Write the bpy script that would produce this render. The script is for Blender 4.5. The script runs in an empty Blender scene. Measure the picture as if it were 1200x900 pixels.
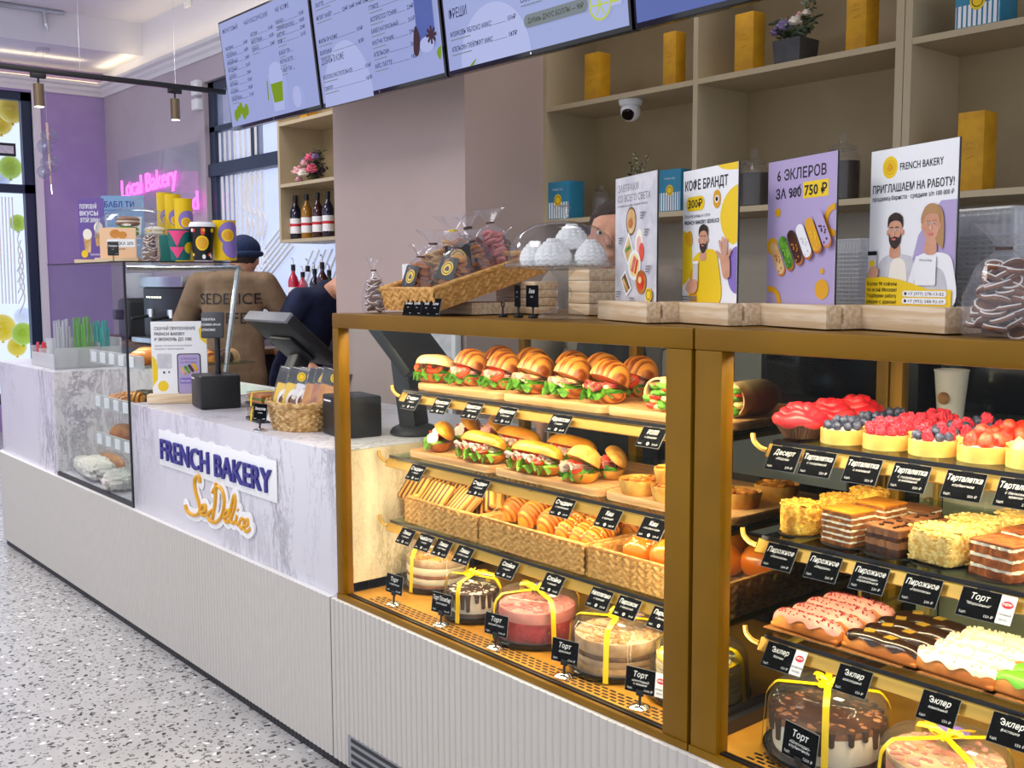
import bpy, bmesh, math, random
from mathutils import Vector, Matrix
random.seed(7)
PI = math.pi
scn = bpy.context.scene
COL = scn.collection
R = math.radians
def V(*a): return Vector(a)
def S2L(c):
    c = c / 255.0
    return c / 12.92 if c <= 0.04045 else ((c + 0.055) / 1.055) ** 2.4
def rgb(h):
    h = h.lstrip('#')
    return tuple(S2L(int(h[i:i + 2], 16)) for i in (0, 2, 4)) + (1.0,)

# ------------------------------------------------------------------ camera
FPX = 1233.0
YAW, PIT, ROL = R(40.1), math.atan((450 - 328.5) / FPX), R(0.25)
CF = Vector((-math.cos(YAW) * math.cos(PIT), math.sin(YAW) * math.cos(PIT), -math.sin(PIT)))
CR = Vector((math.sin(YAW), math.cos(YAW), 0))
CU = CR.cross(CF)
CR2 = math.cos(ROL) * CR - math.sin(ROL) * CU
CU2 = math.cos(ROL) * CU + math.sin(ROL) * CR
CPOS = Vector((0, 0, 1.4))
cd = bpy.data.cameras.new('camera'); cam = bpy.data.objects.new('camera', cd); COL.objects.link(cam)
cd.sensor_width = 36; cd.lens = 36 * FPX / 1200; cd.clip_start = 0.02; cd.clip_end = 200
M3 = Matrix((CR2, CU2, -CF)).transposed()
cam.matrix_world = Matrix.Translation(CPOS) @ M3.to_4x4()
scn.camera = cam
# survey helper: where the sight line through a photo point meets a real plane of the room
def ray(px, py): return CF + (px - 600) / FPX * CR2 + (450 - py) / FPX * CU2
def atY(px, py, y): d = ray(px, py); return CPOS + d * (y / d.y)
def atZ(px, py, z): d = ray(px, py); return CPOS + d * ((z - 1.4) / d.z)
def xAt(px, y, py=330): return atY(px, py, y).x

# ------------------------------------------------------------------ materials
MATS = {}
def nt(name):
    m = bpy.data.materials.new(name); m.use_nodes = True
    t = m.node_tree; t.nodes.clear()
    out = t.nodes.new('ShaderNodeOutputMaterial')
    return m, t, out
def mat(name, c1, c2=None, scale=30.0, rough=0.5, metal=0.0, bump=0.0, bscale=None, coat=0.0, spec=0.5, lo=0.4, hi=0.6, detail=3.0, sss=0.0, stretch=None, emis=None, es=0.0, trans=0.0):
    m, t, out = nt(name); n = t.nodes; l = t.links
    p = n.new('ShaderNodeBsdfPrincipled'); l.new(p.outputs[0], out.inputs[0])
    p.inputs['Base Color'].default_value = rgb(c1); p.inputs['Roughness'].default_value = rough
    p.inputs['Metallic'].default_value = metal; p.inputs['Coat Weight'].default_value = coat
    p.inputs['Specular IOR Level'].default_value = spec
    if sss: p.inputs['Subsurface Weight'].default_value = sss; p.inputs['Subsurface Radius'].default_value = (0.01, 0.006, 0.004)
    if emis: p.inputs['Emission Color'].default_value = rgb(emis); p.inputs['Emission Strength'].default_value = es
    if c2 or bump:
        tc = n.new('ShaderNodeTexCoord'); mp = n.new('ShaderNodeMapping'); l.new(tc.outputs['Object'], mp.inputs[0])
        if stretch: mp.inputs['Scale'].default_value = stretch
    if c2:
        nz = n.new('ShaderNodeTexNoise'); nz.inputs['Scale'].default_value = scale; nz.inputs['Detail'].default_value = detail
        l.new(mp.outputs[0], nz.inputs['Vector'])
        cr = n.new('ShaderNodeValToRGB'); cr.color_ramp.elements[0].position = lo; cr.color_ramp.elements[1].position = hi
        cr.color_ramp.elements[0].color = rgb(c1); cr.color_ramp.elements[1].color = rgb(c2)
        l.new(nz.outputs[0], cr.inputs[0]); l.new(cr.outputs[0], p.inputs['Base Color'])
    if bump:
        nb = n.new('ShaderNodeTexNoise'); nb.inputs['Scale'].default_value = bscale or scale; nb.inputs['Detail'].default_value = 4
        l.new(mp.outputs[0], nb.inputs['Vector'])
        b = n.new('ShaderNodeBump'); b.inputs['Strength'].default_value = bump; b.inputs['Distance'].default_value = 0.004
        l.new(nb.outputs[0], b.inputs['Height']); l.new(b.outputs[0], p.inputs['Normal'])
    MATS[name] = m
    return m
def emit(name, c, s):
    m, t, out = nt(name); e = t.nodes.new('ShaderNodeEmission'); e.inputs[0].default_value = rgb(c); e.inputs[1].default_value = s
    t.links.new(e.outputs[0], out.inputs[0]); MATS[name] = m; return m
def glass(name, tint='ffffff', ior=1.45, rough=0.02, body=0.0, bodyc='ffffff'):
    m, t, out = nt(name); n = t.nodes; l = t.links
    tr = n.new('ShaderNodeBsdfTransparent'); tr.inputs[0].default_value = rgb(tint)
    g = n.new('ShaderNodeBsdfGlossy'); g.inputs['Roughness'].default_value = rough
    lw = n.new('ShaderNodeLayerWeight'); lw.inputs[0].default_value = 0.5
    pw = n.new('ShaderNodeMath'); pw.operation = 'POWER'; pw.inputs[1].default_value = 5.0; l.new(lw.outputs['Facing'], pw.inputs[0])
    f0 = ((ior - 1) / (ior + 1)) ** 2
    fr = n.new('ShaderNodeMath'); fr.operation = 'MULTIPLY_ADD'; fr.inputs[1].default_value = 0.6; fr.inputs[2].default_value = f0; fr.use_clamp = True; l.new(pw.outputs[0], fr.inputs[0])
    mx = n.new('ShaderNodeMixShader'); l.new(fr.outputs[0], mx.inputs[0]); l.new(tr.outputs[0], mx.inputs[1]); l.new(g.outputs[0], mx.inputs[2])
    last = mx
    if body:
        d = n.new('ShaderNodeBsdfDiffuse'); d.inputs[0].default_value = rgb(bodyc)
        m2 = n.new('ShaderNodeMixShader'); m2.inputs[0].default_value = body
        l.new(mx.outputs[0], m2.inputs[1]); l.new(d.outputs[0], m2.inputs[2]); last = m2
    l.new(last.outputs[0], out.inputs[0]); MATS[name] = m; return m
def wave_mat(name, c1, c2, scale, direction='X', rough=0.5, distort=0.0, lo=0.3, hi=0.6, bump=0.0, stretch=None):
    m, t, out = nt(name); n = t.nodes; l = t.links
    p = n.new('ShaderNodeBsdfPrincipled'); l.new(p.outputs[0], out.inputs[0]); p.inputs['Roughness'].default_value = rough
    tc = n.new('ShaderNodeTexCoord'); w = n.new('ShaderNodeTexWave'); w.bands_direction = direction
    w.inputs['Scale'].default_value = scale; w.inputs['Distortion'].default_value = distort; w.inputs['Detail'].default_value = 2
    l.new(tc.outputs['Object'], w.inputs['Vector'])
    cr = n.new('ShaderNodeValToRGB'); cr.color_ramp.elements[0].position = lo; cr.color_ramp.elements[1].position = hi
    cr.color_ramp.elements[0].color = rgb(c1); cr.color_ramp.elements[1].color = rgb(c2)
    l.new(w.outputs[0], cr.inputs[0]); l.new(cr.outputs[0], p.inputs['Base Color'])
    if bump:
        b = n.new('ShaderNodeBump'); b.inputs['Strength'].default_value = bump; b.inputs['Distance'].default_value = 0.003
        l.new(w.outputs[0], b.inputs['Height']); l.new(b.outputs[0], p.inputs['Normal'])
    MATS[name] = m; return m
def marble(name, base, vein, veinw=0.03, scale=1.6, rough=0.25):
    m, t, out = nt(name); n = t.nodes; l = t.links
    p = n.new('ShaderNodeBsdfPrincipled'); l.new(p.outputs[0], out.inputs[0]); p.inputs['Roughness'].default_value = rough
    tc = n.new('ShaderNodeTexCoord'); mp = n.new('ShaderNodeMapping'); l.new(tc.outputs['Object'], mp.inputs[0])
    mp.inputs['Rotation'].default_value = (0, R(35), 0); mp.inputs['Scale'].default_value = (1, 1, 0.35)
    facs = []
    for sc, wdt in ((scale, veinw), (scale * 3.1, veinw * 0.7)):
        nz = n.new('ShaderNodeTexNoise'); nz.inputs['Scale'].default_value = sc * 2; nz.inputs['Detail'].default_value = 9; nz.inputs['Roughness'].default_value = 0.72
        nz.inputs['Distortion'].default_value = 0.5
        l.new(mp.outputs[0], nz.inputs['Vector'])
        s = n.new('ShaderNodeMath'); s.operation = 'SUBTRACT'; s.inputs[1].default_value = 0.5; l.new(nz.outputs[0], s.inputs[0])
        a = n.new('ShaderNodeMath'); a.operation = 'ABSOLUTE'; l.new(s.outputs[0], a.inputs[0])
        mr = n.new('ShaderNodeMapRange'); mr.inputs[1].default_value = 0; mr.inputs[2].default_value = wdt; mr.inputs[3].default_value = 0.75; mr.inputs[4].default_value = 0
        l.new(a.outputs[0], mr.inputs[0]); facs.append(mr)
    big = n.new('ShaderNodeTexNoise'); big.inputs['Scale'].default_value = scale * 1.5; big.inputs['Detail'].default_value = 2; l.new(mp.outputs[0], big.inputs['Vector'])
    br = n.new('ShaderNodeMapRange'); br.inputs[1].default_value = 0.42; br.inputs[2].default_value = 0.62; l.new(big.outputs[0], br.inputs[0])
    mx = n.new('ShaderNodeMath'); mx.operation = 'MAXIMUM'; l.new(facs[0].outputs[0], mx.inputs[0]); l.new(facs[1].outputs[0], mx.inputs[1])
    mu = n.new('ShaderNodeMath'); mu.operation = 'MULTIPLY'; l.new(mx.outputs[0], mu.inputs[0]); l.new(br.outputs[0], mu.inputs[1])
    mc = n.new('ShaderNodeMix'); mc.data_type = 'RGBA'; l.new(mu.outputs[0], mc.inputs[0])
    mc.inputs[6].default_value = rgb(base); mc.inputs[7].default_value = rgb(vein)
    l.new(mc.outputs[2], p.inputs['Base Color']); MATS[name] = m; return m
def terrazzo(name):
    m, t, out = nt(name); n = t.nodes; l = t.links
    p = n.new('ShaderNodeBsdfPrincipled'); l.new(p.outputs[0], out.inputs[0]); p.inputs['Roughness'].default_value = 0.32
    tc = n.new('ShaderNodeTexCoord'); prev = None
    base = n.new('ShaderNodeTexNoise'); base.inputs['Scale'].default_value = 6; l.new(tc.outputs['Object'], base.inputs['Vector'])
    cb = n.new('ShaderNodeValToRGB'); cb.color_ramp.elements[0].color = rgb('aeacab'); cb.color_ramp.elements[1].color = rgb('d2d0ce'); l.new(base.outputs[0], cb.inputs[0])
    prev = cb.outputs[0]
    for sc, th, c, off in ((38, 0.30, '3a3738', 0), (62, 0.30, '6d6a68', 3), (30, 0.24, '8c8987', 9), (24, 0.2, 'f6f5f2', 5)):
        mp = n.new('ShaderNodeMapping'); mp.inputs['Location'].default_value = (off, off * 0.7, 0); l.new(tc.outputs['Object'], mp.inputs[0])
        nz = n.new('ShaderNodeTexNoise'); nz.inputs['Scale'].default_value = sc * 1.2; nz.inputs['Detail'].default_value = 1
        l.new(mp.outputs[0], nz.inputs['Vector'])
        ad = n.new('ShaderNodeVectorMath'); ad.operation = 'MULTIPLY_ADD'; ad.inputs[1].default_value = (0.03, 0.03, 0.03)
        l.new(nz.outputs[1], ad.inputs[0]); l.new(mp.outputs[0], ad.inputs[2])
        vo = n.new('ShaderNodeTexVoronoi'); vo.inputs['Scale'].default_value = sc; l.new(ad.outputs[0], vo.inputs['Vector'])
        lt = n.new('ShaderNodeMath'); lt.operation = 'LESS_THAN'; lt.inputs[1].default_value = th; l.new(vo.outputs['Distance'], lt.inputs[0])
        sp = n.new('ShaderNodeSeparateColor'); l.new(vo.outputs['Color'], sp.inputs[0])
        l2 = n.new('ShaderNodeMath'); l2.operation = 'LESS_THAN'; l2.inputs[1].default_value = 0.62; l.new(sp.outputs[0], l2.inputs[0])
        mu = n.new('ShaderNodeMath'); mu.operation = 'MULTIPLY'; l.new(lt.outputs[0], mu.inputs[0]); l.new(l2.outputs[0], mu.inputs[1])
        mc = n.new('ShaderNodeMix'); mc.data_type = 'RGBA'; l.new(mu.outputs[0], mc.inputs[0]); l.new(prev, mc.inputs[6]); mc.inputs[7].default_value = rgb(c)
        prev = mc.outputs[2]
    l.new(prev, p.inputs['Base Color']); MATS[name] = m; return m

mat('brass', '8a6204', '7d5803', 3, rough=0.42, metal=0.3, spec=0.3)
mat('brass_rail', 'b08a3c', rough=0.35, metal=0.5)
mat('case_floor', 'e0a540', 'c98a2c', 7, rough=0.3, metal=0.25)
mat('black', '131316', rough=0.45); mat('black_gloss', '0c0d10', rough=0.12); mat('charcoal', '26272b', rough=0.5)
mat('navy', '121a38', '18224a', 9, rough=0.85); mat('cap_blue', '16264a', '1c3158', 60, rough=0.9)
mat('dark_grey', '3b3d42', rough=0.5); mat('grey', '8b8d92', rough=0.5); mat('steel', 'c9ccd2', rough=0.25, metal=0.9); mat('chrome', 'e4e6ea', rough=0.08, metal=1.0)
mat('white', 'eeeef0', rough=0.5); mat('off_white', 'dcd9d4', rough=0.6); mat('print_white', 'f2f2f4', rough=0.45)
mat('flute', 'c3beb7', rough=0.55); mat('flute_top', 'f3f1ee', rough=0.4)
marble('marble', 'dad7df', '6f6b78'); marble('marble_cream', 'd9cfb4', '8d7a4c', 0.02, 2.4)
terrazzo('terrazzo')
mat('wall_mauve', 'b5a8b2', 'baaeb6', 3, rough=0.7); mat('column_mauve', 'b7a39d', 'bca8a2', 2, rough=0.45)
mat('wall_purple', 'a48ec0', 'aa95c4', 4, rough=0.8); mat('ceiling_white', 'd8d7e2', rough=0.8); mat('cornice_white', 'e3e0e2', rough=0.6)
mat('bookcase', 'a08d6a', 'a69370', 4, rough=0.55); mat('bookcase_edge', 'b9a98a', rough=0.5)
mat('wall_beige', 'a39a8a', 'aba292', 3, rough=0.5)
mat('frame_blue', '1b2a44', rough=0.4); mat('panel_grey', 'b9b29c', rough=0.5); mat('panel_dark', '1d1c22', rough=0.35)
mat('wood_board', 'dba873', 'c98f58', 22, rough=0.5, stretch=(0.25, 3, 3)); mat('wood_pale', 'e9d4b5', 'd6b88f', 18, rough=0.55, stretch=(0.4, 6, 6)); mat('wood_dark', '5d3b20', '7a4f2c', 14, rough=0.5, stretch=(0.4, 5, 5))
mat('wicker', 'e2ac62', 'bf8a44', 60, rough=0.7, stretch=(1, 1, 3)); mat('wicker_pale', 'd8b680', 'a67d45', 55, rough=0.7, bump=0.5, bscale=140)
glass('glass', 'fafcfb', 1.13, 0.01); glass('glass_shelf', 'e6f3ee', 1.25, 0.02); glass('acrylic', 'f4f8fa', 1.3, 0.04, 0.06); glass('plastic_clear', 'f7f7f7', 1.45, 0.04, 0.04); glass('plastic_haze', 'eef0f2', 1.4, 0.1, 0.35, 'f4f5f7'); glass('cello', 'fbfbfd', 1.6, 0.10, 0.05, 'f4f6ff'); glass('window_glass', 'f0f5ff', 1.3, 0.01)
glass('globe_glass', 'f4f6f8', 1.6, 0.02, 0.02); glass('pendant_glass', 'dfe3ea', 2.0, 0.02, 0.08)
glass('lid', 'f6f4f0', 1.3, 0.03, 0.03, 'f3efe6')
mat('yellow', 'f0c800', rough=0.45); mat('yellow_box', 'd19a10', 'c08a0c', 14, rough=0.6); mat('ribbon', 'f2cf10', rough=0.35, spec=0.6); mat('yellow_print', 'f2cc12', rough=0.5)
mat('blue_box', '2f86a8', '297b9d', 8, rough=0.5); mat('blue_dark', '17506e', rough=0.5)
mat('lilac', 'b3a2cc', rough=0.5); mat('purple_print', '8a72c0', rough=0.5); mat('indigo', '332f86', rough=0.4); mat('gold_letter', 'e3a616', rough=0.35)
mat('print_black', '17171a', rough=0.5); mat('print_grey', '7a7a80', rough=0.5); mat('print_pale', 'd7d5da', 'c6c4cb', 25, rough=0.5)
mat('skin', 'd9a184', 'cf9576', 30, rough=0.55, sss=0.1); mat('skin_dark', 'a8705a', rough=0.55); mat('hair', '2a1d17', '3a2a20', 90, rough=0.7); mat('hair_blond', 'b58a5a', rough=0.6); mat('beard', '3a2a24', rough=0.7)
mat('shirt_brown', '8a7159', '7d654e', 12, rough=0.9, bump=0.3, bscale=25); mat('shirt_grey', '8e8478', '82786c', 10, rough=0.9, bump=0.3, bscale=20)
mat('chalk', '08090d', '0c0e14', 20, rough=0.8, spec=0.08); mat('chalk_text', 'f1f1f1', rough=0.6); mat('chalk_edge', '8b8d90', rough=0.5)
mat('red_print', 'd0202e', rough=0.5)
# food
mat('crust', 'd08432', 'a65616', 24, rough=0.45, bump=0.3, bscale=60, coat=0.15, lo=0.38, hi=0.68)
wave_mat('croissant', '7e3608', 'd98e3a', 17, 'X', rough=0.36, distort=4.5, lo=0.0, hi=0.7, bump=0.4)
mat('crumb', 'f0d9a4', 'e3c184', 40, rough=0.8, bump=0.4, bscale=90)
mat('bread_gold', 'e39f30', 'c67a1a', 14, rough=0.42, bump=0.2, bscale=70, coat=0.1); mat('bread_pale', 'e6c48f', 'c99a5a', 22, rough=0.6, bump=0.3, bscale=60)
wave_mat('grill', '4a1e08', 'd6983f', 14, 'X', rough=0.55, lo=0.30, hi=0.62, bump=0.4)
wave_mat('puff', 'b4540a', 'ee982c', 26, 'X', rough=0.5, distort=1.4, lo=0.1, hi=0.7, bump=0.3)
mat('bun', 'd9761c', 'c25f10', 10, rough=0.28, coat=0.3); mat('sesame', 'f3e3b8', rough=0.6)
mat('lettuce', '2d6c12', '64a42c', 45, rough=0.5, bump=0.5, bscale=90); mat('lettuce_pale', '9cc54a', '6aa52c', 40, rough=0.5)
mat('tomato', 'd8301c', 'e7502e', 40, rough=0.3); mat('ham', 'e8a59a', 'f4cfc4', 30, rough=0.45); mat('ham_red', 'c84a48', 'dd7a70', 40, rough=0.45); mat('cheese', 'f6e3a4', 'f0d480', 20, rough=0.5); mat('cream', 'f7f0e0', rough=0.6); mat('filling_dark', '5a3a20', '7c5a30', 40, rough=0.6)
mat('quiche_top', 'd78a2c', '8f3f14', 45, rough=0.5, bump=0.4, bscale=80); mat('pastry', 'e0aa50', 'c48732', 30, rough=0.65, bump=0.3, bscale=90)
mat('tart_crust', 'f0c874', 'e2b057', 30, rough=0.6, bump=0.2, bscale=100)
mat('blueberry', '2b3350', '55607c', 90, rough=0.5); mat('raspberry', 'd0203c', 'e24a60', 150, rough=0.45, bump=0.9, bscale=190); mat('strawberry', 'd92a1e', 'f0684c', 60, rough=0.35, bump=0.4, bscale=200)
mat('red_cream', 'e0202f', 'ee3d46', 30, rough=0.35); mat('choc_shell', '4a2416', rough=0.5)
mat('nut_crumb', 'f2c24e', 'c98324', 90, rough=0.75, bump=1.0, bscale=120); mat('napoleon_crumb', 'f2d387', 'd5a54e', 110, rough=0.8, bump=1.0, bscale=140)
mat('layer_pale', 'f0dca8', 'e3c27c', 60, rough=0.7); mat('layer_brown', 'a8642c', '8c4f20', 60, rough=0.7); mat('layer_cream', 'f6ecd2', rough=0.6); mat('caramel', 'd58a2c', 'c67920', 15, rough=0.3); mat('choc', '3a1d10', '4c2816', 30, rough=0.35); mat('choc_cream', '8c5632', '9c6640', 40, rough=0.5); mat('carrot', 'b0622c', '8a4318', 70, rough=0.75, bump=0.6, bscale=110)
mat('glaze_pink', 'df8f80', 'e8a294', 20, rough=0.35); mat('glaze_choc', '2c1a10', '382214', 12, rough=0.18, coat=0.3); mat('glaze_white', 'f6ecd8', 'efe0c4', 20, rough=0.35); mat('glaze_green', '6cb52c', rough=0.35); mat('choux', 'd9883a', 'bd6a20', 20, rough=0.5, bump=0.3, bscale=60); mat('sprinkle', '9c1f2c', rough=0.5); mat('gold_leaf', 'e2b13a', rough=0.3, metal=0.4); mat('pearl', 'f5e2b8', rough=0.35)
mat('meringue', 'fbf9f5', rough=0.6, sss=0.1); mat('red_velvet', 'a0101a', 'c22a34', 60, rough=0.75, bump=0.5, bscale=90); mat('pink_cream', 'd97f7c', 'e59a94', 12, rough=0.5); mat('sponge_tan', 'd9b07c', 'c08f58', 40, rough=0.7, bump=0.3, bscale=80); mat('cake_beige', 'd8bfa0', 'b08a62', 18, rough=0.6, bump=0.3, bscale=50)
mat('gingerbread', '8a5530', '6d3f22', 50, rough=0.6, bump=0.3, bscale=90); mat('icing', 'f5efe6', rough=0.5); mat('paper', 'd9c3a0', 'cbb089', 12, rough=0.8, bump=0.4, bscale=30); mat('paper_white', 'e3ddd6', 'd2cbc4', 10, rough=0.8, bump=0.5, bscale=25)

# ------------------------------------------------------------------ mesh builder
I4 = Matrix.Identity(4)
def TR(x=0, y=0, z=0, rx=0, ry=0, rz=0, s=1.0):
    m = Matrix.Translation((x, y, z)) @ Matrix.Rotation(rz, 4, 'Z') @ Matrix.Rotation(ry, 4, 'Y') @ Matrix.Rotation(rx, 4, 'X')
    sc = (s, s, s) if isinstance(s, (int, float)) else s
    return m @ Matrix.Diagonal((sc[0], sc[1], sc[2], 1))
_txt = {}
def text_geo(body, bold=0.0, res=2, shear=0.0):
    k = (body, bold, res, shear)
    if k in _txt: return _txt[k]
    if 'Э' in body and body != 'Э':      # set piecewise: this glyph is drawn as a mirrored twin
        i = body.index('Э'); vs, fs, x = [], [], 0.0
        for piece in (body[:i], 'Э', body[i + 1:]):
            if not piece.strip(): x += 0.3 * len(piece); continue
            v, f, w = text_geo(piece, bold, res, shear)
            if piece[0] == ' ': x += 0.3
            b = len(vs); vs += [(q[0] + w / 2 + x, q[1], 0) for q in v]; fs += [tuple(b + j for j in q) for q in f]
            x += w + 0.07 + (0.3 if piece[-1] == ' ' else 0)
        x -= 0.07; _txt[k] = ([(q[0] - x / 2, q[1], 0) for q in vs], fs, x); return _txt[k]
    mirror = body == 'Э'
    if mirror: body = 'Є'
    c = bpy.data.curves.new('t', 'FONT'); c.body = body; c.size = 1; c.resolution_u = res; c.offset = bold; c.shear = shear
    c.align_x = 'CENTER'; c.space_character = 1.0 + bold * 1.5
    o = bpy.data.objects.new('t', c); COL.objects.link(o)
    me = o.evaluated_get(bpy.context.evaluated_depsgraph_get()).to_mesh()
    vs = [tuple(v.co) for v in me.vertices]; fs = [tuple(p.vertices) for p in me.polygons]
    o.to_mesh_clear(); bpy.data.objects.remove(o); bpy.data.curves.remove(c)
    if not vs: vs, fs = [(0, 0, 0), (0, 0, 0), (0, 0, 0)], []
    x0 = min(v[0] for v in vs); x1 = max(v[0] for v in vs)
    vs = [(v[0] - (x0 + x1) / 2, v[1], 0) for v in vs]
    if mirror: vs = [(-v[0], v[1], 0) for v in vs]; fs = [tuple(reversed(f)) for f in fs]
    _txt[k] = (vs, fs, x1 - x0); return _txt[k]
def catmull(pts, n=8, closed=False):
    P = [Vector(p) for p in pts]; out = []
    m = len(P)
    for i in range(m if closed else m - 1):
        p0 = P[(i - 1) % m] if (closed or i > 0) else P[i]; p1 = P[i]; p2 = P[(i + 1) % m]; p3 = P[(i + 2) % m] if (closed or i + 2 < m) else P[(i + 1) % m]
        for k in range(n):
            t = k / n
            out.append(0.5 * ((2 * p1) + (p2 - p0) * t + (2 * p0 - 5 * p1 + 4 * p2 - p3) * t * t + (3 * p1 - p0 - 3 * p2 + p3) * t ** 3))
    if not closed: out.append(P[-1])
    return out
class MB:
    def __init__(self, *mats): self.v = []; self.f = []; self.m = []; self.mats = list(mats)
    def mi(self, name):
        if isinstance(name, int): return name
        if name not in self.mats: self.mats.append(name)
        return self.mats.index(name)
    def add(self, vs, fs, m=0, T=None):
        b = len(self.v); m = self.mi(m)
        if T is None: self.v += [tuple(v) for v in vs]
        else: self.v += [tuple(T @ Vector(v)) for v in vs]
        self.f += [tuple(b + i for i in f) for f in fs]; self.m += [m] * len(fs)
        return self
    def box(self, x0, x1, y0, y1, z0, z1, m=0, T=None):
        vs = [(x, y, z) for z in (z0, z1) for y in (y0, y1) for x in (x0, x1)]
        return self.add(vs, [(0, 2, 3, 1), (4, 5, 7, 6), (0, 1, 5, 4), (2, 6, 7, 3), (0, 4, 6, 2), (1, 3, 7, 5)], m, T)
    def rbox(self, x0, x1, y0, y1, z0, z1, r=0.005, m=0, T=None, seg=2):
        bm = bmesh.new(); bmesh.ops.create_cube(bm, size=1)
        for v in bm.verts: v.co = Vector(((x0 + x1) / 2 + v.co.x * (x1 - x0), (y0 + y1) / 2 + v.co.y * (y1 - y0), (z0 + z1) / 2 + v.co.z * (z1 - z0)))
        bmesh.ops.bevel(bm, geom=bm.edges[:], offset=r, segments=seg, affect='EDGES', profile=0.5)
        bm.verts.index_update()
        vs = [tuple(v.co) for v in bm.verts]; fs = [tuple(v.index for v in f.verts) for f in bm.faces]; bm.free()
        return self.add(vs, fs, m, T)
    def cyl(self, p0, p1, r0, r1=None, n=16, m=0, T=None, cap=True):
        p0, p1 = Vector(p0), Vector(p1); r1 = r0 if r1 is None else r1
        d = (p1 - p0).normalized(); a = d.orthogonal().normalized(); b = d.cross(a)
        vs = []
        for p, r in ((p0, r0), (p1, r1)):
            for i in range(n): t = 2 * PI * i / n; vs.append(p + (a * math.cos(t) + b * math.sin(t)) * r)
        fs = [(i, (i + 1) % n, n + (i + 1) % n, n + i) for i in range(n)]
        if cap: fs += [tuple(range(n - 1, -1, -1)), tuple(range(n, 2 * n))]
        return self.add(vs, fs, m, T)
    def tube(self, pts, r, n=8, m=0, T=None, closed=False, flat=1.0):
        P = [Vector(p) for p in pts]; k = len(P); vs = []; a = None
        for i, p in enumerate(P):
            d = (P[(i + 1) % k] - P[i - 1]) if (closed or 0 < i < k - 1) else (P[1] - P[0] if i == 0 else P[-1] - P[-2])
            d = d.normalized() if d.length > 1e-9 else Vector((1, 0, 0))
            a = d.orthogonal().normalized() if a is None else (a - d * a.dot(d)).normalized() if (a - d * a.dot(d)).length > 1e-6 else d.orthogonal().normalized()
            b = d.cross(a); rr = r[i] if isinstance(r, (list, tuple)) else r
            for j in range(n): t = 2 * PI * j / n; vs.append(p + (a * math.cos(t) + b * math.sin(t) * flat) * rr)
        fs = []
        for i in range(k if closed else k - 1):
            for j in range(n): fs.append((i * n + j, i * n + (j + 1) % n, ((i + 1) % k) * n + (j + 1) % n, ((i + 1) % k) * n + j))
        if not closed: fs += [tuple(range(n - 1, -1, -1)), tuple((k - 1) * n + j for j in range(n))]
        return self.add(vs, fs, m, T)
    def strip(self, pts, w, th=0.0012, m=0, T=None, up=None):
        # flat ribbon along pts; w = width, sideways direction = tangent x up
        P = [Vector(p) for p in pts]; k = len(P); vs = []
        for i, p in enumerate(P):
            d = (P[min(i + 1, k - 1)] - P[max(i - 1, 0)]).normalized()
            u = Vector(up) if up is not None else Vector((0, 0, 1))
            if callable(up): u = up(p)
            s = d.cross(u); s = s.normalized() if s.length > 1e-6 else d.orthogonal().normalized()
            nn = s.cross(d).normalized()
            for a, b in ((-1, -1), (1, -1), (1, 1), (-1, 1)): vs.append(p + s * (a * w / 2) + nn * (b * th / 2))
        fs = [(3, 2, 1, 0), tuple((k - 1) * 4 + j for j in range(4))]
        for i in range(k - 1):
            for j in range(4): fs.append((i * 4 + j, i * 4 + (j + 1) % 4, i * 4 + 4 + (j + 1) % 4, i * 4 + 4 + j))
        return self.add(vs, fs, m, T)
    def lathe(self, prof, n=24, m=0, T=None, rf=None, cap=True):
        vs = []; k = len(prof)
        for i, (r, z) in enumerate(prof):
            for j in range(n):
                t = 2 * PI * j / n; q = r * (rf(t, i / (k - 1)) if rf else 1.0); vs.append((q * math.cos(t), q * math.sin(t), z))
        fs = [(i * n + j, i * n + (j + 1) % n, (i + 1) * n + (j + 1) % n, (i + 1) * n + j) for i in range(k - 1) for j in range(n)]
        if cap:
            if prof[0][0] > 1e-6: fs.append(tuple(range(n - 1, -1, -1)))
            if prof[-1][0] > 1e-6: fs.append(tuple((k - 1) * n + j for j in range(n)))
        return self.add(vs, fs, m, T)
    def prism(self, poly, z0, z1, m=0, T=None):
        k = len(poly); vs = [(p[0], p[1], z0) for p in poly] + [(p[0], p[1], z1) for p in poly]
        fs = [tuple(range(k - 1, -1, -1)), tuple(range(k, 2 * k))] + [(i, (i + 1) % k, k + (i + 1) % k, k + i) for i in range(k)]
        return self.add(vs, fs, m, T)
    def ell(self, c, r, nu=16, nv=10, m=0, T=None, fn=None, e=1.0):
        c = Vector(c); r = (r, r, r) if isinstance(r, (int, float)) else r; vs = []
        sg = lambda x: math.copysign(abs(x) ** e, x)
        for i in range(nv + 1):
            ph = -PI / 2 + PI * i / nv
            for j in range(nu):
                th = 2 * PI * j / nu
                d = Vector((sg(math.cos(ph)) * sg(math.cos(th)), sg(math.cos(ph)) * sg(math.sin(th)), sg(math.sin(ph))))
                k = fn(d) if fn else 1.0
                vs.append((c.x + d.x * r[0] * k, c.y + d.y * r[1] * k, c.z + d.z * r[2] * k))
        fs = [(i * nu + j, i * nu + (j + 1) % nu, (i + 1) * nu + (j + 1) % nu, (i + 1) * nu + j) for i in range(nv) for j in range(nu)]
        return self.add(vs, fs, m, T)
    def sheet(self, nx, ny, fn, m=0, T=None):
        vs = [fn(i / nx, j / ny) for j in range(ny + 1) for i in range(nx + 1)]
        fs = [(j * (nx + 1) + i, j * (nx + 1) + i + 1, (j + 1) * (nx + 1) + i + 1, (j + 1) * (nx + 1) + i) for j in range(ny) for i in range(nx)]
        return self.add(vs, fs, m, T)
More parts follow.
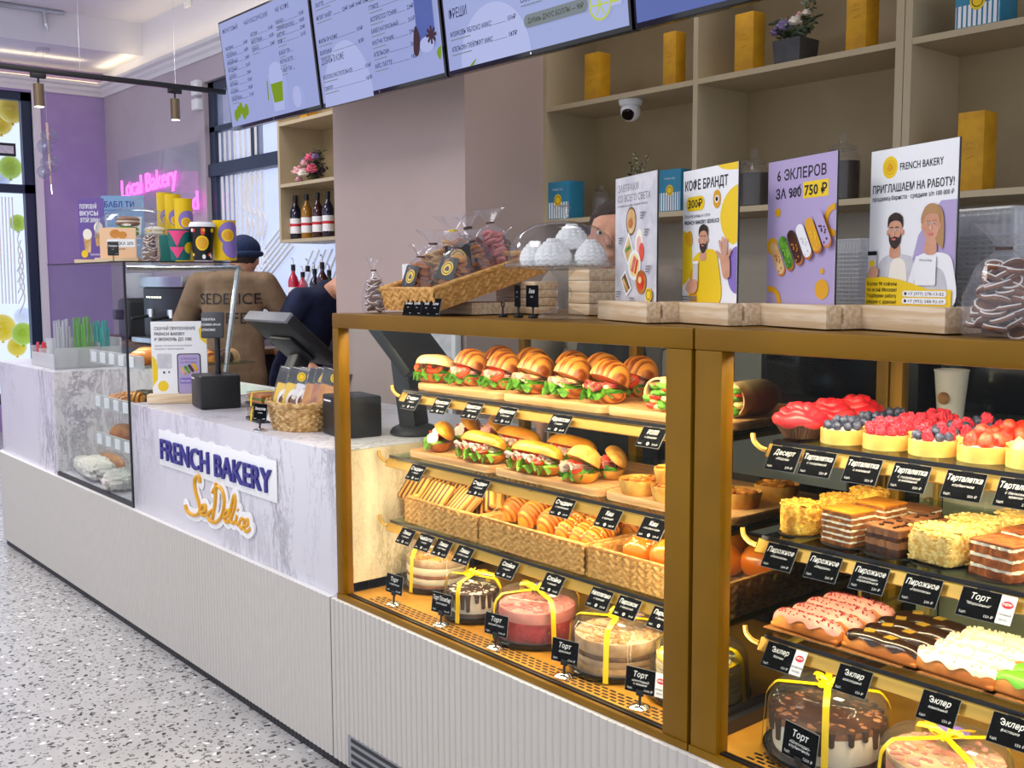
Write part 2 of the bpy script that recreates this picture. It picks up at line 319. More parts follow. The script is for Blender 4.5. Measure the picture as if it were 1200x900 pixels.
    def text(self, body, size, T, m=0, bold=0.0, res=2, sx=1.0, align=0, shear=0.0, width=None):
        vs, fs, w = text_geo(body, bold, res, shear)
        if width: size_x = width / max(w, 1e-6)
        else: size_x = size * sx
        off = {0: 0, -1: w / 2, 1: -w / 2}[align]
        return self.add([((v[0] + off) * size_x, v[1] * size, 0) for v in vs], fs, m, T)
    def build(self, name, parent=None, mats=None, smooth=35, loc=None):
        me = bpy.data.meshes.new(name); me.from_pydata(self.v, [], self.f); me.update()
        for nm in (mats or self.mats): me.materials.append(MATS[nm] if isinstance(nm, str) else nm)
        me.polygons.foreach_set('material_index', self.m)
        if smooth:
            me.polygons.foreach_set('use_smooth', [True] * len(self.f)); me.set_sharp_from_angle(angle=R(smooth))
        o = bpy.data.objects.new(name, me); COL.objects.link(o)
        if parent: o.parent = parent
        if loc is not None: o.location = loc
        return o
def tag(o, label, cat, group=None):
    o['label'] = label; o['category'] = cat
    if group: o['group'] = group
    return o
def thing(name, label, cat, loc=(0, 0, 0), rz=0.0, group=None):
    o = bpy.data.objects.new(name, None); COL.objects.link(o); o.empty_display_size = 0.05
    o.location = loc; o.rotation_euler = (0, 0, rz)
    return tag(o, label, cat, group)
def struct(o): o['kind'] = 'structure'; return o
KIDS = {}
def dup(root, loc, rz=0.0, label=None, group=None, s=None, rot=None):
    def rec(o, par):
        c = o.copy(); COL.objects.link(c); c.parent = par
        for ch in [x for x in bpy.data.objects if x.parent == o]: rec(ch, c)
        return c
    c = rec(root, None); c.location = loc
    c.rotation_euler = rot if rot else (0, 0, rz)
    if s: c.scale = (s, s, s)
    if label: c['label'] = label
    if group: c['group'] = group
    return c
# places copies of a prototype; the first call uses the prototype itself
class Kind:
    def __init__(self, proto): self.p = proto; self.used = False
    def put(self, loc, rz=0.0, label=None, group=None, s=None, rot=None):
        if not self.used:
            self.used = True; o = self.p; o.location = loc; o.rotation_euler = rot if rot else (0, 0, rz)
            if s: o.scale = (s, s, s)
            if label: o['label'] = label
            if group: o['group'] = group
            return o
        return dup(self.p, loc, rz, label, group, s, rot)
FACE = Matrix(((1, 0, 0, 0), (0, 0, -1, 0), (0, 1, 0, 0), (0, 0, 0, 1)))   # drawing plane (u,v,out) -> world facing -y
def circ(cx, cy, rx, ry=None, n=28, a0=0, a1=2 * PI):
    ry = rx if ry is None else ry
    full = abs(a1 - a0 - 2 * PI) < 1e-6
    return [(cx + rx * math.cos(a0 + (a1 - a0) * i / (n if full else n - 1)), cy + ry * math.sin(a0 + (a1 - a0) * i / (n if full else n - 1))) for i in range(n)]
class Art(MB):
    # flat print: layered shapes in (u,v), each layer a hair further out
    def __init__(self, T): super().__init__(); self.T = T; self.w = 0.0
    def poly(self, pts, m):
        self.w += 0.00012
        pts = [(p[0], p[1]) for p in pts]
        a = sum(pts[i][0] * pts[(i + 1) % len(pts)][1] - pts[(i + 1) % len(pts)][0] * pts[i][1] for i in range(len(pts)))
        if a < 0: pts.reverse()
        self.add([(p[0], p[1], self.w) for p in pts], [tuple(range(len(pts)))], m, self.T); return self
    def rect(self, x0, x1, y0, y1, m, r=0.0):
        if r:
            p = []
            for cx, cy, a in ((x1 - r, y1 - r, 0), (x0 + r, y1 - r, PI / 2), (x0 + r, y0 + r, PI), (x1 - r, y0 + r, 1.5 * PI)): p += circ(cx, cy, r, n=6, a0=a, a1=a + PI / 2)
            return self.poly(p, m)
        return self.poly([(x0, y0), (x1, y0), (x1, y1), (x0, y1)], m)
    def disc(self, cx, cy, r, m, ry=None): return self.poly(circ(cx, cy, r, ry), m)
    def blob(self, pts, m, n=6): return self.poly([(p.x, p.y) for p in catmull([(a, b, 0) for a, b in pts], n, True)], m)
    def ring(self, cx, cy, r0, r1, m, a0=0, a1=2 * PI, n=28):
        self.w += 0.00012; vs = []
        for i in range(n + 1):
            t = a0 + (a1 - a0) * i / n
            vs += [(cx + r0 * math.cos(t), cy + r0 * math.sin(t), self.w), (cx + r1 * math.cos(t), cy + r1 * math.sin(t), self.w)]
        self.add(vs, [(2 * i, 2 * i + 1, 2 * i + 3, 2 * i + 2) for i in range(n)], m, self.T); return self
    def line(self, x0, y0, x1, y1, w, m):
        d = Vector((x1 - x0, y1 - y0)); d.normalize(); px, py = -d.y * w / 2, d.x * w / 2
        return self.poly([(x0 + px, y0 + py), (x0 - px, y0 - py), (x1 - px, y1 - py), (x1 + px, y1 + py)], m)
    def t(self, s, x, y, size, m='print_black', bold=0.0, align=-1, width=None, shear=0.0, sx=1.0, rot=0.0, res=2):
        self.w += 0.00012
        self.text(s, size, self.T @ TR(x, y, self.w, rz=rot), m, bold, res, sx, align, shear, width); return self
def lights(name, loc, size, energy, color, rot=(0, 0, 0), sy=None, spread=None):
    d = bpy.data.lights.new(name, 'AREA'); d.energy = energy; d.color = color; d.size = size
    if sy: d.shape = 'RECTANGLE'; d.size_y = sy
    if spread: d.spread = spread
    o = bpy.data.objects.new(name, d); COL.objects.link(o); o.location = loc; o.rotation_euler = rot; return o
def bw(mb, name, root, smooth=35):
    # build a part given in room coordinates under an unrotated thing
    L = root.location if root.parent is None else root.parent.location
    mb.v = [(v[0] - L.x, v[1] - L.y, v[2] - L.z) for v in mb.v]
    return mb.build(name, root, smooth=smooth)
YF = 1.5          # front plane of the counters
# ================================================================== SETTING
XE, YB, ZC = -10.66, 3.75, 3.72
m = MB('terrazzo'); m.box(-11.2, 3.0, -3.5, 3.9, -0.05, 0); struct(m.build('floor'))
m = MB('ceiling_white'); m.box(-11.2, 3.0, -3.5, 3.9, ZC, ZC + 0.1); struct(m.build('ceiling'))
m = MB('ceiling_white'); m.box(XE, -9.63, -3.5, YB, 3.435, ZC); struct(m.build('trim_soffit'))
WX0, WX1, WZ0, WZ1 = -8.36, -5.9, 0.95, 3.02
m = MB('wall_mauve', 'ceiling_white')
m.box(XE - 0.2, WX0, YB, YB + 0.25, 0, 3.3); m.box(WX0, WX1, YB, YB + 0.25, 0, WZ0); m.box(WX0, WX1, YB, YB + 0.25, WZ1, 3.3)
m.box(XE - 0.2, 3.0, YB, YB + 0.25, 3.3, ZC, 1)
m.box(WX1, -3.8, YB, YB + 0.25, 0, 3.3)
struct(m.build('wall_back'))
m = MB('wall_beige'); m.box(-3.8, 3.0, YB, YB + 0.25, 0, 3.3)
for i in range(9): m.box(-3.8, 3.0, YB - 0.002, YB, 0.95 + i * 0.08, 0.95 + i * 0.08 + 0.077)
struct(m.build('wall_service'))
EY0, EY1, EZ0, EZ1 = 1.4, 3.07, 0.25, 3.18
m = MB('wall_purple')
m.box(XE - 0.2, XE, EY1, YB, 0, ZC); m.box(XE - 0.2, XE, -3.5, EY0, 0, ZC); m.box(XE - 0.2, XE, EY0, EY1, 0, EZ0); m.box(XE - 0.2, XE, EY0, EY1, EZ1, ZC)
struct(m.build('wall_left'))
m = MB('cornice_white')     # reveal trim of the far window
m.box(XE - 0.02, XE + 0.025, EY1, EY1 + 0.07, 0, EZ1 + 0.02); struct(m.build('trim_window'))
# cornices: stepped moulding profile
def cornice(p0, p1, out, name):
    prof = [(0, 0), (0.02, 0), (0.03, 0.03), (0.05, 0.05), (0.055, 0.075), (0.085, 0.09), (0.085, 0.12), (0.0, 0.12)]
    m = MB('cornice_white'); p0, p1, out = V(*p0), V(*p1), V(*out); vs = []
    for p in (p0, p1):
        for a, z in prof: vs.append(p + out * a + V(0, 0, z))
    k = len(prof)
    m.add(vs, [tuple(range(k)), tuple(range(2 * k - 1, k - 1, -1))] + [(i, k + i, k + (i + 1) % k, (i + 1) % k) for i in range(k)])
    struct(m.build(name, smooth=20))
cornice((XE, -3.5, 3.2), (XE, YB, 3.2), (1, 0, 0), 'trim_1')
cornice((XE, YB, 3.2), (-4.95, YB, 3.2), (0, -1, 0), 'trim_2')
emit('led_warm', 'ffe9b0', 2.4); emit('led_white', 'fff4dc', 6.0)
m = MB('led_warm'); m.box(XE + 0.02, XE + 0.05, -3.5, YB - 0.05, 3.321, 3.33); o = m.build('led_strip'); tag(o, 'warm cove light strip along the top of the cornice on the purple wall', 'light')
m = MB('led_warm'); m.box(XE + 0.06, -4.95, YB - 0.05, YB - 0.02, 3.321, 3.33); o = m.build('led_strip'); tag(o, 'warm cove light strip along the top of the cornice on the mauve wall', 'light')
m = MB('column_mauve'); m.box(-4.94, -3.80, 2.93, YB, 0, ZC); struct(m.build('wall_column'))
# window in the back wall
t = MB('frame_blue')
fy0, fy1 = YB + 0.04, YB + 0.12
t.box(WX0, WX0 + 0.10, fy0, fy1, WZ0, WZ1); t.box(WX0, WX1, fy0, fy1, WZ1 - 0.08, WZ1); t.box(WX0, WX1, fy0, fy1, WZ0, WZ0 + 0.06); t.box(WX1 - 0.06, WX1, fy0, fy1, WZ0, WZ1)
t.box(WX0, WX1, fy0 - 0.02, fy1, 2.26, 2.36); t.box(-7.62, -7.57, fy0, fy1, 2.36, WZ1); t.box(WX0, WX1, fy0, fy1, 2.62, 2.66)
w2 = struct(t.build('window_2'))
glass('film', 'eef3ff', 1.3, 0.1, 0.22, 'e4ebff')
m = MB('film'); m.box(WX0 + 0.1, WX1 - 0.06, fy0 + 0.03, fy0 + 0.036, WZ0 + 0.06, WZ1 - 0.08); m.build('pane', w2)
m = MB('flute_top')
for i in range(9):            # hanging white vertical slats
    x = WX0 + 0.18 + i * 0.085; m.box(x, x + 0.035, fy0 + 0.005, fy0 + 0.012, 1.75, 2.25)
for i in range(8): x = WX0 + 0.16 + i * 0.09; m.box(x, x + 0.03, fy0 + 0.005, fy0 + 0.012, 2.37, 2.6)
rr = random.Random(3)
def wline(pts, r=0.008): m.tube([V(p[0], fy0 + 0.012, p[1]) for p in catmull([(a, b, 0) for a, b in pts], 6)], r, 5)
for k in range(5): wline([(-7.75 + 0.07 * k, 2.22), (-7.79 + 0.07 * k, 2.0), (-7.70 + 0.07 * k, 1.85), (-7.76 + 0.07 * k, 1.68), (-7.66 + 0.07 * k, 1.5)])
for k in range(6): m.tube([V(-7.55 + 0.02 * k, fy0 + 0.012, 1.35 + k * 0.06), V(-7.0 + 0.02 * k, fy0 + 0.012, 1.66 + k * 0.06)], 0.009, 5)
for k in range(9): m.tube([V(-7.0 + 0.09 * k, fy0 + 0.012, 1.3), V(-6.72 + 0.09 * k, fy0 + 0.012, 1.62)], 0.008, 5)
for k in range(4): wline([(-7.9, 1.1), (-7.86 + 0.02 * k, 1.3 + 0.06 * k), (-7.7, 1.42 + 0.06 * k), (-7.5 - 0.02 * k, 1.3 + 0.06 * k), (-7.46, 1.1)], 0.009)
for k in range(6): wline([(-6.95 + 0.16 * k, 1.25), (-6.9 + 0.16 * k, 1.15), (-6.95 + 0.16 * k, 1.05)], 0.008)
m.build('line_drawing', w2)
# far window by the street
t = MB('frame_blue')
gx0, gx1 = XE - 0.1, XE - 0.02
t.box(gx0, gx1, EY1 - 0.09, EY1, EZ0, EZ1); t.box(gx0, gx1, EY0, EY1, EZ1 - 0.08, EZ1); t.box(gx0, gx1, EY0, EY0 + 0.08, EZ0, EZ1); t.box(gx0, gx1, EY0, EY1, EZ0, EZ0 + 0.1); t.box(gx0, gx1, EY0, EY1, 2.24, 2.32)
w1 = struct(t.build('window_1'))
m = MB('window_glass'); m.box(gx0 + 0.03, gx0 + 0.036, EY0 + 0.08, EY1 - 0.09, EZ0 + 0.1, EZ1 - 0.08); m.build('pane', w1)
m = MB('flute_top')
for k in range(6): m.tube([V(XE - 0.055, 2.72 + 0.03 * k, 2.2), V(XE - 0.055, 2.71 + 0.03 * k, 1.2)], 0.006, 5)
for k in range(5): m.tube(catmull([V(XE - 0.055, 2.93, 1.9 - 0.1 * k), V(XE - 0.055, 2.9, 1.8 - 0.1 * k), V(XE - 0.055, 2.94, 1.65 - 0.1 * k), V(XE - 0.055, 2.88, 1.5 - 0.1 * k)], 5), 0.006, 5)
m.build('line_drawing', w1)
# balloons hung outside the far window
bl_i = 0
mat('balloon_yellow', 'f2d21a', rough=0.2, coat=0.3); mat('balloon_white', 'e6ecf4', rough=0.2, coat=0.3); mat('balloon_green', 'b5d21c', rough=0.2, coat=0.3)
for (px, py, rr_, c, lb) in ((14, 128, 0.155, 'balloon_yellow', 'yellow balloon at the top of the far window'), (1, 145, 0.12, 'balloon_yellow', 'yellow balloon at the left frame edge below the topmost balloon'), (12, 197, 0.12, 'balloon_green', 'lime balloon just above the crossbar of the far window'), (2, 208, 0.1, 'balloon_white', 'white balloon beside the lime one at the window crossbar'), (21, 262, 0.09, 'balloon_green', 'lime balloon halfway down the far window'), (27, 392, 0.12, 'balloon_green', 'lime balloon low in the far window'), (20, 407, 0.1, 'balloon_yellow', 'yellow balloon lowest in the far window'), (3, 385, 0.14, 'balloon_yellow', 'yellow balloon low at the left frame edge'), (28, 372, 0.1, 'balloon_white', 'white balloon above the lime one low in the far window')):
    d = ray(px, py); p = CPOS + d * ((-11.0) / d.x)
    b = MB(c); bl_i += 1; p = CPOS + d * ((-10.95 - 0.33 * bl_i) / d.x); rr_ *= abs(p.x) / 11.0; b.ell((0, 0, 0), (rr_ * 0.9, rr_ * 0.9, rr_), 18, 12, fn=lambda q: 1 - 0.12 * max(0, -q.z)); b.cyl((0, 0, -rr_ * 0.86), (0, 0, -rr_ * 1.0), 0.01, 0.02, 8)
    tag(b.build('balloon', loc=p), lb, 'balloon', 'balloons behind the far window')
o = MB('panel_dark', 'print_pale'); p = atY(5, 176, 2.82); o.box(-0.01, 0.01, -0.12, 0.1, -0.06, 0.06); o.box(0.01, 0.012, -0.1, 0.08, -0.035, 0.035, 1)
tag(o.build('window_sign', loc=(XE + 0.03, 2.80, 2.63)), 'small dark sign hanging on the pane of the far window', 'sign')

# ================================================================== COUNTER BASE (fluted)
def fluted(path, name, label):
    # path: list of (x, y, nx, ny) sampled finely; ribs along arc length
    m = MB('flute', 'flute_top'); z0, z1 = 0.035, 0.505; pts = []; s = 0; pitch = 0.0235
    for i, (x, y, nx, ny) in enumerate(path):
        if i: s += math.hypot(x - path[i - 1][0], y - path[i - 1][1])
        u = (s / pitch) % 1.0; off = 0.005 * math.sqrt(max(0, 1 - (2 * u - 1) ** 4)) 
        pts.append((x + nx * off, y + ny * off, x - nx * 0.03, y - ny * 0.03))
    k = len(pts)
    m.add([(p[0], p[1], z) for p in pts for z in (z0, z1)], [(2 * i, 2 * i + 2, 2 * i + 3, 2 * i + 1) for i in range(k - 1)], 0)
    m.add([q for p in pts for q in ((p[0], p[1], z1), (p[2], p[3], z1))], [(2 * i, 2 * i + 2, 2 * i + 3, 2 * i + 1) for i in range(k - 1)], 1)
    m.add([q for p in pts for q in ((p[2], p[3], 0.0), (p[2], p[3], z1))], [(2 * i, 2 * i + 1, 2 * i + 3, 2 * i + 2) for i in range(k - 1)], 0)
    # shadow-gap toe board
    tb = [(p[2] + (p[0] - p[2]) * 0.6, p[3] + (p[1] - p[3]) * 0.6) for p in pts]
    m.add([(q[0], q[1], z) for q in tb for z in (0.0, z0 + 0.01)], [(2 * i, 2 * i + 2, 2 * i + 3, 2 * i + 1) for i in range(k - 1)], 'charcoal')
    o = m.build(name, smooth=30); return tag(o, label, 'counter base')
st = 0.0235 / 7; path = []
def arc(cx, cy, r, a0, a1):
    n = int(abs(a1 - a0) * r / st)
    for i in range(n + 1):
        a = a0 + (a1 - a0) * i / n; path.append((cx + r * math.cos(a), cy + r * math.sin(a), math.cos(a), math.sin(a)))
XL = -6.12
n = int(0.7 / st); path += [(XL, 2.3 - i * 0.7 / n, -1, 0) for i in range(n)]
arc(XL + 0.14, YF + 0.125, 0.14, PI, 1.5 * PI)
n = int((-2.57 - (XL + 0.14)) / st); path += [(XL + 0.14 + i * (-2.57 - XL - 0.14) / n, YF - 0.015, 0, -1) for i in range(1, n + 1)]
pl1 = fluted(path, 'counter_plinth', 'pale grey fluted base with rounded corner under the marble counters')
n = int(2.7 / st); path = [(-2.566 + i * 2.7 / n, YF - 0.015, 0, -1) for i in range(n + 1)]
o = fluted(path, 'counter_plinth', 'pale grey fluted base under the brass pastry cases')
g = MB('charcoal', 'grey')
for i in range(4): g.box(-2.46, -2.16, YF - 0.024, YF - 0.018, 0.05 + i * 0.022, 0.06 + i * 0.022, 0)
g.box(-2.48, -2.14, YF - 0.022, YF - 0.016, 0.04, 0.13, 1); g.build('vent_grille', o)
# body behind the fluting carrying everything
m = MB('flute_top', 'off_white'); m.rbox(XL + 0.15, -2.57, YF + 0.02, 2.3, 0.0, 0.505, 0.004); m.rbox(XL + 0.01, XL + 0.2, YF + 0.13, 2.3, 0, 0.505, 0.004)
m.build('carcass', pl1)
m = MB('flute_top'); m.rbox(-2.566, 0.13, YF + 0.02, 2.2, 0.0, 0.505, 0.004)
m.build('carcass', o)
# ================================================================== MARBLE COUNTERS
m = MB('marble')
pl = [(-5.08, YF), (-5.08, 2.25), (XL + 0.02, 2.25)] + [(XL + 0.02 + 0.12 + 0.12 * math.cos(a), YF + 0.12 + 0.12 * math.sin(a)) for a in [PI + (PI / 2) * i / 8 for i in range(9)]]
m.prism(pl, 0.505, 0.985)
tag(m.build('marble_counter', smooth=30), 'white veined marble counter with rounded end, left of the glass bread case', 'counter')
fb = thing('marble_counter', 'white veined marble pay counter carrying the blue and gold lettering', 'counter', (-3.33, YF, 0.505))
m = MB('marble'); m.rbox(-4.115, -2.549, YF + 0.001, 2.25, 0.505, 0.925, 0.003); bw(m, 'slab', fb)
# --- the lettering on its front (white acrylic backing plus letters)
pa = atY(191, 525, YF); pb = atY(321, 562, YF); yF = YF - 0.001
TW = (pb - pa).x; cx = (pa.x + pb.x) / 2
zb = (atY(192, 538, YF).z + atY(317, 576, YF).z) / 2; zt = (atY(191, 513, YF).z + atY(321, 549, YF).z) / 2
hh = (zt - zb) / 0.73
vs, fs, w0 = text_geo('FRENCH BAKERY', 0.02, 3)
Tl = Matrix.Translation((cx, yF, zb)) @ FACE
bk = MB('print_white'); bk.rbox(-TW / 2 - 0.026, TW / 2 + 0.026, -0.026, zt - zb + 0.028, 0.0, 0.004, 0.0018, 0, Tl)
for i in range(7): bk.cyl((-TW / 2 + TW * (i + .5) / 7, zt - zb - 0.03, 0), (-TW / 2 + TW * (i + .5) / 7, zt - zb - 0.03, 0.003 + 0.0001 * i), 0.066, 0.066, 24, 0, Tl)
bw(bk, 'sign_backing', fb)
lt = MB('indigo')
def solid_text(mb, body, size, T, th, mname, bold=0.0, width=None, res=3):
    vs, fs, w = text_geo(body, bold, res)
    sx = (width / w) if width else size; k = len(vs)
    V2 = [(v[0] * sx, v[1] * size, 0) for v in vs] + [(v[0] * sx, v[1] * size, th) for v in vs]
    ed = {}
    for f in fs:
        for i in range(len(f)):
            a, b = f[i], f[(i + 1) % len(f)]
            if (b, a) in ed: del ed[(b, a)]
            else: ed[(a, b)] = 1
    F = [tuple(reversed(f)) for f in fs] + [tuple(i + k for i in f) for f in fs] + [(a, b, b + k, a + k) for a, b in ed]
    # text faces may be wound either way; recalc by orientation of the first face
    mb.add(V2, F, mname, T)
solid_text(lt, 'FRENCH BAKERY', hh, Matrix.Translation((cx, yF - 0.004, zb)) @ FACE, 0.008, 'indigo', 0.012, TW)
bw(lt, 'lettering', fb, smooth=0)
# script line drawn as pen strokes (photo outline, on the slab plane)
st_ = [[(234, 566), (233, 558), (228, 562), (229, 576), (233, 590), (234, 600), (228, 604), (220, 600), (217, 592)],
       [(236, 600), (241, 598), (240, 592), (236, 594), (236, 602), (241, 604), (247, 600)],
       [(253, 566), (252, 590), (249, 608)],
       [(249, 577), (254, 570), (260, 574), (263, 588), (260, 604), (253, 612), (246, 610), (244, 602), (249, 598)],
       [(263, 606), (268, 604), (268, 598), (264, 600), (263, 608), (267, 612), (272, 606)],
       [(271, 608), (276, 592), (275, 580), (272, 590), (270, 606), (273, 613), (277, 610)],
       [(278, 604), (277, 612), (280, 615)], [(279, 597), (279.5, 598)],
       [(286, 609), (283, 608), (281, 614), (283, 619), (287, 617)],
       [(286, 616), (291, 615), (291, 609), (287, 611), (286, 619), (290, 623), (294, 619)]]
sm, sb = MB('gold_letter'), MB('print_white'); _k = 0
for s in st_:
    P = [atY(a, b, yF - 0.007) for a, b in s]; C = catmull(P, 7)
    sm.tube(C, 0.0065, 7); sb.tube([V(p.x, yF - 0.002, p.z) for p in C], 0.022, 8, flat=0.12) if False else None
    for p in C[::2]: _k += 1; sb.cyl((p.x, yF, p.z), (p.x, yF - 0.002 - 0.00003 * _k, p.z), 0.024, 0.024, 12)
bw(sb, 'sign_backing', fb); bw(sm, 'script_lettering', fb)

# ================================================================== PASTRY CASES
ZT, ZB0, YR = 1.312, 0.512, 2.2
def pastry_case(x0, x1, label, left_post, right_post, marble_left):
    c = thing('pastry_case', label, 'display case', ((x0 + x1) / 2, YF, 0.506))
    f = MB('brass')
    f.rbox(x0, x1, YF - 0.006, YF + 0.05, 1.272, ZT, 0.003); f.rbox(x0, x1, YR - 0.05, YR, 1.272, ZT, 0.003)
    f.rbox(x0, x0 + 0.05, YF, YR, 1.272, ZT - 0.001, 0.002); f.rbox(x1 - 0.05, x1, YF, YR, 1.272, ZT - 0.001, 0.002)
    bw(f, 'top_frame', c)
    tp = MB('brass'); tp.box(x0 + 0.05, x1 - 0.05, YF + 0.05, YR - 0.05, 1.298, ZT - 0.002); bw(tp, 'top_panel', c)
    for a, b in (left_post, right_post):
        p = MB('brass'); p.rbox(a, b, YF - 0.006, YF + 0.03, 0.512, 1.272, 0.003); bw(p, 'post', c)
    for a in (x0, (x0 + x1) / 2 - 0.16, (x0 + x1) / 2 + 0.16, x1 - 0.03):
        p = MB('brass'); p.rbox(a, a + 0.03, YR - 0.03, YR, 0.512, 1.272, 0.002); bw(p, 'rear_post', c)
    b = MB('case_floor', 'panel_dark', 'brass')
    b.box(x0, x1, YF, YR, 0.506, 0.518); b.box(x0, x1, YF + 0.006, YF + 0.012, 0.518, 0.523, 1); b.box(x0, x1, YF + 0.018, YF + 0.022, 0.518, 0.522, 1); b.box(x0, x1, YF - 0.008, YF + 0.002, 0.506, 0.521, 2)
    b.box(x0 + 0.005, x0 + 0.02, YF + 0.03, YR, 0.518, 0.545, 1); b.box(x1 - 0.02, x1 - 0.005, YF + 0.03, YR, 0.518, 0.545, 1)
    bw(b, 'floor_tray', c)
    vg = MB('panel_dark')
    xx = x0 + 0.10; k = 0
    while xx < x1 - 0.08:
        for j in range(4): vg.box(xx + (0.012 if j % 2 else 0), xx + (0.012 if j % 2 else 0) + 0.017, YF + 0.036 + j * 0.012, YF + 0.042 + j * 0.012, 0.518, 0.5187)
        xx += 0.024
    bw(vg, 'vent_slots', c)
    g = MB('glass'); g.box(left_post[1], right_post[0], YF + 0.004, YF + 0.010, 0.521, 1.272); bw(g, 'front_glass', c)
    g = MB('glass'); g.box(x1 - 0.012, x1 - 0.006, YF + 0.03, YR - 0.03, 0.545, 1.272); bw(g, 'side_glass', c)
    if marble_left:
        q = MB('marble_cream'); q.box(x0 + 0.004, x0 + 0.02, YF + 0.03, YR - 0.03, 0.52, 0.925); bw(q, 'side_panel', c)
        g = MB('glass'); g.box(x0 + 0.006, x0 + 0.012, YF + 0.03, YR - 0.03, 0.925, 1.272); bw(g, 'side_glass', c)
    else:
        g = MB('glass'); g.box(x0 + 0.006, x0 + 0.012, YF + 0.03, YR - 0.03, 0.545, 1.272); bw(g, 'side_glass', c)
    g = MB('glass'); g.box(x0 + 0.03, (x0 + x1) / 2 + 0.02, YR - 0.018, YR - 0.013, 0.52, 1.272); bw(g, 'rear_door', c)
    g = MB('glass'); g.box((x0 + x1) / 2 - 0.02, x1 - 0.03, YR - 0.012, YR - 0.007, 0.52, 1.272); bw(g, 'rear_door', c)
    l = MB('led_white'); l.box(x0 + 0.05, x1 - 0.05, YF + 0.052, YF + 0.066, 1.282, 1.294); bw(l, 'light_strip', c)
    return c
def shelf(c, x0, x1, z, yf=1.63, yr=2.14, led=True):
    s = MB('glass_shelf', 'panel_dark'); s.box(x0, x1, yf, yr, z - 0.006, z + 0.002); s.box(x0, x1, yf - 0.0015, yf, z - 0.006, z + 0.002, 1)
    s = bw(s, 'shelf', c)
    r = MB('brass_rail')
    Tt = Matrix.Translation((0, yf + 0.006, z - 0.008)) @ Matrix.Rotation(R(-32), 4, 'X')
    r.box(x0 - 0.01, x1, -0.003, 0.003, -0.026, 0.0, 0, Tt)
    for xx in (x0 + 0.02, (x0 + x1) / 2, x1 - 0.03): r.box(xx, xx + 0.012, yf, yr + 0.03, z - 0.020, z - 0.007)
    r.tube(catmull([V(x0 - 0.012, yf - 0.002, z - 0.018), V(x0 - 0.025, yf - 0.006, z - 0.014), V(x0 - 0.034, yf - 0.012, z - 0.002), V(x0 - 0.037, yf - 0.012, z + 0.012)], 4), 0.005, 6)
    bw(r, 'price_rail', s, 30)
    for xx in (x0 + 0.02, x1 - 0.03):
        u = MB('brass_rail'); u.rbox(xx, xx + 0.012, yr + 0.01, yr + 0.03, z - 0.2, z, 0.002); bw(u, 'bracket', s)
    l = MB('led_white'); l.box(x0 + 0.03, x1 - 0.03, yf + 0.018, yf + 0.028, z - 0.016, z - 0.010); bw(l, 'light_strip', s)
    return s
CLX0, CLX1, CRX0, CRX1 = -2.546, -1.260, -1.256, 0.03
caseL = pastry_case(CLX0, CLX1, 'left brass and glass case filled with sandwiches and baskets of pastry', (CLX0, -2.515), (-1.325, CLX1 - 0.002), True)
caseR = pastry_case(CRX0, CRX1, 'right brass and glass case filled with tartlets, cake slices and eclairs', (CRX0 + 0.002, -1.192), (-0.035, CRX1), False)
ZS1, ZS2, ZS3 = 1.100, 0.908, 0.722
sl = [shelf(caseL, a, -1.28, z) for a, z in ((-2.40, ZS1), (-2.475, ZS2), (-2.475, ZS3))]
ZR1, ZR2, ZR3 = 1.104, 0.922, 0.735
sr = [shelf(caseR, a, -0.04, z, yf=1.60) for a, z in ((-1.155, ZR1), (-1.175, ZR2), (-1.165, ZR3))]
# rear lower panels seen through the glass
m = MB('panel_dark'); m.box(-2.30, -1.30, 2.206, 2.225, 0.0, 0.74); m.box(-1.25, -1.20, 2.206, 2.225, 0, 1.05)
tag(m.build('case_back_panel'), 'dark panel closing the staff side behind the pastry baskets', 'panel')
m = MB('panel_grey'); m.box(-1.195, 0.02, 2.206, 2.225, 0, 1.06); m.box(-1.143, -1.140, 2.2035, 2.206, 0.2, 1.06, 'panel_dark')
tag(m.build('case_back_panel'), 'grey beige panel behind the cake slices', 'panel')
# case lamps (the LED strips' light)
warm = (1.0, 0.80, 0.50)
for (a, b) in ((CLX0, CLX1), (CRX0, CRX1)):
    lights('case_lamp', ((a + b) / 2, YF + 0.075, 1.275), 1.24, 5.5, warm, (R(-12), 0, 0) if False else (R(14), 0, 0), 0.03)
for (a, b, z, y, e) in ((-2.40, -1.28, ZS1, 1.63, 2.1), (-2.475, -1.28, ZS2, 1.63, 2.1), (-2.475, -1.28, ZS3, 1.63, 2.3), (-1.15, -0.04, ZR1, 1.60, 2.6), (-1.17, -0.04, ZR2, 1.60, 2.6), (-1.16, -0.04, ZR3, 1.60, 2.6)):
    lights('shelf_lamp', ((a + b) / 2, y + 0.03, z - 0.022), b - a - 0.03, e, warm, (R(38 if a > -1.2 else 16), 0, 0), 0.012)
# added fill lights beside the posts, no fitting there; they brighten wraps and quiches
for (x, y, rz, e) in ((-1.205, 1.545, 48, 2.2), (CLX0 + 0.05, 1.545, -40, 0.5), (-1.335, 1.545, 40, 0.6)):
    l = lights('post_fill', (x, y, 0.92), 0.012, e, warm, (PI / 2, 0, R(rz) ), 0.62)
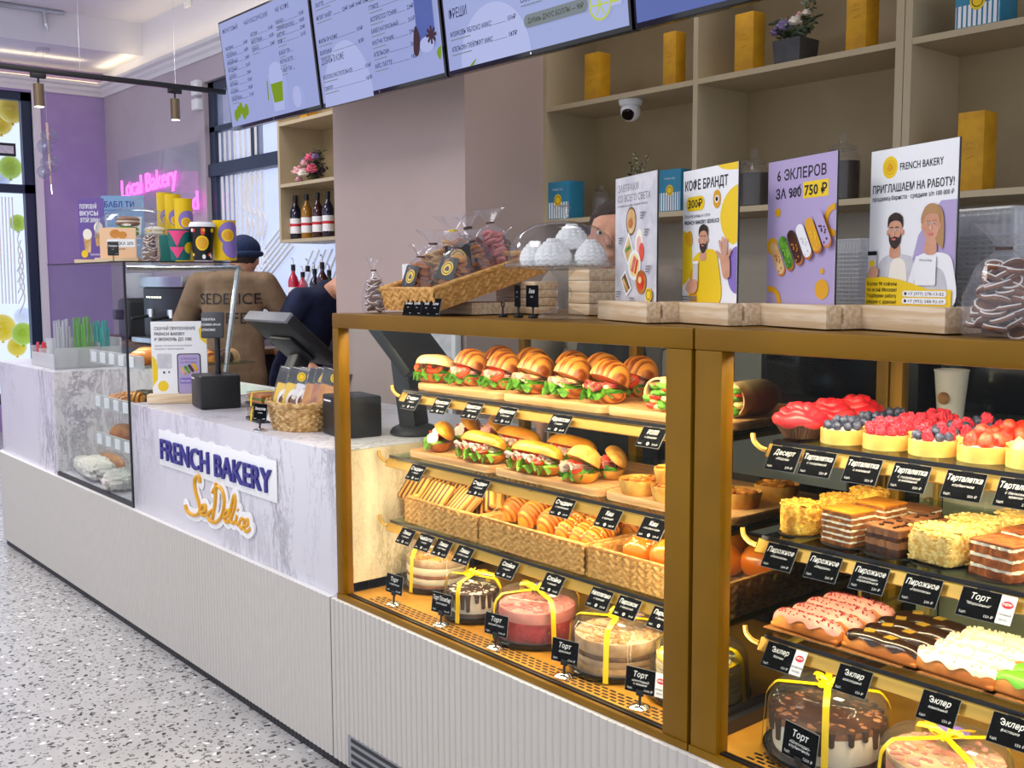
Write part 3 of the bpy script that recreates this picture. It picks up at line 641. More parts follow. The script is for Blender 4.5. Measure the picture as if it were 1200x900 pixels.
# ================================================================== LEFT BREAD CASE (glass)
bc = thing('bread_case', 'tall clear glass bread case between the two white marble counters', 'display case', (-4.6, YF, 0.506))
BX0, BX1, BZ = -5.075, -4.122, 1.478
g = MB('glass'); g.box(BX0, BX1, YF + 0.002, YF + 0.008, 0.52, BZ - 0.004); bw(g, 'front_glass', bc)
g = MB('glass'); g.box(BX1 - 0.006, BX1, YF + 0.01, 2.0, 0.93, BZ - 0.004); bw(g, 'side_glass', bc)
g = MB('glass'); g.box(BX0, BX0 + 0.006, YF + 0.01, 2.0, 0.99, BZ - 0.004); bw(g, 'side_glass', bc)
g = MB('glass'); g.box(BX0 - 0.003, BX1 + 0.003, YF, 2.0, BZ - 0.004, BZ + 0.002); bw(g, 'glass_top', bc)
f = MB('charcoal'); f.box(BX1 - 0.008, BX1 + 0.003, YF - 0.003, YF + 0.004, 0.51, BZ); f.box(BX0 - 0.003, BX1, YF - 0.003, YF + 0.003, BZ - 0.002, BZ + 0.004); f.box(BX1 - 0.004, BX1 + 0.004, YF, 2.0, BZ - 0.001, BZ + 0.004); f.box(BX0, BX1, YF - 0.002, YF + 0.012, 0.506, 0.522); bw(f, 'edge_trim', bc)
f = MB('steel'); f.cyl((BX1 - 0.03, 1.99, BZ - 0.02), (BX1 - 0.02, 1.90, 0.93), 0.011, 0.011, 12); f.cyl((BX0, 1.99, BZ - 0.02), (BX1 - 0.02, 1.99, BZ - 0.02), 0.010, 0.010, 10); f.cyl((BX1 - 0.03, YF + 0.02, BZ - 0.025), (BX1 - 0.03, 1.99, BZ - 0.02), 0.010, 0.010, 10); bw(f, 'tube_frame', bc)
f = MB('marble'); f.box(BX0, BX1, YF + 0.01, 2.2, 0.506, 0.52); bw(f, 'floor_tray', bc)
f = MB('flute_top'); f.box(BX0, BX1 , 2.15, 2.2, 0.52, 0.93); bw(f, 'back_panel', bc)
for z, xa in ((1.06, -4.75), (0.865, -4.72), (0.70, -4.72)):
    s = MB('glass_shelf'); s.box(xa, BX1 - 0.012, YF + 0.07, 2.05, z - 0.006, z); s = bw(s, 'shelf', bc)
    e = MB('plastic_haze', 'panel_dark', 'print_white'); e.box(xa, BX1 - 0.012, YF + 0.062, YF + 0.07, z - 0.012, z + 0.045)
    for i in range(5): e.box(xa + 0.03 + i * 0.11, xa + 0.085 + i * 0.11, YF + 0.058, YF + 0.062, z - 0.005, z + 0.038, 2)
    bw(e, 'tag_holder', s)
lights('bread_case_lamp', (-4.55, YF + 0.12, BZ - 0.05), 0.8, 4, (1, 0.9, 0.75), (R(10), 0, 0), 0.05)
# ================================================================== BOOKCASE + BACK COUNTER
bk = thing('wall_shelving', 'beige open wall shelving with yellow and blue gift boxes behind the cases', 'shelving', (-2.3, 3.57, 0.93))
by0, by1 = 3.40, 3.74
f = MB('bookcase'); f.box(-3.80, 0.6, by1 - 0.012, by1, 1.66, 3.0); bw(f, 'back_panel', bk)
for xa, xb in ((-3.80, -3.775), (-2.882, -2.858), (-1.985, -1.955), (-1.952, -1.925), (-1.0, -0.975)):
    f = MB('bookcase_edge'); f.box(xa, xb, by0, by1 - 0.012, 1.66 if xa < -3 else 1.66, 3.0); bw(f, 'upright', bk)
for xa, xb in ((-3.775, -2.882), (-2.858, -1.985), (-1.925, -1.0), (-0.975, 0.6)):
    for z in (1.665, 2.19, 2.72):
        f = MB('bookcase_edge'); f.box(xa, xb, by0 + 0.002, by1 - 0.012, z, z + 0.022); bw(f, 'shelf', bk)
bar = thing('bar_shelving', 'beige open shelves with flowers and bottles beside the window', 'shelving', (-6.0, 3.57, 1.66))
f = MB('bookcase_edge'); f.box(-6.45, -6.425, by0, by1, 1.655, 3.0); bw(f, 'upright', bar)
f = MB('bookcase'); f.box(-6.425, -4.95, by1 - 0.012, by1, 1.655, 3.0); bw(f, 'back_panel', bar)
for z in (1.655, 2.02, 2.42):
    f = MB('bookcase_edge'); f.box(-6.425, -4.95, by0 + 0.002, by1 - 0.012, z, z + 0.022); bw(f, 'shelf', bar)
m = MB('wood_dark', 'panel_dark', 'panel_grey'); m.rbox(-3.78, 0.6, 3.12, 3.74, 0.88, 0.93, 0.004); m.box(-3.76, 0.6, 3.16, 3.74, 0, 0.88, 1)
for i in range(7): m.box(-3.74 + i * 0.6, -3.17 + i * 0.6, 3.145, 3.16, 0.08, 0.86, 1 if i % 2 else 2)
tag(m.build('back_counter'), 'dark staff counter with wooden top below the beige wall shelving', 'counter')
m = MB('panel_dark', 'wood_dark'); m.rbox(-6.5, -4.96, 3.36, 3.735, 0.9, 0.94, 0.004, 1); m.box(-6.48, -4.98, 3.38, 3.735, 0, 0.9); 
tag(m.build('back_counter'), 'dark coffee counter below the window and bar shelves', 'counter')
# ================================================================== LIGHTING + WORLD
w = bpy.data.worlds.new('world'); scn.world = w; w.use_nodes = True
bg = w.node_tree.nodes['Background']; bg.inputs[0].default_value = (0.86, 0.90, 1.0, 1); bg.inputs[1].default_value = 1.2
lights('ceiling_panel', (-3.0, -0.6, 3.68), 1.2, 60, (1, 0.97, 0.93), (0, 0, 0), 1.2)
lights('ceiling_panel', (-6.5, 0.6, 3.68), 1.2, 60, (1, 0.97, 0.95), (0, 0, 0), 1.2)
lights('cove_lamp', (XE + 0.5, 1.4, 3.36), 4.0, 3.0, (1, .80, .46), (PI, 0, PI / 2), 0.05)
lights('cove_lamp', (-8.3, YB - 0.12, 3.36), 4.2, 3.0, (1, .82, .5), (PI, 0, 0), 0.05)
lights('ceiling_fill', (-6.5, -0.8, 2.9), 1.5, 20, (.93, .95, 1), (PI, 0, 0), 1.5)  # unseen fill light, added to brighten the ceiling from below
lights('staff_lamp', (-2.6, 2.9, 3.66), 0.5, 14, (1, 0.93, 0.84), (0, 0, 0), 1.0)
lights('staff_lamp', (-6.0, 2.6, 3.66), 0.5, 22, (1, 0.95, 0.92), (0, 0, 0), 1.0)
d = bpy.data.lights.new('purple_glow', 'SPOT'); d.energy = 25; d.color = (0.42, 0.2, 1.0); d.spot_size = R(70); d.spot_blend = 1.0; d.shadow_soft_size = 0.3
o = bpy.data.objects.new('purple_glow', d); COL.objects.link(o); o.location = (-8.6, 2.6, 3.3); o.rotation_euler = (V(-10.6, 3.3, 1.5) - o.location).to_track_quat('-Z', 'Y').to_euler()
vs_ = scn.view_settings
try: scn.view_settings.view_transform = 'Standard'
except Exception: pass
scn.view_settings.look = 'None'; scn.view_settings.gamma = 1.0; scn.view_settings.exposure = 0.12; scn.view_settings.use_curve_mapping = False
# ================================================================== FOOD MODELS
def half_loaf(mb, L, W, H, m, T=None, ridges=0, ridge=0.05, bend=0.0, p=2.6, nu=30, nv=12, flat=0.06, seed=0):
    rr = random.Random(seed); ph = rr.random() * 6
    def rad(s): return max(0.03, (1 - abs(s) ** p)) ** 0.5
    vs = []
    for i in range(nu + 1):
        s = -1 + 2 * i / nu; r = rad(s)
        if ridges:
            q = (s * ridges / 2 + 10.25) % 1.0; r *= 1 - ridge + 2 * ridge * (1 - abs(2 * q - 0.7)) 
        r *= 1 + 0.03 * math.sin(5 * s + ph)
        for j in range(nv + 1):
            a = PI * j / nv
            vs.append((L / 2 * s, W / 2 * r * math.cos(a) + bend * s * s, H * (r ** 0.7) * math.sin(a) ** 0.8 if math.sin(a) > 1e-6 else 0))
        vs.append((L / 2 * s, bend * s * s, -flat * H * 0.2))
    k = nv + 2; fs = []
    for i in range(nu):
        for j in range(k): fs.append((i * k + j, i * k + (j + 1) % k, (i + 1) * k + (j + 1) % k, (i + 1) * k + j))
    fs += [tuple(range(k - 1, -1, -1)), tuple(nu * k + j for j in range(k))]
    return mb.add(vs, fs, m, T)
def ruffle(mb, L, y0, y1, z, m, amp=0.008, waves=7, droop=0.01, seed=0, T=None, n=80):
    rr = random.Random(seed); p = [rr.random() * 6 for _ in range(4)]
    def fn(u, v):
        s = (u - 0.5) * 2; e = (1 - abs(s) ** 3)
        y = y0 + (y1 - y0) * v * (0.55 + 0.45 * e) * (1 + 0.18 * math.sin(u * waves * 2.3 + p[0]))
        zz = z + v * v * amp * math.sin(u * waves * 2 * PI + p[1]) + 0.3 * amp * v * math.sin(u * 31 + p[2]) - droop * v * v
        return (s * L / 2, y, zz)
    up = [fn(i / n, j / 5) for j in range(6) for i in range(n + 1)]
    k = (n + 1) * 6
    vs = up + [(a, b, c - 0.0012) for a, b, c in up]
    fs = [(j * (n + 1) + i, j * (n + 1) + i + 1, (j + 1) * (n + 1) + i + 1, (j + 1) * (n + 1) + i) for j in range(5) for i in range(n)]
    fs += [tuple(k + q for q in reversed(f)) for f in fs]
    return mb.add(vs, fs, m, T)
def sandwich(name, label, cat, L, W, Hb, Ht, open_deg, top, bot, ridges, fill, seed=0, bend=0.0, p=2.6, group=None):
    t = thing(name, label, cat, (0, 0, 0), 0, group); rr = random.Random(seed)
    b = MB(bot)
    half_loaf(b, L, W, Hb * 1.25, bot, TR(0, 0, Hb, rx=PI), ridges, 0.03, -bend, p, seed=seed); b.build('bread_bottom', t, smooth=50)
    top_m = MB(top)
    HT = TR(0, W / 2, Hb + 0.004) @ Matrix.Rotation(R(-open_deg), 4, 'X') @ TR(0, -W / 2, 0)
    half_loaf(top_m, L * 1.0, W * 1.02, Ht, top, HT, ridges, 0.09, bend, p, seed=seed + 1); top_m.build('bread_top', t, smooth=50)
    zf = Hb + 0.002; og = math.sin(R(open_deg)) * W
    for kind, mm, amount in fill:
        f = MB(mm)
        if kind == 'leaf': ruffle(f, L * 0.92, W * 0.2, -W * (0.56 + amount), zf + 0.002, mm, 0.010, 6, 0.012, seed + 3); ruffle(f, L * 0.8, W * 0.2, -W * (0.5 + amount * 0.8), zf + 0.006, mm, 0.011, 8, 0.004, seed + 4)
        elif kind == 'fold':
            for q in range(3): ruffle(f, L * (0.75 - 0.05 * q), W * 0.15, -W * (0.50 + amount), zf + 0.007 + 0.006 * q, mm, 0.006, 4 + q, -0.003, seed + 10 + q)
        elif kind == 'disc':
            for q in range(int(amount)): 
                x = L * (-0.3 + 0.6 * (q + 0.5) / amount); f.cyl((x, -W * 0.30, zf + 0.010), (x + 0.002, -W * 0.34, zf + 0.016), W * 0.25, W * 0.25, 18)
        elif kind == 'bits':
            for q in range(int(amount)):
                x = L * (rr.random() - 0.5) * 0.8; f.ell((x, -W * (0.3 + 0.22 * rr.random()), zf + 0.008 + 0.012 * rr.random()), (0.010, 0.007, 0.006), 8, 6)
        elif kind == 'stand':
            for q in range(int(amount)):
                x = L * (-0.36 + 0.72 * q / max(1, amount - 1)); f.cyl((x, -W * 0.28, zf + 0.012), (x + 0.003, -W * 0.30, zf + 0.014), W * 0.27, W * 0.27, 16)
        f.build({'leaf': 'lettuce', 'fold': 'ham', 'disc': 'tomato', 'bits': 'filling', 'stand': 'egg_slices'}[kind], t, smooth=60)
    return t
def board(name, label, cat, L, D, h=0.018, rnd=0.025, group=None):
    m = MB('wood_board'); pts = []
    for cx, cy, a in ((L / 2 - rnd, D / 2 - rnd, 0), (-L / 2 + rnd, D / 2 - rnd, PI / 2), (-L / 2 + rnd, -D / 2 + rnd, PI), (L / 2 - rnd, -D / 2 + rnd, 1.5 * PI)): pts += circ(cx, cy, rnd, n=6, a0=a, a1=a + PI / 2)
    ins = [(x * (1 - 0.008), y * (1 - 0.012)) for x, y in pts]; k = len(pts)
    vs = [(p[0], p[1], 0) for p in ins] + [(p[0], p[1], 0.003) for p in pts] + [(p[0], p[1], h - 0.003) for p in pts] + [(p[0], p[1], h) for p in ins]
    fs = [tuple(range(k - 1, -1, -1)), tuple(range(3 * k, 4 * k))] + [(l * k + i, l * k + (i + 1) % k, l * k + k + (i + 1) % k, l * k + k + i) for l in range(3) for i in range(k)]
    m.add(vs, fs); o = m.build(name); return tag(o, label, cat, group)
def weave_wall(mb, p0, p1, h, out, m, amp=0.008, cw=0.022, T=None, z0=0.0):
    p0, p1, out = V(*p0), V(*p1), V(*out); Ln = (p1 - p0).length; nx = max(6, int(Ln / 0.0032)); nz = max(4, int(h / 0.0032))
    def fn(u, v):
        x = u * Ln; z = v * h; k = math.floor(x / cw); fx = x / cw - k; sg = 1 if k % 2 else -1
        tt = (z + sg * (fx - 0.5) * cw * 0.9) / 0.017
        b = abs(math.sin(PI * tt)) ** 0.6 * (0.35 + 0.65 * math.sin(PI * fx) ** 0.5)
        q = p0 + (p1 - p0) * u + out * (amp * b); return (q.x, q.y, z0 + z)
    return mb.sheet(nx, nz, fn, m, T)
def tray_basket(name, label, cat, L, D, h, group=None, m='wicker', th=0.008, flare=0.0):
    t = thing(name, label, cat, (0, 0, 0), 0, group); a, b = L / 2, D / 2
    w = MB(m)
    weave_wall(w, (-a, -b, 0), (a, -b, 0), h, (0, -1, 0), m); weave_wall(w, (a, -b, 0), (a, b, 0), h, (1, 0, 0), m)
    weave_wall(w, (a, b, 0), (-a, b, 0), h, (0, 1, 0), m); weave_wall(w, (-a, b, 0), (-a, -b, 0), h, (-1, 0, 0), m)
    c = th
    weave_wall(w, (a - c, -b + c, 0), (-a + c, -b + c, 0), h, (0, 1, 0), m, 0.003); weave_wall(w, (a - c, b - c, 0), (a - c, -b + c, 0), h, (-1, 0, 0), m, 0.003)
    weave_wall(w, (-a + c, b - c, 0), (a - c, b - c, 0), h, (0, -1, 0), m, 0.003); weave_wall(w, (-a + c, -b + c, 0), (-a + c, b - c, 0), h, (1, 0, 0), m, 0.003)
    w.box(-a, a, -b, b, 0.0, 0.006); w.build('basket_walls', t, smooth=60)
    r = MB(m); r.tube([V(-a + c / 2, -b + c / 2, h), V(a - c / 2, -b + c / 2, h), V(a - c / 2, b - c / 2, h), V(-a + c / 2, b - c / 2, h)], 0.0065, 8, closed=True)
    r.build('basket_rim', t); return t
def panini(name, label):
    t = thing(name, label, 'toasted sandwich')
    for i, z in enumerate((0, 0.019)):
        m = MB('grill'); m.rbox(-0.062, 0.062, -0.040, 0.040, z, z + 0.016, 0.007, 0, None, 3); m.build('toast_slice', t, smooth=60)
    f = MB('cheese', 'ham'); f.rbox(-0.058, 0.058, -0.038, 0.037, 0.0155, 0.0195, 0.0015, 1); f.rbox(-0.05, 0.06, -0.0405, 0.03, 0.0165, 0.0185, 0.0008, 0); f.build('filling', t); return t
def puff(name, label, m='puff', L=0.135, r=0.032, sesame=False, ridges=9):
    t = thing(name, label, 'pastry'); b = MB(m); vs = []
    half_loaf(b, L, 2 * r, r * 1.35, m, TR(0, 0, 0.006), ridges, 0.07, 0, 4.0, 54, 12); b.box(-L * 0.42, L * 0.42, -r * 0.8, r * 0.8, 0, 0.0065); b.build('body', t, smooth=60)
    if sesame:
        rr = random.Random(5); s = MB('sesame')
        for i in range(40):
            x = (rr.random() - .5) * L * 0.75; a = rr.uniform(0.5, 2.6); s.ell((x, r * 0.98 * math.cos(a), 0.006 + r * 1.32 * math.sin(a) ** 0.8), (0.003, 0.0018, 0.0014), 6, 4)
        o = s.build('sesame_seeds', t); o['kind'] = 'stuff'
    return t
def bun(name, label, r=0.048, sesame=False, seam=True):
    t = thing(name, label, 'bun'); b = MB('bun'); rr = random.Random(9)
    b.ell((0, 0, r * 0.72), (r, r * 0.92, r * 0.8), 24, 16, fn=lambda d: 1 - (0.06 if d.z < -0.6 else 0) + 0.02 * math.sin(4 * math.atan2(d.y, d.x))); b.build('dough', t, smooth=80)
    if sesame:
        s = MB('sesame')
        for i in range(60):
            th, ph = rr.random() * 2 * PI, rr.uniform(0.5, 1.5); d = V(math.cos(ph) * math.cos(th), math.cos(ph) * math.sin(th), math.sin(ph))
            s.ell((d.x * r, d.y * r * 0.92, r * 0.72 + d.z * r * 0.8), 0.0022, 6, 4)
        o = s.build('sesame_seeds', t); o['kind'] = 'stuff'
    return t
def quiche(name, label, r=0.048, h=0.030):
    t = thing(name, label, 'quiche'); c = MB('pastry'); fl = lambda a, z: 1 + 0.02 * math.sin(a * 22) * z + 0.015 * math.sin(3 * a)
    c.lathe([(r * 0.86, 0), (r * 0.95, h * 0.5), (r, h), (r * 0.985, h + 0.003), (r * 0.9, h - 0.002), (r * 0.88, h * 0.6)], 66, 0, None, fl, True); c.build('crust', t, smooth=60)
    f = MB('quiche_top'); rr = random.Random(2)
    f.ell((0, 0, h * 0.75), (r * 0.9, r * 0.9, 0.012), 36, 10, fn=lambda d: 1 + 0.05 * math.sin(9 * d.x + 7 * d.y * 3)); 
    for i in range(14): a, q = rr.random() * 6.28, r * 0.75 * rr.random() ** .5; f.ell((q * math.cos(a), q * math.sin(a), h * 0.75 + 0.011), (0.009, 0.006, 0.004), 8, 6)
    f.build('filling', t, smooth=80); return t
def wrap(name, label, m='bread_pale', L=0.15, r=0.036, whole=False):
    t = thing(name, label, 'wrap'); b = MB(m, 'paper'); n = 26; prof = [(0.006, L), (r * 0.55, L * 0.97), (r * 0.95, L * 0.8), (r, L * 0.4), (r * 1.02, 0.004), (r * 1.0, 0), (r * 0.9, 0.001), (r * 0.86, 0.03)]
    Tt = TR(0, 0, r, rx=-PI / 2) 
    b.lathe([(a, z) for a, z in reversed(prof)], n, m, Tt, None, False); b.build('tortilla', t, smooth=60)
    p = MB('paper'); p.lathe([(r * 1.03, 0.035), (r * 1.03, L * 0.75), (r * 0.7, L * 0.96), (r * .5, L)], n, 'paper', Tt, lambda a, z: 1 + 0.02 * math.sin(a * 7 + z * 9), False); p.build('paper_sleeve', t, smooth=60)
    f = MB('lettuce', 'tomato', 'cheese', 'filling_dark'); rr = random.Random(L * 1000)
    for i in range(30):
        a, q = rr.random() * 6.28, r * 0.78 * rr.random() ** .5; mm = ('lettuce', 'lettuce', 'tomato', 'cheese', 'lettuce', 'filling_dark')[i % 6]
        f.ell((q * math.cos(a), 0.006 + rr.uniform(-0.008, 0.008), r + q * math.sin(a)), (0.011, 0.010, 0.007), 9, 6, mm, fn=lambda d: 1 + 0.2 * math.sin(9 * d.x + 11 * d.z))
    f.build('filling', t, smooth=60); return t
# ---- tartlets, cream desserts, slices, eclairs
def berry_mesh(kind):
    b = MB(kind)
    if kind == 'blueberry':
        b.ell((0, 0, 0), 0.0078, 14, 10); b.ell((0, 0, 0.0072), (0.0032, 0.0032, 0.0012), 8, 4)
    elif kind == 'raspberry':
        for i in range(5):
            z = -0.004 + i * 0.0036; rr_ = 0.0078 * (1 - ((i + 0.2) / 5.2) ** 2) ** 0.5; n = max(3, int(2 * PI * rr_ / 0.0055))
            for j in range(n): a = 2 * PI * (j + 0.5 * (i % 2)) / n; b.ell((rr_ * 0.85 * math.cos(a), rr_ * 0.85 * math.sin(a), z), 0.0033, 7, 5)
        b.ell((0, 0, 0.003), (0.0066, 0.0066, 0.0085), 10, 8)
    else:
        b.ell((0, 0, 0.006), (0.0135, 0.0135, 0.019), 16, 12, fn=lambda d: (1.0 - 0.28 * max(0, d.z)))
    me = b.build('tmp_berry', smooth=80); d = me.data; bpy.data.objects.remove(me); return d
BERRY = {k: berry_mesh(k) for k in ('blueberry', 'raspberry', 'strawberry')}
def tartlet(name, label, kinds, seed, group, lay='pile', r=0.039, h=0.026):
    t = thing(name, label, 'tartlet', (0, 0, 0), 0, group); c = MB('tart_crust')
    c.lathe([(r * 0.98, 0), (r, 0.002), (r, h - 0.002), (r * 0.985, h), (r * 0.93, h), (r * 0.92, h - 0.006), (0, h - 0.006)], 36); c.build('crust', t)
    cr = MB('cream'); cr.ell((0, 0, h - 0.006), (r * 0.92, r * 0.92, 0.009), 24, 8); cr.build('cream', t, smooth=80)
    rr = random.Random(seed); k = 0
    def put(kind, x, y, z, s=1.0):
        o = bpy.data.objects.new(kind, BERRY[kind]); COL.objects.link(o); o.parent = t; o.location = (x, y, z); o.scale = (s,) * 3
        o.rotation_euler = (rr.uniform(-.5, .5), rr.uniform(-.5, .5), rr.uniform(0, 6))
    if lay == 'straw':
        for i in range(5): a = i * 2 * PI / 5 + 0.3; put('strawberry', 0.021 * math.cos(a), 0.021 * math.sin(a), h + 0.004)
        put('strawberry', 0, 0, h + 0.016)
    else:
        for i in range(9): a = i * 2 * PI / 9; put(kinds[i % len(kinds)], 0.027 * math.cos(a), 0.027 * math.sin(a), h + 0.006)
        for i in range(5): a = i * 2 * PI / 5 + .4; put(kinds[(i + 1) % len(kinds)], 0.0125 * math.cos(a), 0.0125 * math.sin(a), h + 0.015)
    return t
def meringue_tart(name, label, group):
    t = thing(name, label, 'tartlet', (0, 0, 0), 0, group); r, h = 0.039, 0.026; c = MB('tart_crust')
    c.lathe([(r * 0.98, 0), (r, 0.002), (r, h - 0.002), (r * 0.985, h), (r * 0.93, h), (0, h - 0.004)], 36); c.build('crust', t)
    m = MB('bread_pale')
    for i in range(7):
        a = i * 2 * PI / 6; q = 0.022 if i < 6 else 0; m.lathe([(0.012, 0), (0.0135, 0.006), (0.009, 0.014), (0.003, 0.021), (0, 0.023)], 14, 0, TR(q * math.cos(a), q * math.sin(a), h - 0.003 + (0.006 if i == 6 else 0)), lambda t_, z: 1 + 0.12 * math.sin(t_ * 6 + z * 5))
    m.build('meringue', t, smooth=80); return t
def red_dessert(name, label, group=None):
    t = thing(name, label, 'dessert', (0, 0, 0), 0, group); s = MB('choc_shell')
    s.lathe([(0.026, 0), (0.044, 0.028), (0.0455, 0.030), (0.043, 0.029), (0.02, 0.004)], 72, 0, None, lambda a, z: 1 + 0.02 * math.cos(a * 36)); s.build('shell', t, smooth=25)
    c = MB('red_cream')
    for k in range(3):
        R0 = 0.036 - 0.011 * k; P = [V(R0 * math.cos(a), R0 * math.sin(a), 0.03 + 0.008 * k + 0.0025 * math.sin(a * 5 + k)) for a in [2 * PI * i / 40 for i in range(40)]]
        c.tube(P, 0.0105, 9, closed=True)
    c.ell((0, 0, 0.035), (0.03, 0.03, 0.02), 20, 8); c.build('cream_swirl', t, smooth=80); return t
def slab_cake(name, label, layers, a, b, top=None, seed=0, rough=0.0022, group=None, deco=None):
    # layers: list of (material, thickness); square slice; each layer a slightly ragged slab, all one body
    t = thing(name, label, 'cake slice', (0, 0, 0), 0, group); rr = random.Random(seed)
    base = MB('black'); base.cyl((0, 0, 0), (0, 0, 0.0015), max(a, b) * 0.72, None, 28); base.build('cake_card', t)
    m = MB(); z = 0.0016
    for mm, th in layers:
        n = 12; pts = []
        for (x0, y0, x1, y1) in ((-a / 2, -b / 2, a / 2, -b / 2), (a / 2, -b / 2, a / 2, b / 2), (a / 2, b / 2, -a / 2, b / 2), (-a / 2, b / 2, -a / 2, -b / 2)):
            for i in range(n): u = i / n; pts.append((x0 + (x1 - x0) * u + rr.uniform(-rough, rough), y0 + (y1 - y0) * u + rr.uniform(-rough, rough)))
        m.prism(pts, z, z + th, mm); z += th
    m.build('layers', t, smooth=0)
    if top:
        tm = MB(top); tm.rbox(-a / 2 - 0.001, a / 2 + 0.001, -b / 2 - 0.001, b / 2 + 0.001, z - 0.0005, z + 0.004, 0.0015); tm.build('topping', t)
        if deco == 'choc':
            q = MB('choc')
            for i in range(12): q.rbox(-0.003, 0.006, -0.002, 0.003, 0, 0.003, 0.0006, 0, TR(rr.uniform(-a, a) * .4, rr.uniform(-b, b) * .4, z + 0.004, rz=rr.random() * 3))
            o = q.build('chocolate_shards', t); o['kind'] = 'stuff'
    return t
def crumb_cake(name, label, m, r, h, seed, square=False, group=None):
    t = thing(name, label, 'cake', (0, 0, 0), 0, group); rr = random.Random(seed)
    base = MB('black', 'layer_pale'); base.cyl((0, 0, 0), (0, 0, 0.0015), r * 1.12, None, 28); base.build('cake_card', t)
    b = MB(m); e = 0.45 if square else 0.35
    ph = [rr.random() * 6 for _ in range(3)]
    if not square: b.lathe([(r * .9, 0.001), (r * .98, 0.006), (r, h * .3), (r, h * .8), (r * .93, h * .95), (r * .8, h), (0, h)], 44, 0, None, lambda a, u: 1 + 0.02 * math.sin(a * 13 + u * 9))
    else: b.ell((0, 0, h / 2 + 0.001), (r, r * 0.95, h / 2), 40, 24, fn=lambda d: 1 + 0.03 * math.sin(23 * d.x + ph[0]) * math.sin(19 * d.y + ph[1]) + 0.02 * math.sin(31 * d.z + ph[2] + 9 * d.x), e=e)
    b.build('body', t, smooth=60)
    f = MB(m)
    for i in range(260):
        th, z = rr.random() * 2 * PI, rr.uniform(0.06, 1.0); q = 1.0
        if rr.random() < 0.35: z = 1.0; q = rr.random() ** .5
        c, s = math.cos(th), math.sin(th)
        if square: k = 1 / max(abs(c), abs(s)) ** 0.75; c *= k * 0.96; s *= k * 0.96
        f.ell((r * q * 0.97 * c, r * 0.92 * q * s, 0.001 + h * z * 0.98), (rr.uniform(0.002, 0.0055), rr.uniform(0.002, 0.004), rr.uniform(0.0015, 0.003)), 6, 4)
    o = f.build('crumbs', t); o['kind'] = 'stuff'; return t
def eclair(name, label, glaze, deco, seed, L=0.158, W=0.045):
    t = thing(name, label, 'eclair'); rr = random.Random(seed); b = MB('choux')
    half_loaf(b, L, W, 0.026, 'choux', TR(0, 0, 0.006), 0, 0, 0, 5.0, 30, 12); b.rbox(-L * 0.47, L * 0.47, -W * 0.42, W * 0.42, 0, 0.0085, 0.003); b.build('choux_bun', t, smooth=70)
    g = MB(glaze)
    def fn(u, v):
        s = -1 + 2 * u; r = max(0.0, 1 - abs(s) ** 5) ** 0.5; a = 0.42 + (PI - 0.84) * v; wob = 1 + 0.05 * math.sin(s * 9 + seed) * (abs(v - 0.5) * 2)
        a = PI / 2 + (a - PI / 2) * (1 + 0.16 * math.sin(s * 11 + seed * 2 + (3 if v > .5 else 0)))
        rid = 1 + (0.03 * math.sin(s * 26) if glaze in ('glaze_pink',) else 0.0)
        return (L / 2 * 0.98 * s, W / 2 * r * 1.03 * math.cos(a) * wob, 0.006 + 0.028 * rid * (r ** 0.7) * max(0.05, math.sin(a)) ** 0.8 + 0.002)
    g.sheet(40, 16, fn); g.build('glaze', t, smooth=80)
    if deco:
        d = MB(deco)
        if deco == 'gold_leaf':
            for i in range(2): d.box(-0.009, 0.009, -0.009, 0.009, 0, 0.001, 0, TR(-0.03 + 0.045 * i, rr.uniform(-.004, .004), 0.0355, rz=0.4 + i))
            d.build('gold_square', t)
        else:
            n = 70 if deco == 'sprinkle' else 46
            for i in range(n):
                s = rr.uniform(-0.85, 0.85); v = rr.uniform(0.2, 0.8); p = fn((s + 1) / 2, v); q = 0.0016 if deco == 'sprinkle' else 0.0026
                d.ell((p[0], p[1], p[2] + q * 0.5), (q * (1.3 if deco == 'sprinkle' else 1), q, q), 6, 4)
            o = d.build('sprinkles', t); o['kind'] = 'stuff'
    return t
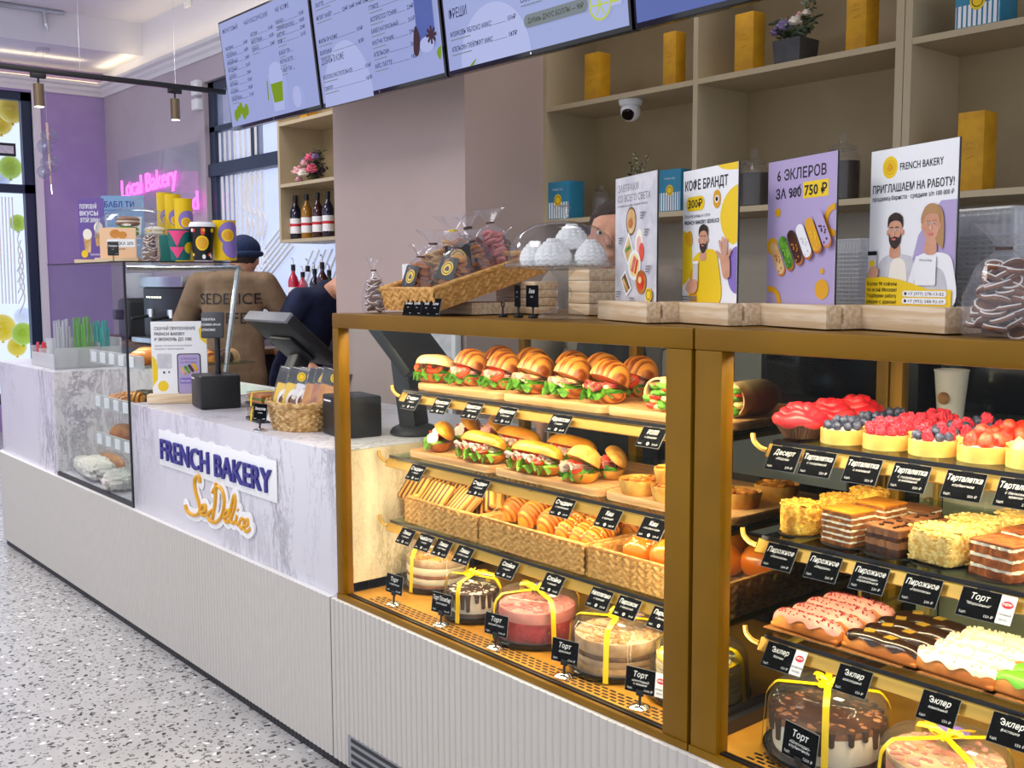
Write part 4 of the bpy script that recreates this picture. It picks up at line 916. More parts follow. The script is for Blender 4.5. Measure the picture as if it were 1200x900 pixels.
def cake_box(name, label, r=0.105, h=0.115, ribbon=True, group=None, rot=0.3, base='black_gloss'):
    t = thing(name, label, 'cake box', (0, 0, 0), 0, group)
    b = MB(base); b.lathe([(r * 0.93, 0), (r, 0.004), (r * 1.03, 0.013), (r * 1.02, 0.018), (r * 0.97, 0.016), (r * 0.93, 0.006), (0, 0.005)], 48); b.build('base_tray', t)
    l = MB('lid'); prof = [(r * 1.01, 0.015), (r * 0.985, 0.018), (r * 0.94, h * 0.80), (r * 0.90, h * 0.88), (r * 0.88, h * 0.885), (r * 0.84, h * 0.96), (r * 0.80, h), (r * 0.6, h), (0, h)]
    l.lathe(prof, 56, 0, None, lambda a, z: 1 + (0.004 * math.cos(a * 28) if 0.2 < z < 0.5 else 0)); l.build('clear_lid', t, smooth=50)
    if ribbon:
        rb = MB('ribbon'); e = 0.003
        pr = [(r * 1.04, 0.004), (r * 1.03, 0.018), (r * 0.95 + e, h * 0.80), (r * 0.91 + e, h * 0.89), (r * 0.82 + e, h * 0.99), (r * 0.79, h + e), (r * 0.3, h + e + 0.001)]
        for k in range(2):
            a = rot + k * PI / 2; d = V(math.cos(a), math.sin(a), 0)
            P = [d * q + V(0, 0, z) for q, z in pr] + [V(0, 0, h + e + 0.002 + 0.001 * k)] + [d * -q + V(0, 0, z) for q, z in reversed(pr)]
            side = V(-d.y, d.x, 0); vs = []
            for p in P:
                vs += [p + side * 0.006, p - side * 0.006]
            k0 = len(P)
            off = []
            for i, p in enumerate(P):
                tg = (P[min(i + 1, k0 - 1)] - P[max(i - 1, 0)]).normalized(); nn = tg.cross(side).normalized(); off.append(nn * 0.0008)
            vs2 = [v - off[i // 2] for i, v in enumerate(vs)]
            rb.add(vs + vs2, [(2 * i, 2 * i + 1, 2 * i + 3, 2 * i + 2) for i in range(k0 - 1)] + [(2 * k0 + 2 * i, 2 * k0 + 2 * i + 2, 2 * k0 + 2 * i + 3, 2 * k0 + 2 * i + 1) for i in range(k0 - 1)])
        for a in (rot + 0.8, rot + 0.8 + PI, rot - 0.5, rot + 2.5):
            d = V(math.cos(a), math.sin(a), 0); c0 = V(0, 0, h + 0.006)
            rb.tube(catmull([c0, c0 + d * 0.013 + V(0, 0, 0.010), c0 + d * 0.026 + V(0, 0, 0.006), c0 + d * 0.017 + V(0, 0, 0.0), c0], 5), 0.004, 6, flat=0.25)
        rb.ell((0, 0, h + 0.008), (0.008, 0.008, 0.005), 10, 6)
        for a in (rot + 0.3, rot + 2.0): d = V(math.cos(a), math.sin(a), 0); rb.tube(catmull([V(0, 0, h + 0.008), d * 0.03 + V(0, 0, h + 0.012), d * 0.06 + V(0, 0, h + 0.006)], 5), 0.005, 6, flat=0.25)
        rb.build('ribbon', t, smooth=40)
        s = MB('purple_print', 'print_white'); s.cyl((r * 0.33 * math.cos(rot + 0.9), r * 0.33 * math.sin(rot + 0.9), h + 0.0005), (r * 0.33 * math.cos(rot + 0.9), r * 0.33 * math.sin(rot + 0.9), h + 0.0012), r * 0.27, None, 24)
        s.box(-0.008, 0.008, -0.005, 0.005, h + 0.0004, h + 0.0012, 1, TR(r * 0.5 * math.cos(rot - 1.2), r * 0.5 * math.sin(rot - 1.2), 0)); s.build('sticker', t)
    return t
def round_cake(name, label, layers, r, wob=0.004, seed=0, top=None, drip=None, group=None, z0=0.0065):
    t = thing(name, label, 'cake', (0, 0, 0), 0, group); m = MB(); z = 0.0; rr = random.Random(seed); n = 48
    for i, (mm, th) in enumerate(layers):
        ph = rr.random() * 6; q = 1 + rr.uniform(-0.012, 0.012)
        m.lathe([(r * q * 0.985, z), (r * q, z + th * 0.2), (r * q, z + th * 0.5), (r * q, z + th * 0.8), (r * q * 0.985, z + th)], 72, mm, None, lambda a, u: 1 + wob * (math.sin(a * 9 + ph + 5 * u) + math.sin(a * 17 + ph * 2 - 7 * u) + math.sin(a * 31 + u * 11)) * 0.6); z += th
    m.build('layers', t, smooth=40)
    if drip:
        d = MB(drip); d.ell((0, 0, z), (r * 1.01, r * 1.01, 0.005), 40, 8)
        for i in range(22):
            a = 2 * PI * i / 22 + rr.uniform(-.06, .06); L = rr.uniform(0.012, 0.04) ; c, s = math.cos(a) * r * 1.012, math.sin(a) * r * 1.012
            d.tube([V(c, s, z + 0.002), V(c, s, z - L * 0.6), V(c, s, z - L)], [0.008, 0.0055, 0.0052], 8); d.ell((c, s, z - L), 0.0056, 8, 6)
        d.build('chocolate_drip', t, smooth=60)
    if top:
        q = MB(top)
        for i in range(90): a, w = rr.random() * 6.28, r * 0.92 * rr.random() ** .5; q.ell((w * math.cos(a), w * math.sin(a), z + 0.001), (rr.uniform(.004, .011), rr.uniform(.004, .008), rr.uniform(.002, .005)), 8, 6)
        q.build('topping', t, smooth=70)
    return t
ORD = ['first', 'second', 'third', 'fourth', 'fifth', 'sixth', 'seventh', 'eighth', 'ninth', 'tenth', 'eleventh', 'twelfth', 'thirteenth', 'fourteenth']
# ---- price tags
def card_art(T, w, h, title, sub, left, right, dot=False):
    a = Art(T); hs = w / 0.085
    if title: a.t(title, 0, h * 0.64, 0.019 * hs, 'chalk_text', 0.012, 0, shear=0.25, res=1, width=min(0.076 * hs, 0.0100 * hs * len(title)))
    for i, s in enumerate(sub): a.t(s, 0, h * 0.44 - i * 0.008 * hs, 0.0085 * hs, 'chalk_text', 0.0, 0, shear=0.2, res=1, width=min(0.06 * hs, 0.0048 * hs * len(s)))
    if left: a.t(left, -w * 0.42, h * 0.10, 0.0085 * hs, 'chalk_text', 0, -1, res=1)
    if right: a.t(right, w * 0.42, h * 0.10, 0.0085 * hs, 'chalk_text', 0, 1, res=1)
    if dot: a.ring(0, h * 0.16, 0.0026 * hs, 0.0048 * hs, 'chalk_text')
    return a
def price_tag(loc, title, sub, left, right, label, group, w=0.064, h=0.046, tilt=36, rz=0.0, dot=True, new=None, stand=False):
    t = thing('price_tag', label, 'price tag', loc, rz, group)
    if stand: T = Matrix.Translation((0, 0, 0.032)) @ Matrix.Rotation(R(-8), 4, 'X') @ FACE
    else: T = Matrix.Rotation(R(-tilt), 4, 'X') @ Matrix.Translation((0, 0, -h)) @ FACE
    c = MB('chalk', 'chalk_edge'); c.box(-w / 2, w / 2, 0, h, -0.0012, 0, 0, T); c.box(-w / 2 - 0.0007, w / 2 + 0.0007, -0.0007, h + 0.0007, -0.0014, -0.0004, 1, T); c.build('card', t)
    card_art(T @ TR(0, 0, 0.0002), w, h, title, sub, left, right, dot).build('lettering', t, smooth=0)
    if new:
        a = Art(T @ TR(w / 2 + 0.011, 0, 0.0006)); a.rect(-0.012, 0.012, 0.001, h, 'print_white'); a.disc(0, h * 0.68, 0.009, 'red_print', 0.006); a.t('NEW', 0, h * 0.65, 0.006, 'print_white', 0.02, 0, res=1)
        for i, s in enumerate(new): a.t(s, 0, h * 0.3 - 0.008 * i, 0.0062, 'print_black', 0, 0, res=1)
        a.build('new_sticker', t, smooth=0)
    if stand:
        s = MB('black', 'chrome'); s.lathe([(0.022, 0), (0.022, 0.003), (0.016, 0.007), (0.006, 0.009)], 20, 'chrome'); s.cyl((0, 0, 0.007), (0, 0.003, 0.036), 0.003, 0.003, 8); s.rbox(-0.008, 0.008, -0.002, 0.004, 0.026, 0.038, 0.001); s.build('stand', t)
    else:
        s = MB('black'); s.box(-0.01, 0.01, 0.0002, 0.003, -0.008, 0.002, 0, Matrix.Rotation(R(-tilt), 4, 'X')); s.build('clip', t)
    return t
# ================================================================== LEFT CASE CONTENT
BT = 0.018
def rowx(px, y): return atY(px, 500, y).x
# boards
xs = [(-2.385, -2.02), (-2.015, -1.655), (-1.65, -1.285)]
lab = ['wooden board under the leftmost croissants on the top shelf', 'wooden board under the middle croissants on the top shelf', 'wooden board under the two wraps on the top shelf']
for (a, b), lb in zip(xs, lab):
    board('serving_board', lb, 'serving board', b - a, 0.33, group='wooden serving boards').location = ((a + b) / 2, 1.822, ZS1 + 0.002)
xs2 = [(-2.43, -2.06), (-2.05, -1.665), (-1.655, -1.285)]
lab = ['wooden board under the leftmost baguettes on the second shelf', 'wooden board under the ham baguettes in the middle of the second shelf', 'wooden board under the quiches at the right of the second shelf']
for (a, b), lb in zip(xs2, lab):
    board('serving_board', lb, 'serving board', b - a, 0.33, group='wooden serving boards').location = ((a + b) / 2, 1.822, ZS2 + 0.002)
z1 = ZS1 + 0.002 + BT; z2 = ZS2 + 0.002 + BT
G = 'filled sandwiches on the top shelf'
cia = Kind(sandwich('ciabatta_sandwich', 'x', 'sandwich', 0.125, 0.088, 0.026, 0.034, 16, 'bread_pale', 'crust', 0, [('leaf', 'lettuce', 0.05), ('fold', 'filling_dark', 0.0), ('disc', 'tomato', 3)], 1, group=G))
cia.put((rowx(511, 1.715), 1.715, z1), R(8), 'round ciabatta sandwich with tomato, leftmost on the top shelf')
cia.put((rowx(556, 1.86), 1.88, z1), R(0), 'ciabatta sandwich behind the leftmost croissant on the top shelf')
crA = Kind(sandwich('croissant_sandwich', 'x', 'sandwich', 0.112, 0.096, 0.028, 0.060, 24, 'croissant', 'croissant', 8, [('leaf', 'lettuce', 0.10), ('fold', 'ham', 0.02), ('disc', 'tomato', 3)], 3, 0.006, 2.2, group=G))
crB = Kind(sandwich('croissant_sandwich', 'x', 'sandwich', 0.114, 0.096, 0.028, 0.060, 26, 'croissant', 'croissant', 9, [('leaf', 'lettuce', 0.16), ('fold', 'ham', 0.06), ('fold', 'cheese', -0.02)], 5, -0.004, 2.2, group=G))
crC = Kind(sandwich('croissant_sandwich', 'x', 'sandwich', 0.116, 0.096, 0.028, 0.058, 28, 'croissant', 'croissant', 8, [('leaf', 'lettuce', 0.08), ('fold', 'ham_red', 0.05), ('bits', 'cheese', 12)], 8, 0.0, 2.2, group=G))
for K, px, y, a, lb in ((crA, 549, 1.725, 10, 'croissant sandwich with tomato beside the leftmost ciabatta'), (crA, 588, 1.73, 12, 'second croissant sandwich from the left on the top shelf'),
        (crB, 625, 1.725, 8, 'croissant sandwich with a wide lettuce frill, third from the left'), (crB, 668, 1.72, 6, 'croissant sandwich with lettuce and ham, fourth from the left'),
        (crC, 711, 1.715, 10, 'croissant sandwich with red ham just left of the two wraps'),
        (crA, 583, 1.87, 5, 'croissant sandwich in the back row behind the leftmost croissant'), (crB, 621, 1.87, 8, 'croissant sandwich in the back row behind the second croissant'),
        (crC, 668, 1.86, 4, 'croissant sandwich in the back row behind the frilly lettuce one'), (crB, 702, 1.86, 0, 'croissant sandwich in the back row behind the fourth croissant'), (crA, 745, 1.86, 6, 'plain topped croissant sandwich behind the two wraps')):
    K.put((rowx(px, y), y, z1), R(a - 22), lb, s=0.87)
w1 = Kind(wrap('wrap', 'x', group='wraps') if False else wrap('wrap', 'wrap', 'bread_pale'))
w1.put((-1.508, 1.675, z1), R(6), 'paper sleeved wrap left of the rightmost one on the top shelf', 'wraps on the top shelf')
w1.put((-1.432, 1.670, z1), R(10), 'paper sleeved wrap with its open leafy end by the brass post', 'wraps on the top shelf')
w1.put((-1.335, 1.70, z1), R(2), 'paper sleeved wrap seen through the side glass of the right case', 'wraps on the top shelf')
# second shelf: baguettes
G = 'baguette sandwiches on the second shelf'
bgA = Kind(sandwich('baguette_sandwich', 'x', 'sandwich', 0.185, 0.075, 0.024, 0.036, 24, 'bread_gold', 'bread_gold', 0, [('leaf', 'lettuce_pale', 0.10), ('fold', 'cream', 0.02), ('disc', 'tomato', 4), ('bits', 'ham', 8)], 11, 0, 3.0, G))
bgB = Kind(sandwich('baguette_sandwich', 'x', 'sandwich', 0.16, 0.066, 0.026, 0.024, 42, 'bread_gold', 'crust', 0, [('leaf', 'lettuce_pale', 0.14), ('stand', 'cream', 6), ('fold', 'tomato', -0.05)], 13, 0, 3.0, G))
bgC = Kind(sandwich('baguette_sandwich', 'x', 'sandwich', 0.165, 0.072, 0.027, 0.026, 40, 'pastry', 'pastry', 0, [('leaf', 'lettuce', 0.06), ('fold', 'ham_red', 0.04), ('fold', 'cream', 0.06), ('disc', 'tomato', 4)], 17, 0, 3.0, G))
bgD = Kind(sandwich('bun_sandwich', 'x', 'sandwich', 0.105, 0.092, 0.028, 0.046, 30, 'pastry', 'bread_gold', 0, [('leaf', 'lettuce', 0.02), ('fold', 'ham_red', 0.12), ('fold', 'cream', 0.12), ('disc', 'tomato', 2)], 19, 0, 2.2, G))
bgE = Kind(sandwich('baguette_sandwich', 'x', 'sandwich', 0.16, 0.066, 0.026, 0.024, 45, 'bread_gold', 'crust', 0, [('leaf', 'lettuce', 0.08), ('stand', 'ham', 6), ('fold', 'ham', 0.0)], 23, 0, 3.0, G))
for K, px, y, a, lb in ((bgB, 517, 1.735, -42, 'open baguette with lettuce and egg slices, leftmost on the second shelf'), (bgA, 564, 1.705, -4, 'closed golden baguette in front of the egg baguettes'),
        (bgB, 548, 1.875, -45, 'open baguette with tomato behind the leftmost one on the second shelf'), (bgE, 578, 1.915, -45, 'open baguette with rolled ham slices at the back of the second shelf'),
        (bgA, 606, 1.835, -6, 'golden baguette behind the two front ones on the second shelf'), (bgA, 627, 1.70, -2, 'golden baguette on the front edge of the middle board'),
        (bgA, 668, 1.835, -4, 'golden baguette behind the round ham bun'), (bgD, 681, 1.70, -14, 'round bun with ham and white cheese in the middle of the second shelf'),
        (bgC, 718, 1.80, -48, 'seeded half baguette with tomato and cheese left of the quiches')):
    K.put((rowx(px, y), y, z2), R(a), lb, s=0.84 if K in (bgC, bgD) else 0.95)
qk = Kind(quiche('quiche', 'x')); GQ = 'small quiches on the second shelf'
for x, y, dz, lb in ((-1.583, 1.705, 0, 'round quiche nearest the round ham bun'), (-1.482, 1.700, 0, 'bottom quiche of the stack beside the brass post'), (-1.487, 1.715, 0.036, 'top quiche of the stack beside the brass post'),
        (-1.355, 1.76, 0, 'quiche close to the right side glass on the second shelf'), (-1.345, 1.88, 0, 'quiche furthest back on the right board of the second shelf')):
    qk.put((x, y, z2 + dz), random.random() * 6, lb, GQ)
# third shelf: baskets
bx = [(-2.435, -2.105), (-2.095, -1.705), (-1.695, -1.29)]
bl = ['flat woven basket of toasted striped sandwiches', 'flat woven basket of ribbed orange pastries', 'flat woven basket of glossy buns']
for (a, b), lb in zip(bx, bl):
    t = tray_basket('woven_basket', lb, 'basket', b - a, 0.36, 0.066, 'woven baskets on the third shelf'); t.location = ((a + b) / 2, 1.835, ZS3 + 0.002)
    l = MB('paper'); l.box(-(b - a) / 2 + 0.012, (b - a) / 2 - 0.012, -0.165, 0.165, 0.0065, 0.034); l.build('paper_liner', t)
z3 = ZS3 + 0.037
pn = Kind(panini('toasted_sandwich', 'x')); GP = 'toasted sandwiches in the left basket'
i = 0
for px, y, a, rx in ((491, 1.735, -4, 52), (519, 1.72, -8, 50), (546, 1.715, -20, 46), (520, 1.83, -6, 52), (548, 1.81, -12, 50), (527, 1.93, 0, 55), (570, 1.90, -8, 52)):
    pn.put((rowx(px, y), y, z3 + 0.028), 0, '%s grill striped sandwich counting from the left front of its basket' % ORD[i], GP, rot=(R(rx), 0, R(a))); i += 1
for px, y, a in ((576, 1.76, 40), (600, 1.88, 42), (622, 1.92, 40)):
    pn.put((rowx(px, y), y, z3 + 0.03), 0, 'grill striped sandwich leaning diagonally, %s from the left beside the ribbed pastries' % ORD[i - 7], GP, rot=(R(62), R(-38), R(a - 40)), s=1.12); i += 1
pf = Kind(puff('ribbed_pastry', 'x')); ps = Kind(puff('seeded_pastry', 'x', 'puff', 0.12, 0.027, True, 5)); GF = 'orange pastries in the middle basket'
i = 0
for K, px, y, dz in ((pf, 612, 1.80, 0.030), (pf, 632, 1.79, 0.030), (pf, 655, 1.78, 0.028), (ps, 674, 1.755, 0.024), (ps, 691, 1.75, 0.022), (ps, 705, 1.75, 0.022), (pf, 640, 1.93, 0.026), (pf, 688, 1.90, 0.030), (pf, 725, 1.90, 0.030), (pf, 755, 1.91, 0.03)):
    K.put((rowx(px, y), y, z3 + dz), 0, ('ribbed orange pastry, %s from the left in the middle baskets' if K is pf else 'seed sprinkled pastry stick, %s from the left in the middle basket') % ORD[i], GF, rot=(0, R(20), R(-84))); i += 1
b1 = Kind(bun('glazed_bun', 'x')); b2 = Kind(bun('sesame_bun', 'x', 0.046, True)); GB = 'glossy buns in the right basket'
for K, x, y, dz, s, lb in ((b2, -1.605, 1.735, 0.008, 1, 'sesame sprinkled glossy bun at the front of the right basket'), (b1, -1.50, 1.725, 0.012, 1.12, 'large plain glossy bun at the front of the right basket'), (b1, -1.425, 1.80, 0.004, 1.05, 'plain glossy bun behind the large one by the brass post'), (b1, -1.395, 1.71, 0.0, 0.95, 'plain glossy bun partly behind the brass post'),
        (b2, -1.60, 1.87, 0.004, 1, 'sesame bun at the back of the right basket'), (b1, -1.34, 1.84, 0.006, 1.15, 'brown glossy bun seen through the right case side glass'), (b1, -1.49, 1.90, 0.004, 1.1, 'plain glossy bun at the back of the right basket')):
    K.put((x, y, z3 - 0.004 + dz * 0), random.random() * 6, lb, GB, s)
# cakes in boxes on the case floor
ZF = 0.5185
GC = 'boxed cakes on the floor of the cases'
def boxed(px, y, r, h, rot, lb, mk, x=None):
    x = rowx(px, y) if x is None else x
    cake_box('cake_box', lb, r, h, True, GC, rot).location = (x, y, ZF); c = mk(); c.location = (x, y, ZF + 0.0065); return x
boxed(512, 1.765, 0.112, 0.125, 0.2, 'clear cake box with yellow ribbon around the pale layered cake', lambda: round_cake('layer_cake', 'pale cream layered cake with caramel crumbs', [('layer_brown', 0.014), ('layer_cream', 0.018), ('layer_brown', 0.010), ('layer_cream', 0.02), ('cake_beige', 0.022)], 0.092, 0.006, 1, top='nut_crumb'))
boxed(553, 1.665, 0.082, 0.105, 0.4, 'smallest clear cake box with yellow ribbon around the dripped white cake', lambda: round_cake('drip_cake', 'small white cake dripped with dark chocolate', [('choc', 0.016), ('cream', 0.05)], 0.064, 0.004, 2, drip='choc', top='cream'))
boxed(629, 1.685, 0.113, 0.115, 1.2, 'clear cake box with yellow ribbon around the red cake', lambda: round_cake('red_cake', 'crumbly red cake with pink cream on top', [('red_velvet', 0.052), ('pink_cream', 0.026)], 0.095, 0.008, 3, top='pink_cream'))
boxed(725, 1.685, 0.113, 0.115, 0.55, 'clear cake box with yellow ribbon around the brown nut cake', lambda: round_cake('nut_cake', 'beige and brown cake with crumbled nut top', [('sponge_tan', 0.022), ('cake_beige', 0.016), ('filling_dark', 0.012), ('cake_beige', 0.028)], 0.097, 0.008, 4, top='sponge_tan'))
boxed(838, 1.70, 0.108, 0.115, 0.1, 'clear cake box with yellow ribbon half hidden by the brass posts', lambda: round_cake('honey_cake', 'pale many layered cake half hidden by the brass posts', [('layer_cream', 0.007), ('layer_pale', 0.006)] * 6 + [('yellow', 0.003)], 0.09, 0.004, 5, top='layer_cream'), x=-1.405)
boxed(978, 1.655, 0.113, 0.13, 0.55, 'large clear cake box with yellow ribbon around the chocolate cake', lambda: round_cake('chocolate_cake', 'chocolate dripped cream cake at the front of the right case', [('choc', 0.014), ('cream', 0.05), ('choc_cream', 0.014)], 0.098, 0.003, 6, drip='choc', top='choc_cream'))
boxed(1122, 1.66, 0.112, 0.105, 0.9, 'clear cake box with yellow ribbon in the bottom right corner', lambda: round_cake('peach_cake', 'peach coloured cake in the bottom right corner of the case', [('sponge_tan', 0.03), ('glaze_pink', 0.03), ('cake_beige', 0.012)], 0.095, 0.004, 7, top='glaze_pink'))
# ---- price tags, left case
def tags(lst, z, y0, rowname, group, dot=True, **kw):
    for px, ttl, sub, l, r, lb in lst:
        price_tag((rowx(px, y0), y0, z), ttl, sub, l, r, lb, group, dot=dot, **kw)
tags([(487, 'Сэндвич', ['с тунцом'], '1шт.', '290 ₽', 'black price tag under the leftmost ciabatta'), (521, 'Круассан', ['с курицей'], '1шт.', '290 ₽', 'black price tag under the left end of the first croissant board'), (558, 'Круассан', ['с ветчиной'], '1шт.', '280 ₽', 'black price tag under the first croissants, third from the left on its rail'), (597, 'Круассан', ['с лососем'], '1шт.', '350 ₽', 'black price tag under the frilly lettuce croissant'), (660, 'Круассан', ['с сыром'], '1шт.', '280 ₽', 'black price tag below the middle croissant board'), (768, 'РОЛЛ', ['с Цезарем'], '1шт.', '290 ₽', 'black price tag reading РОЛЛ below the two wraps')], ZS1 - 0.006, 1.622, 's1', 'price tags on the top rail of the left case')
tags([(491, 'Сэндвич', ['с тунцом'], '1шт.', '290 ₽', 'black price tag below the leftmost open baguette'), (565, 'Сэндвич', ['с курицей'], '1шт.', '280 ₽', 'black price tag below the gap between the two baguette boards'), (664, 'Сэндвич', ['с пармезаном'], '1шт.', '290 ₽', 'black price tag below the round ham bun'), (718, 'Киш', ['с курицей'], '1шт.', '240 ₽', 'black price tag reading Киш below the first quiche'), (770, 'Киш', ['с лососем и сыром'], '1шт.', '270 ₽', 'black price tag below the stacked quiches')], ZS2 - 0.006, 1.622, 's2', 'price tags on the second rail of the left case')
tags([(478, 'Лаваш', ['с курицей'], '1шт.', '190 ₽', 'black price tag at the left end of the third rail'), (500, 'Чиабатта', ['с сыром'], '1шт.', '210 ₽', 'second black price tag from the left on the third rail'), (521, 'Лаваш', ['с ветчиной'], '1шт.', '190 ₽', 'third black price tag from the left on the third rail'), (546, 'Лаваш', ['с грибами и сыром'], '1шт.', '190 ₽', 'fourth black price tag from the left on the third rail'), (598, 'Слойка', ['с сыром'], '1шт.', '160 ₽', 'black price tag below the seam of the left and middle baskets'), (652, 'Слойка', ['с вишней'], '1шт.', '150 ₽', 'black price tag below the middle basket'), (708, 'Наполитано', ['с курицей'], '1шт.', '170 ₽', 'black price tag above the boxed nut cake, left of the striped one'), (741, 'Пирожок', ['с капустой'], '1шт.', '90 ₽', 'black price tag above the boxed nut cake, right beside its neighbour'), (783, 'Пирожок', ['с яблоком'], '1шт.', '90 ₽', 'black price tag at the right end of the third rail')], ZS3 - 0.006, 1.622, 's3', 'price tags on the third rail of the left case')
for px, y, rz, ttl, sub, l, r, lb, new in ((458, 1.555, 4, 'Торт', ['с карамелью'], '1шт.', '1400 ₽', 'small black price sign on a stand left of the pale layered cake', None), (514, 1.55, 8, 'Торт Пломбир', ['шоколадный'], '1шт.', '900 ₽', 'small black price sign on a stand before the smallest cake box', None), (579, 1.55, 10, 'Торт', ['красный бархат'], '1шт.', '1900 ₽', 'small black price sign on a stand before the red cake box', None), (661, 1.55, 12, 'Торт', ['ореховый'], '1шт.', '1700 ₽', 'small black price sign on a stand before the nut cake box', None), (752, 1.55, 14, 'Торт', ['шоколадный', 'с вишней'], '1шт.', '1600 ₽', 'small black price sign with a white NEW strip by the brass post', ['Новый', 'вкус'])):
    price_tag((rowx(px, y), y, ZF + 0.001), ttl, sub, l, r, lb, 'price signs on stands before the cakes', 0.07, 0.05, rz=R(rz), dot=False, new=new, stand=True)
# ================================================================== RIGHT CASE CONTENT
zt = ZR1 + 0.0025; y0 = 1.665
cols = [('blueberry', 988), ('raspberry', 1039), ('mix', 1094), ('straw', 1153), ('meringue', 1212)]
rd = Kind(red_dessert('cream_dessert', 'x'))
for px, dy, lb in ((938, 0, 'red cream dessert in a dark shell at the front of the tartlet shelf'), (938, 0.095, 'red cream dessert in the second row of the tartlet shelf'), (938, 0.19, 'red cream dessert in the back row of the tartlet shelf')):
    rd.put((rowx(px, y0), y0 + dy, zt), dy * 9, lb, 'red cream desserts on the tartlet shelf', 1.12)
RW = ['front', 'second', 'back']
for kind, px in cols:
    gl = {'blueberry': 'blueberry tartlets', 'raspberry': 'raspberry tartlets', 'mix': 'mixed berry tartlets', 'straw': 'strawberry tartlets', 'meringue': 'toasted meringue tartlets'}[kind]
    if kind == 'meringue': P = meringue_tart('meringue_tartlet', 'x', gl)
    else: P = tartlet('%s_tartlet' % {'mix': 'mixed_berry', 'straw': 'strawberry'}.get(kind, kind), 'x', {'mix': ['blueberry', 'raspberry', 'blueberry']}.get(kind, [kind]), len(kind), gl, 'straw' if kind == 'straw' else 'pile')
    K = Kind(P)
    for i in range(3): K.put((rowx(px, y0), y0 + 0.088 * i, zt), 0.7 * i, '%s in the %s row of the tartlet shelf' % (gl[:-1], RW[i]), gl)
# second shelf: slices
zs = ZR2 + 0.0025; ya = 1.665
nutK = Kind(crumb_cake('nut_crumb_cake', 'x', 'nut_crumb', 0.037, 0.060, 3)); crK = Kind(crumb_cake('flaky_cake', 'x', 'napoleon_crumb', 0.045, 0.062, 4, True))
hon = Kind(slab_cake('honey_slice', 'x', [('layer_brown', 0.007), ('layer_cream', 0.0035)] * 5 + [('layer_brown', 0.006)], 0.066, 0.066, 'caramel', 1))
chK = Kind(slab_cake('chocolate_slice', 'x', [('choc', 0.014), ('choc_cream', 0.012), ('choc', 0.008), ('choc_cream', 0.010)], 0.070, 0.066, 'choc_cream', 2, deco='choc'))
dkK = Kind(slab_cake('glazed_slice', 'x', [('choc', 0.013), ('choc_cream', 0.006), ('choc', 0.012)], 0.07, 0.062, 'glaze_choc', 6))
brK = Kind(slab_cake('brown_slice', 'x', [('choc', 0.012), ('layer_cream', 0.006), ('layer_brown', 0.012), ('layer_cream', 0.004)], 0.07, 0.06, 'choc_cream', 7))
caK = Kind(slab_cake('carrot_slice', 'x', [('carrot', 0.013), ('layer_cream', 0.005)] * 3, 0.078, 0.07, 'carrot', 5, 0.003))
for K, px, dy, rz, lb in ((nutK, 941, 0, 0, 'round nut coated cake at the front left of the cake slices'), (nutK, 950, 0.10, 1.7, 'round nut coated cake in the second row of the cake slices'), (nutK, 952, 0.20, 3, 'round nut coated cake in the back row of the cake slices'),
        (hon, 997, 0, R(-8), 'layered honey slice with caramel top at the front'), (hon, 1000, 0.10, R(-6), 'layered honey slice with caramel top in the second row'), (brK, 1006, 0.21, R(-4), 'brown slice with cream layer in the back row'),
        (chK, 1052, 0, R(-10), 'chocolate slice with shards at the front'), (chK, 1058, 0.10, R(-8), 'chocolate slice with shards in the second row'), (dkK, 1072, 0.20, R(-4), 'dark glazed chocolate slice in the back row'),
        (crK, 1110, 0, R(-10), 'flaky crumb covered square cake at the front'), (crK, 1116, 0.105, R(-6), 'flaky crumb covered square cake in the second row'), (crK, 1140, 0.21, R(4), 'flaky crumb covered square cake in the back row'),
        (caK, 1184, 0, R(-12), 'carrot cake slice with cream layers at the front right'), (caK, 1186, 0.10, R(-8), 'carrot cake slice with cream layers in the second row')):
    K.put((rowx(px, ya), ya + dy, zs), rz, lb, 'cakes and slices on the second shelf of the right case')
# third shelf: eclairs on cards
ze = ZR3 + 0.0025; yb = 1.655
mat('card_gold', '8a5a2a', rough=0.45)
for name, gl, deco, px, lb, cnt in (('pink_eclair', 'glaze_pink', 'sprinkle', 953, 'pink glazed eclair with red sprinkles', 4), ('chocolate_eclair', 'glaze_choc', 'gold_leaf', 1043, 'chocolate glazed eclair with gold squares', 4), ('vanilla_eclair', 'glaze_white', 'pearl', 1130, 'white glazed eclair with pearls', 4), ('pistachio_eclair', 'glaze_green', None, 1236, 'green glazed eclair at the right edge', 2)):
    x = rowx(px, yb); tr = MB('card_gold'); tr.rbox(x - 0.08, x + 0.08, yb - 0.030, yb + 0.058 * cnt - 0.02, ze, ze + 0.003, 0.001)
    o = tr.build('pastry_card'); tag(o, 'gold brown card under the %ss' % lb.split(' with')[0].replace(' at the right edge', ''), 'tray', 'cards under the eclairs')
    K = Kind(eclair(name, 'x', gl, deco, px))
    for i in range(cnt): K.put((x + 0.004 * (i % 2), yb + 0.054 * i, ze + 0.0032), R(-3 + 2 * i), '%s, %s from the front of its row' % (lb, ORD[i]), lb + ' row')
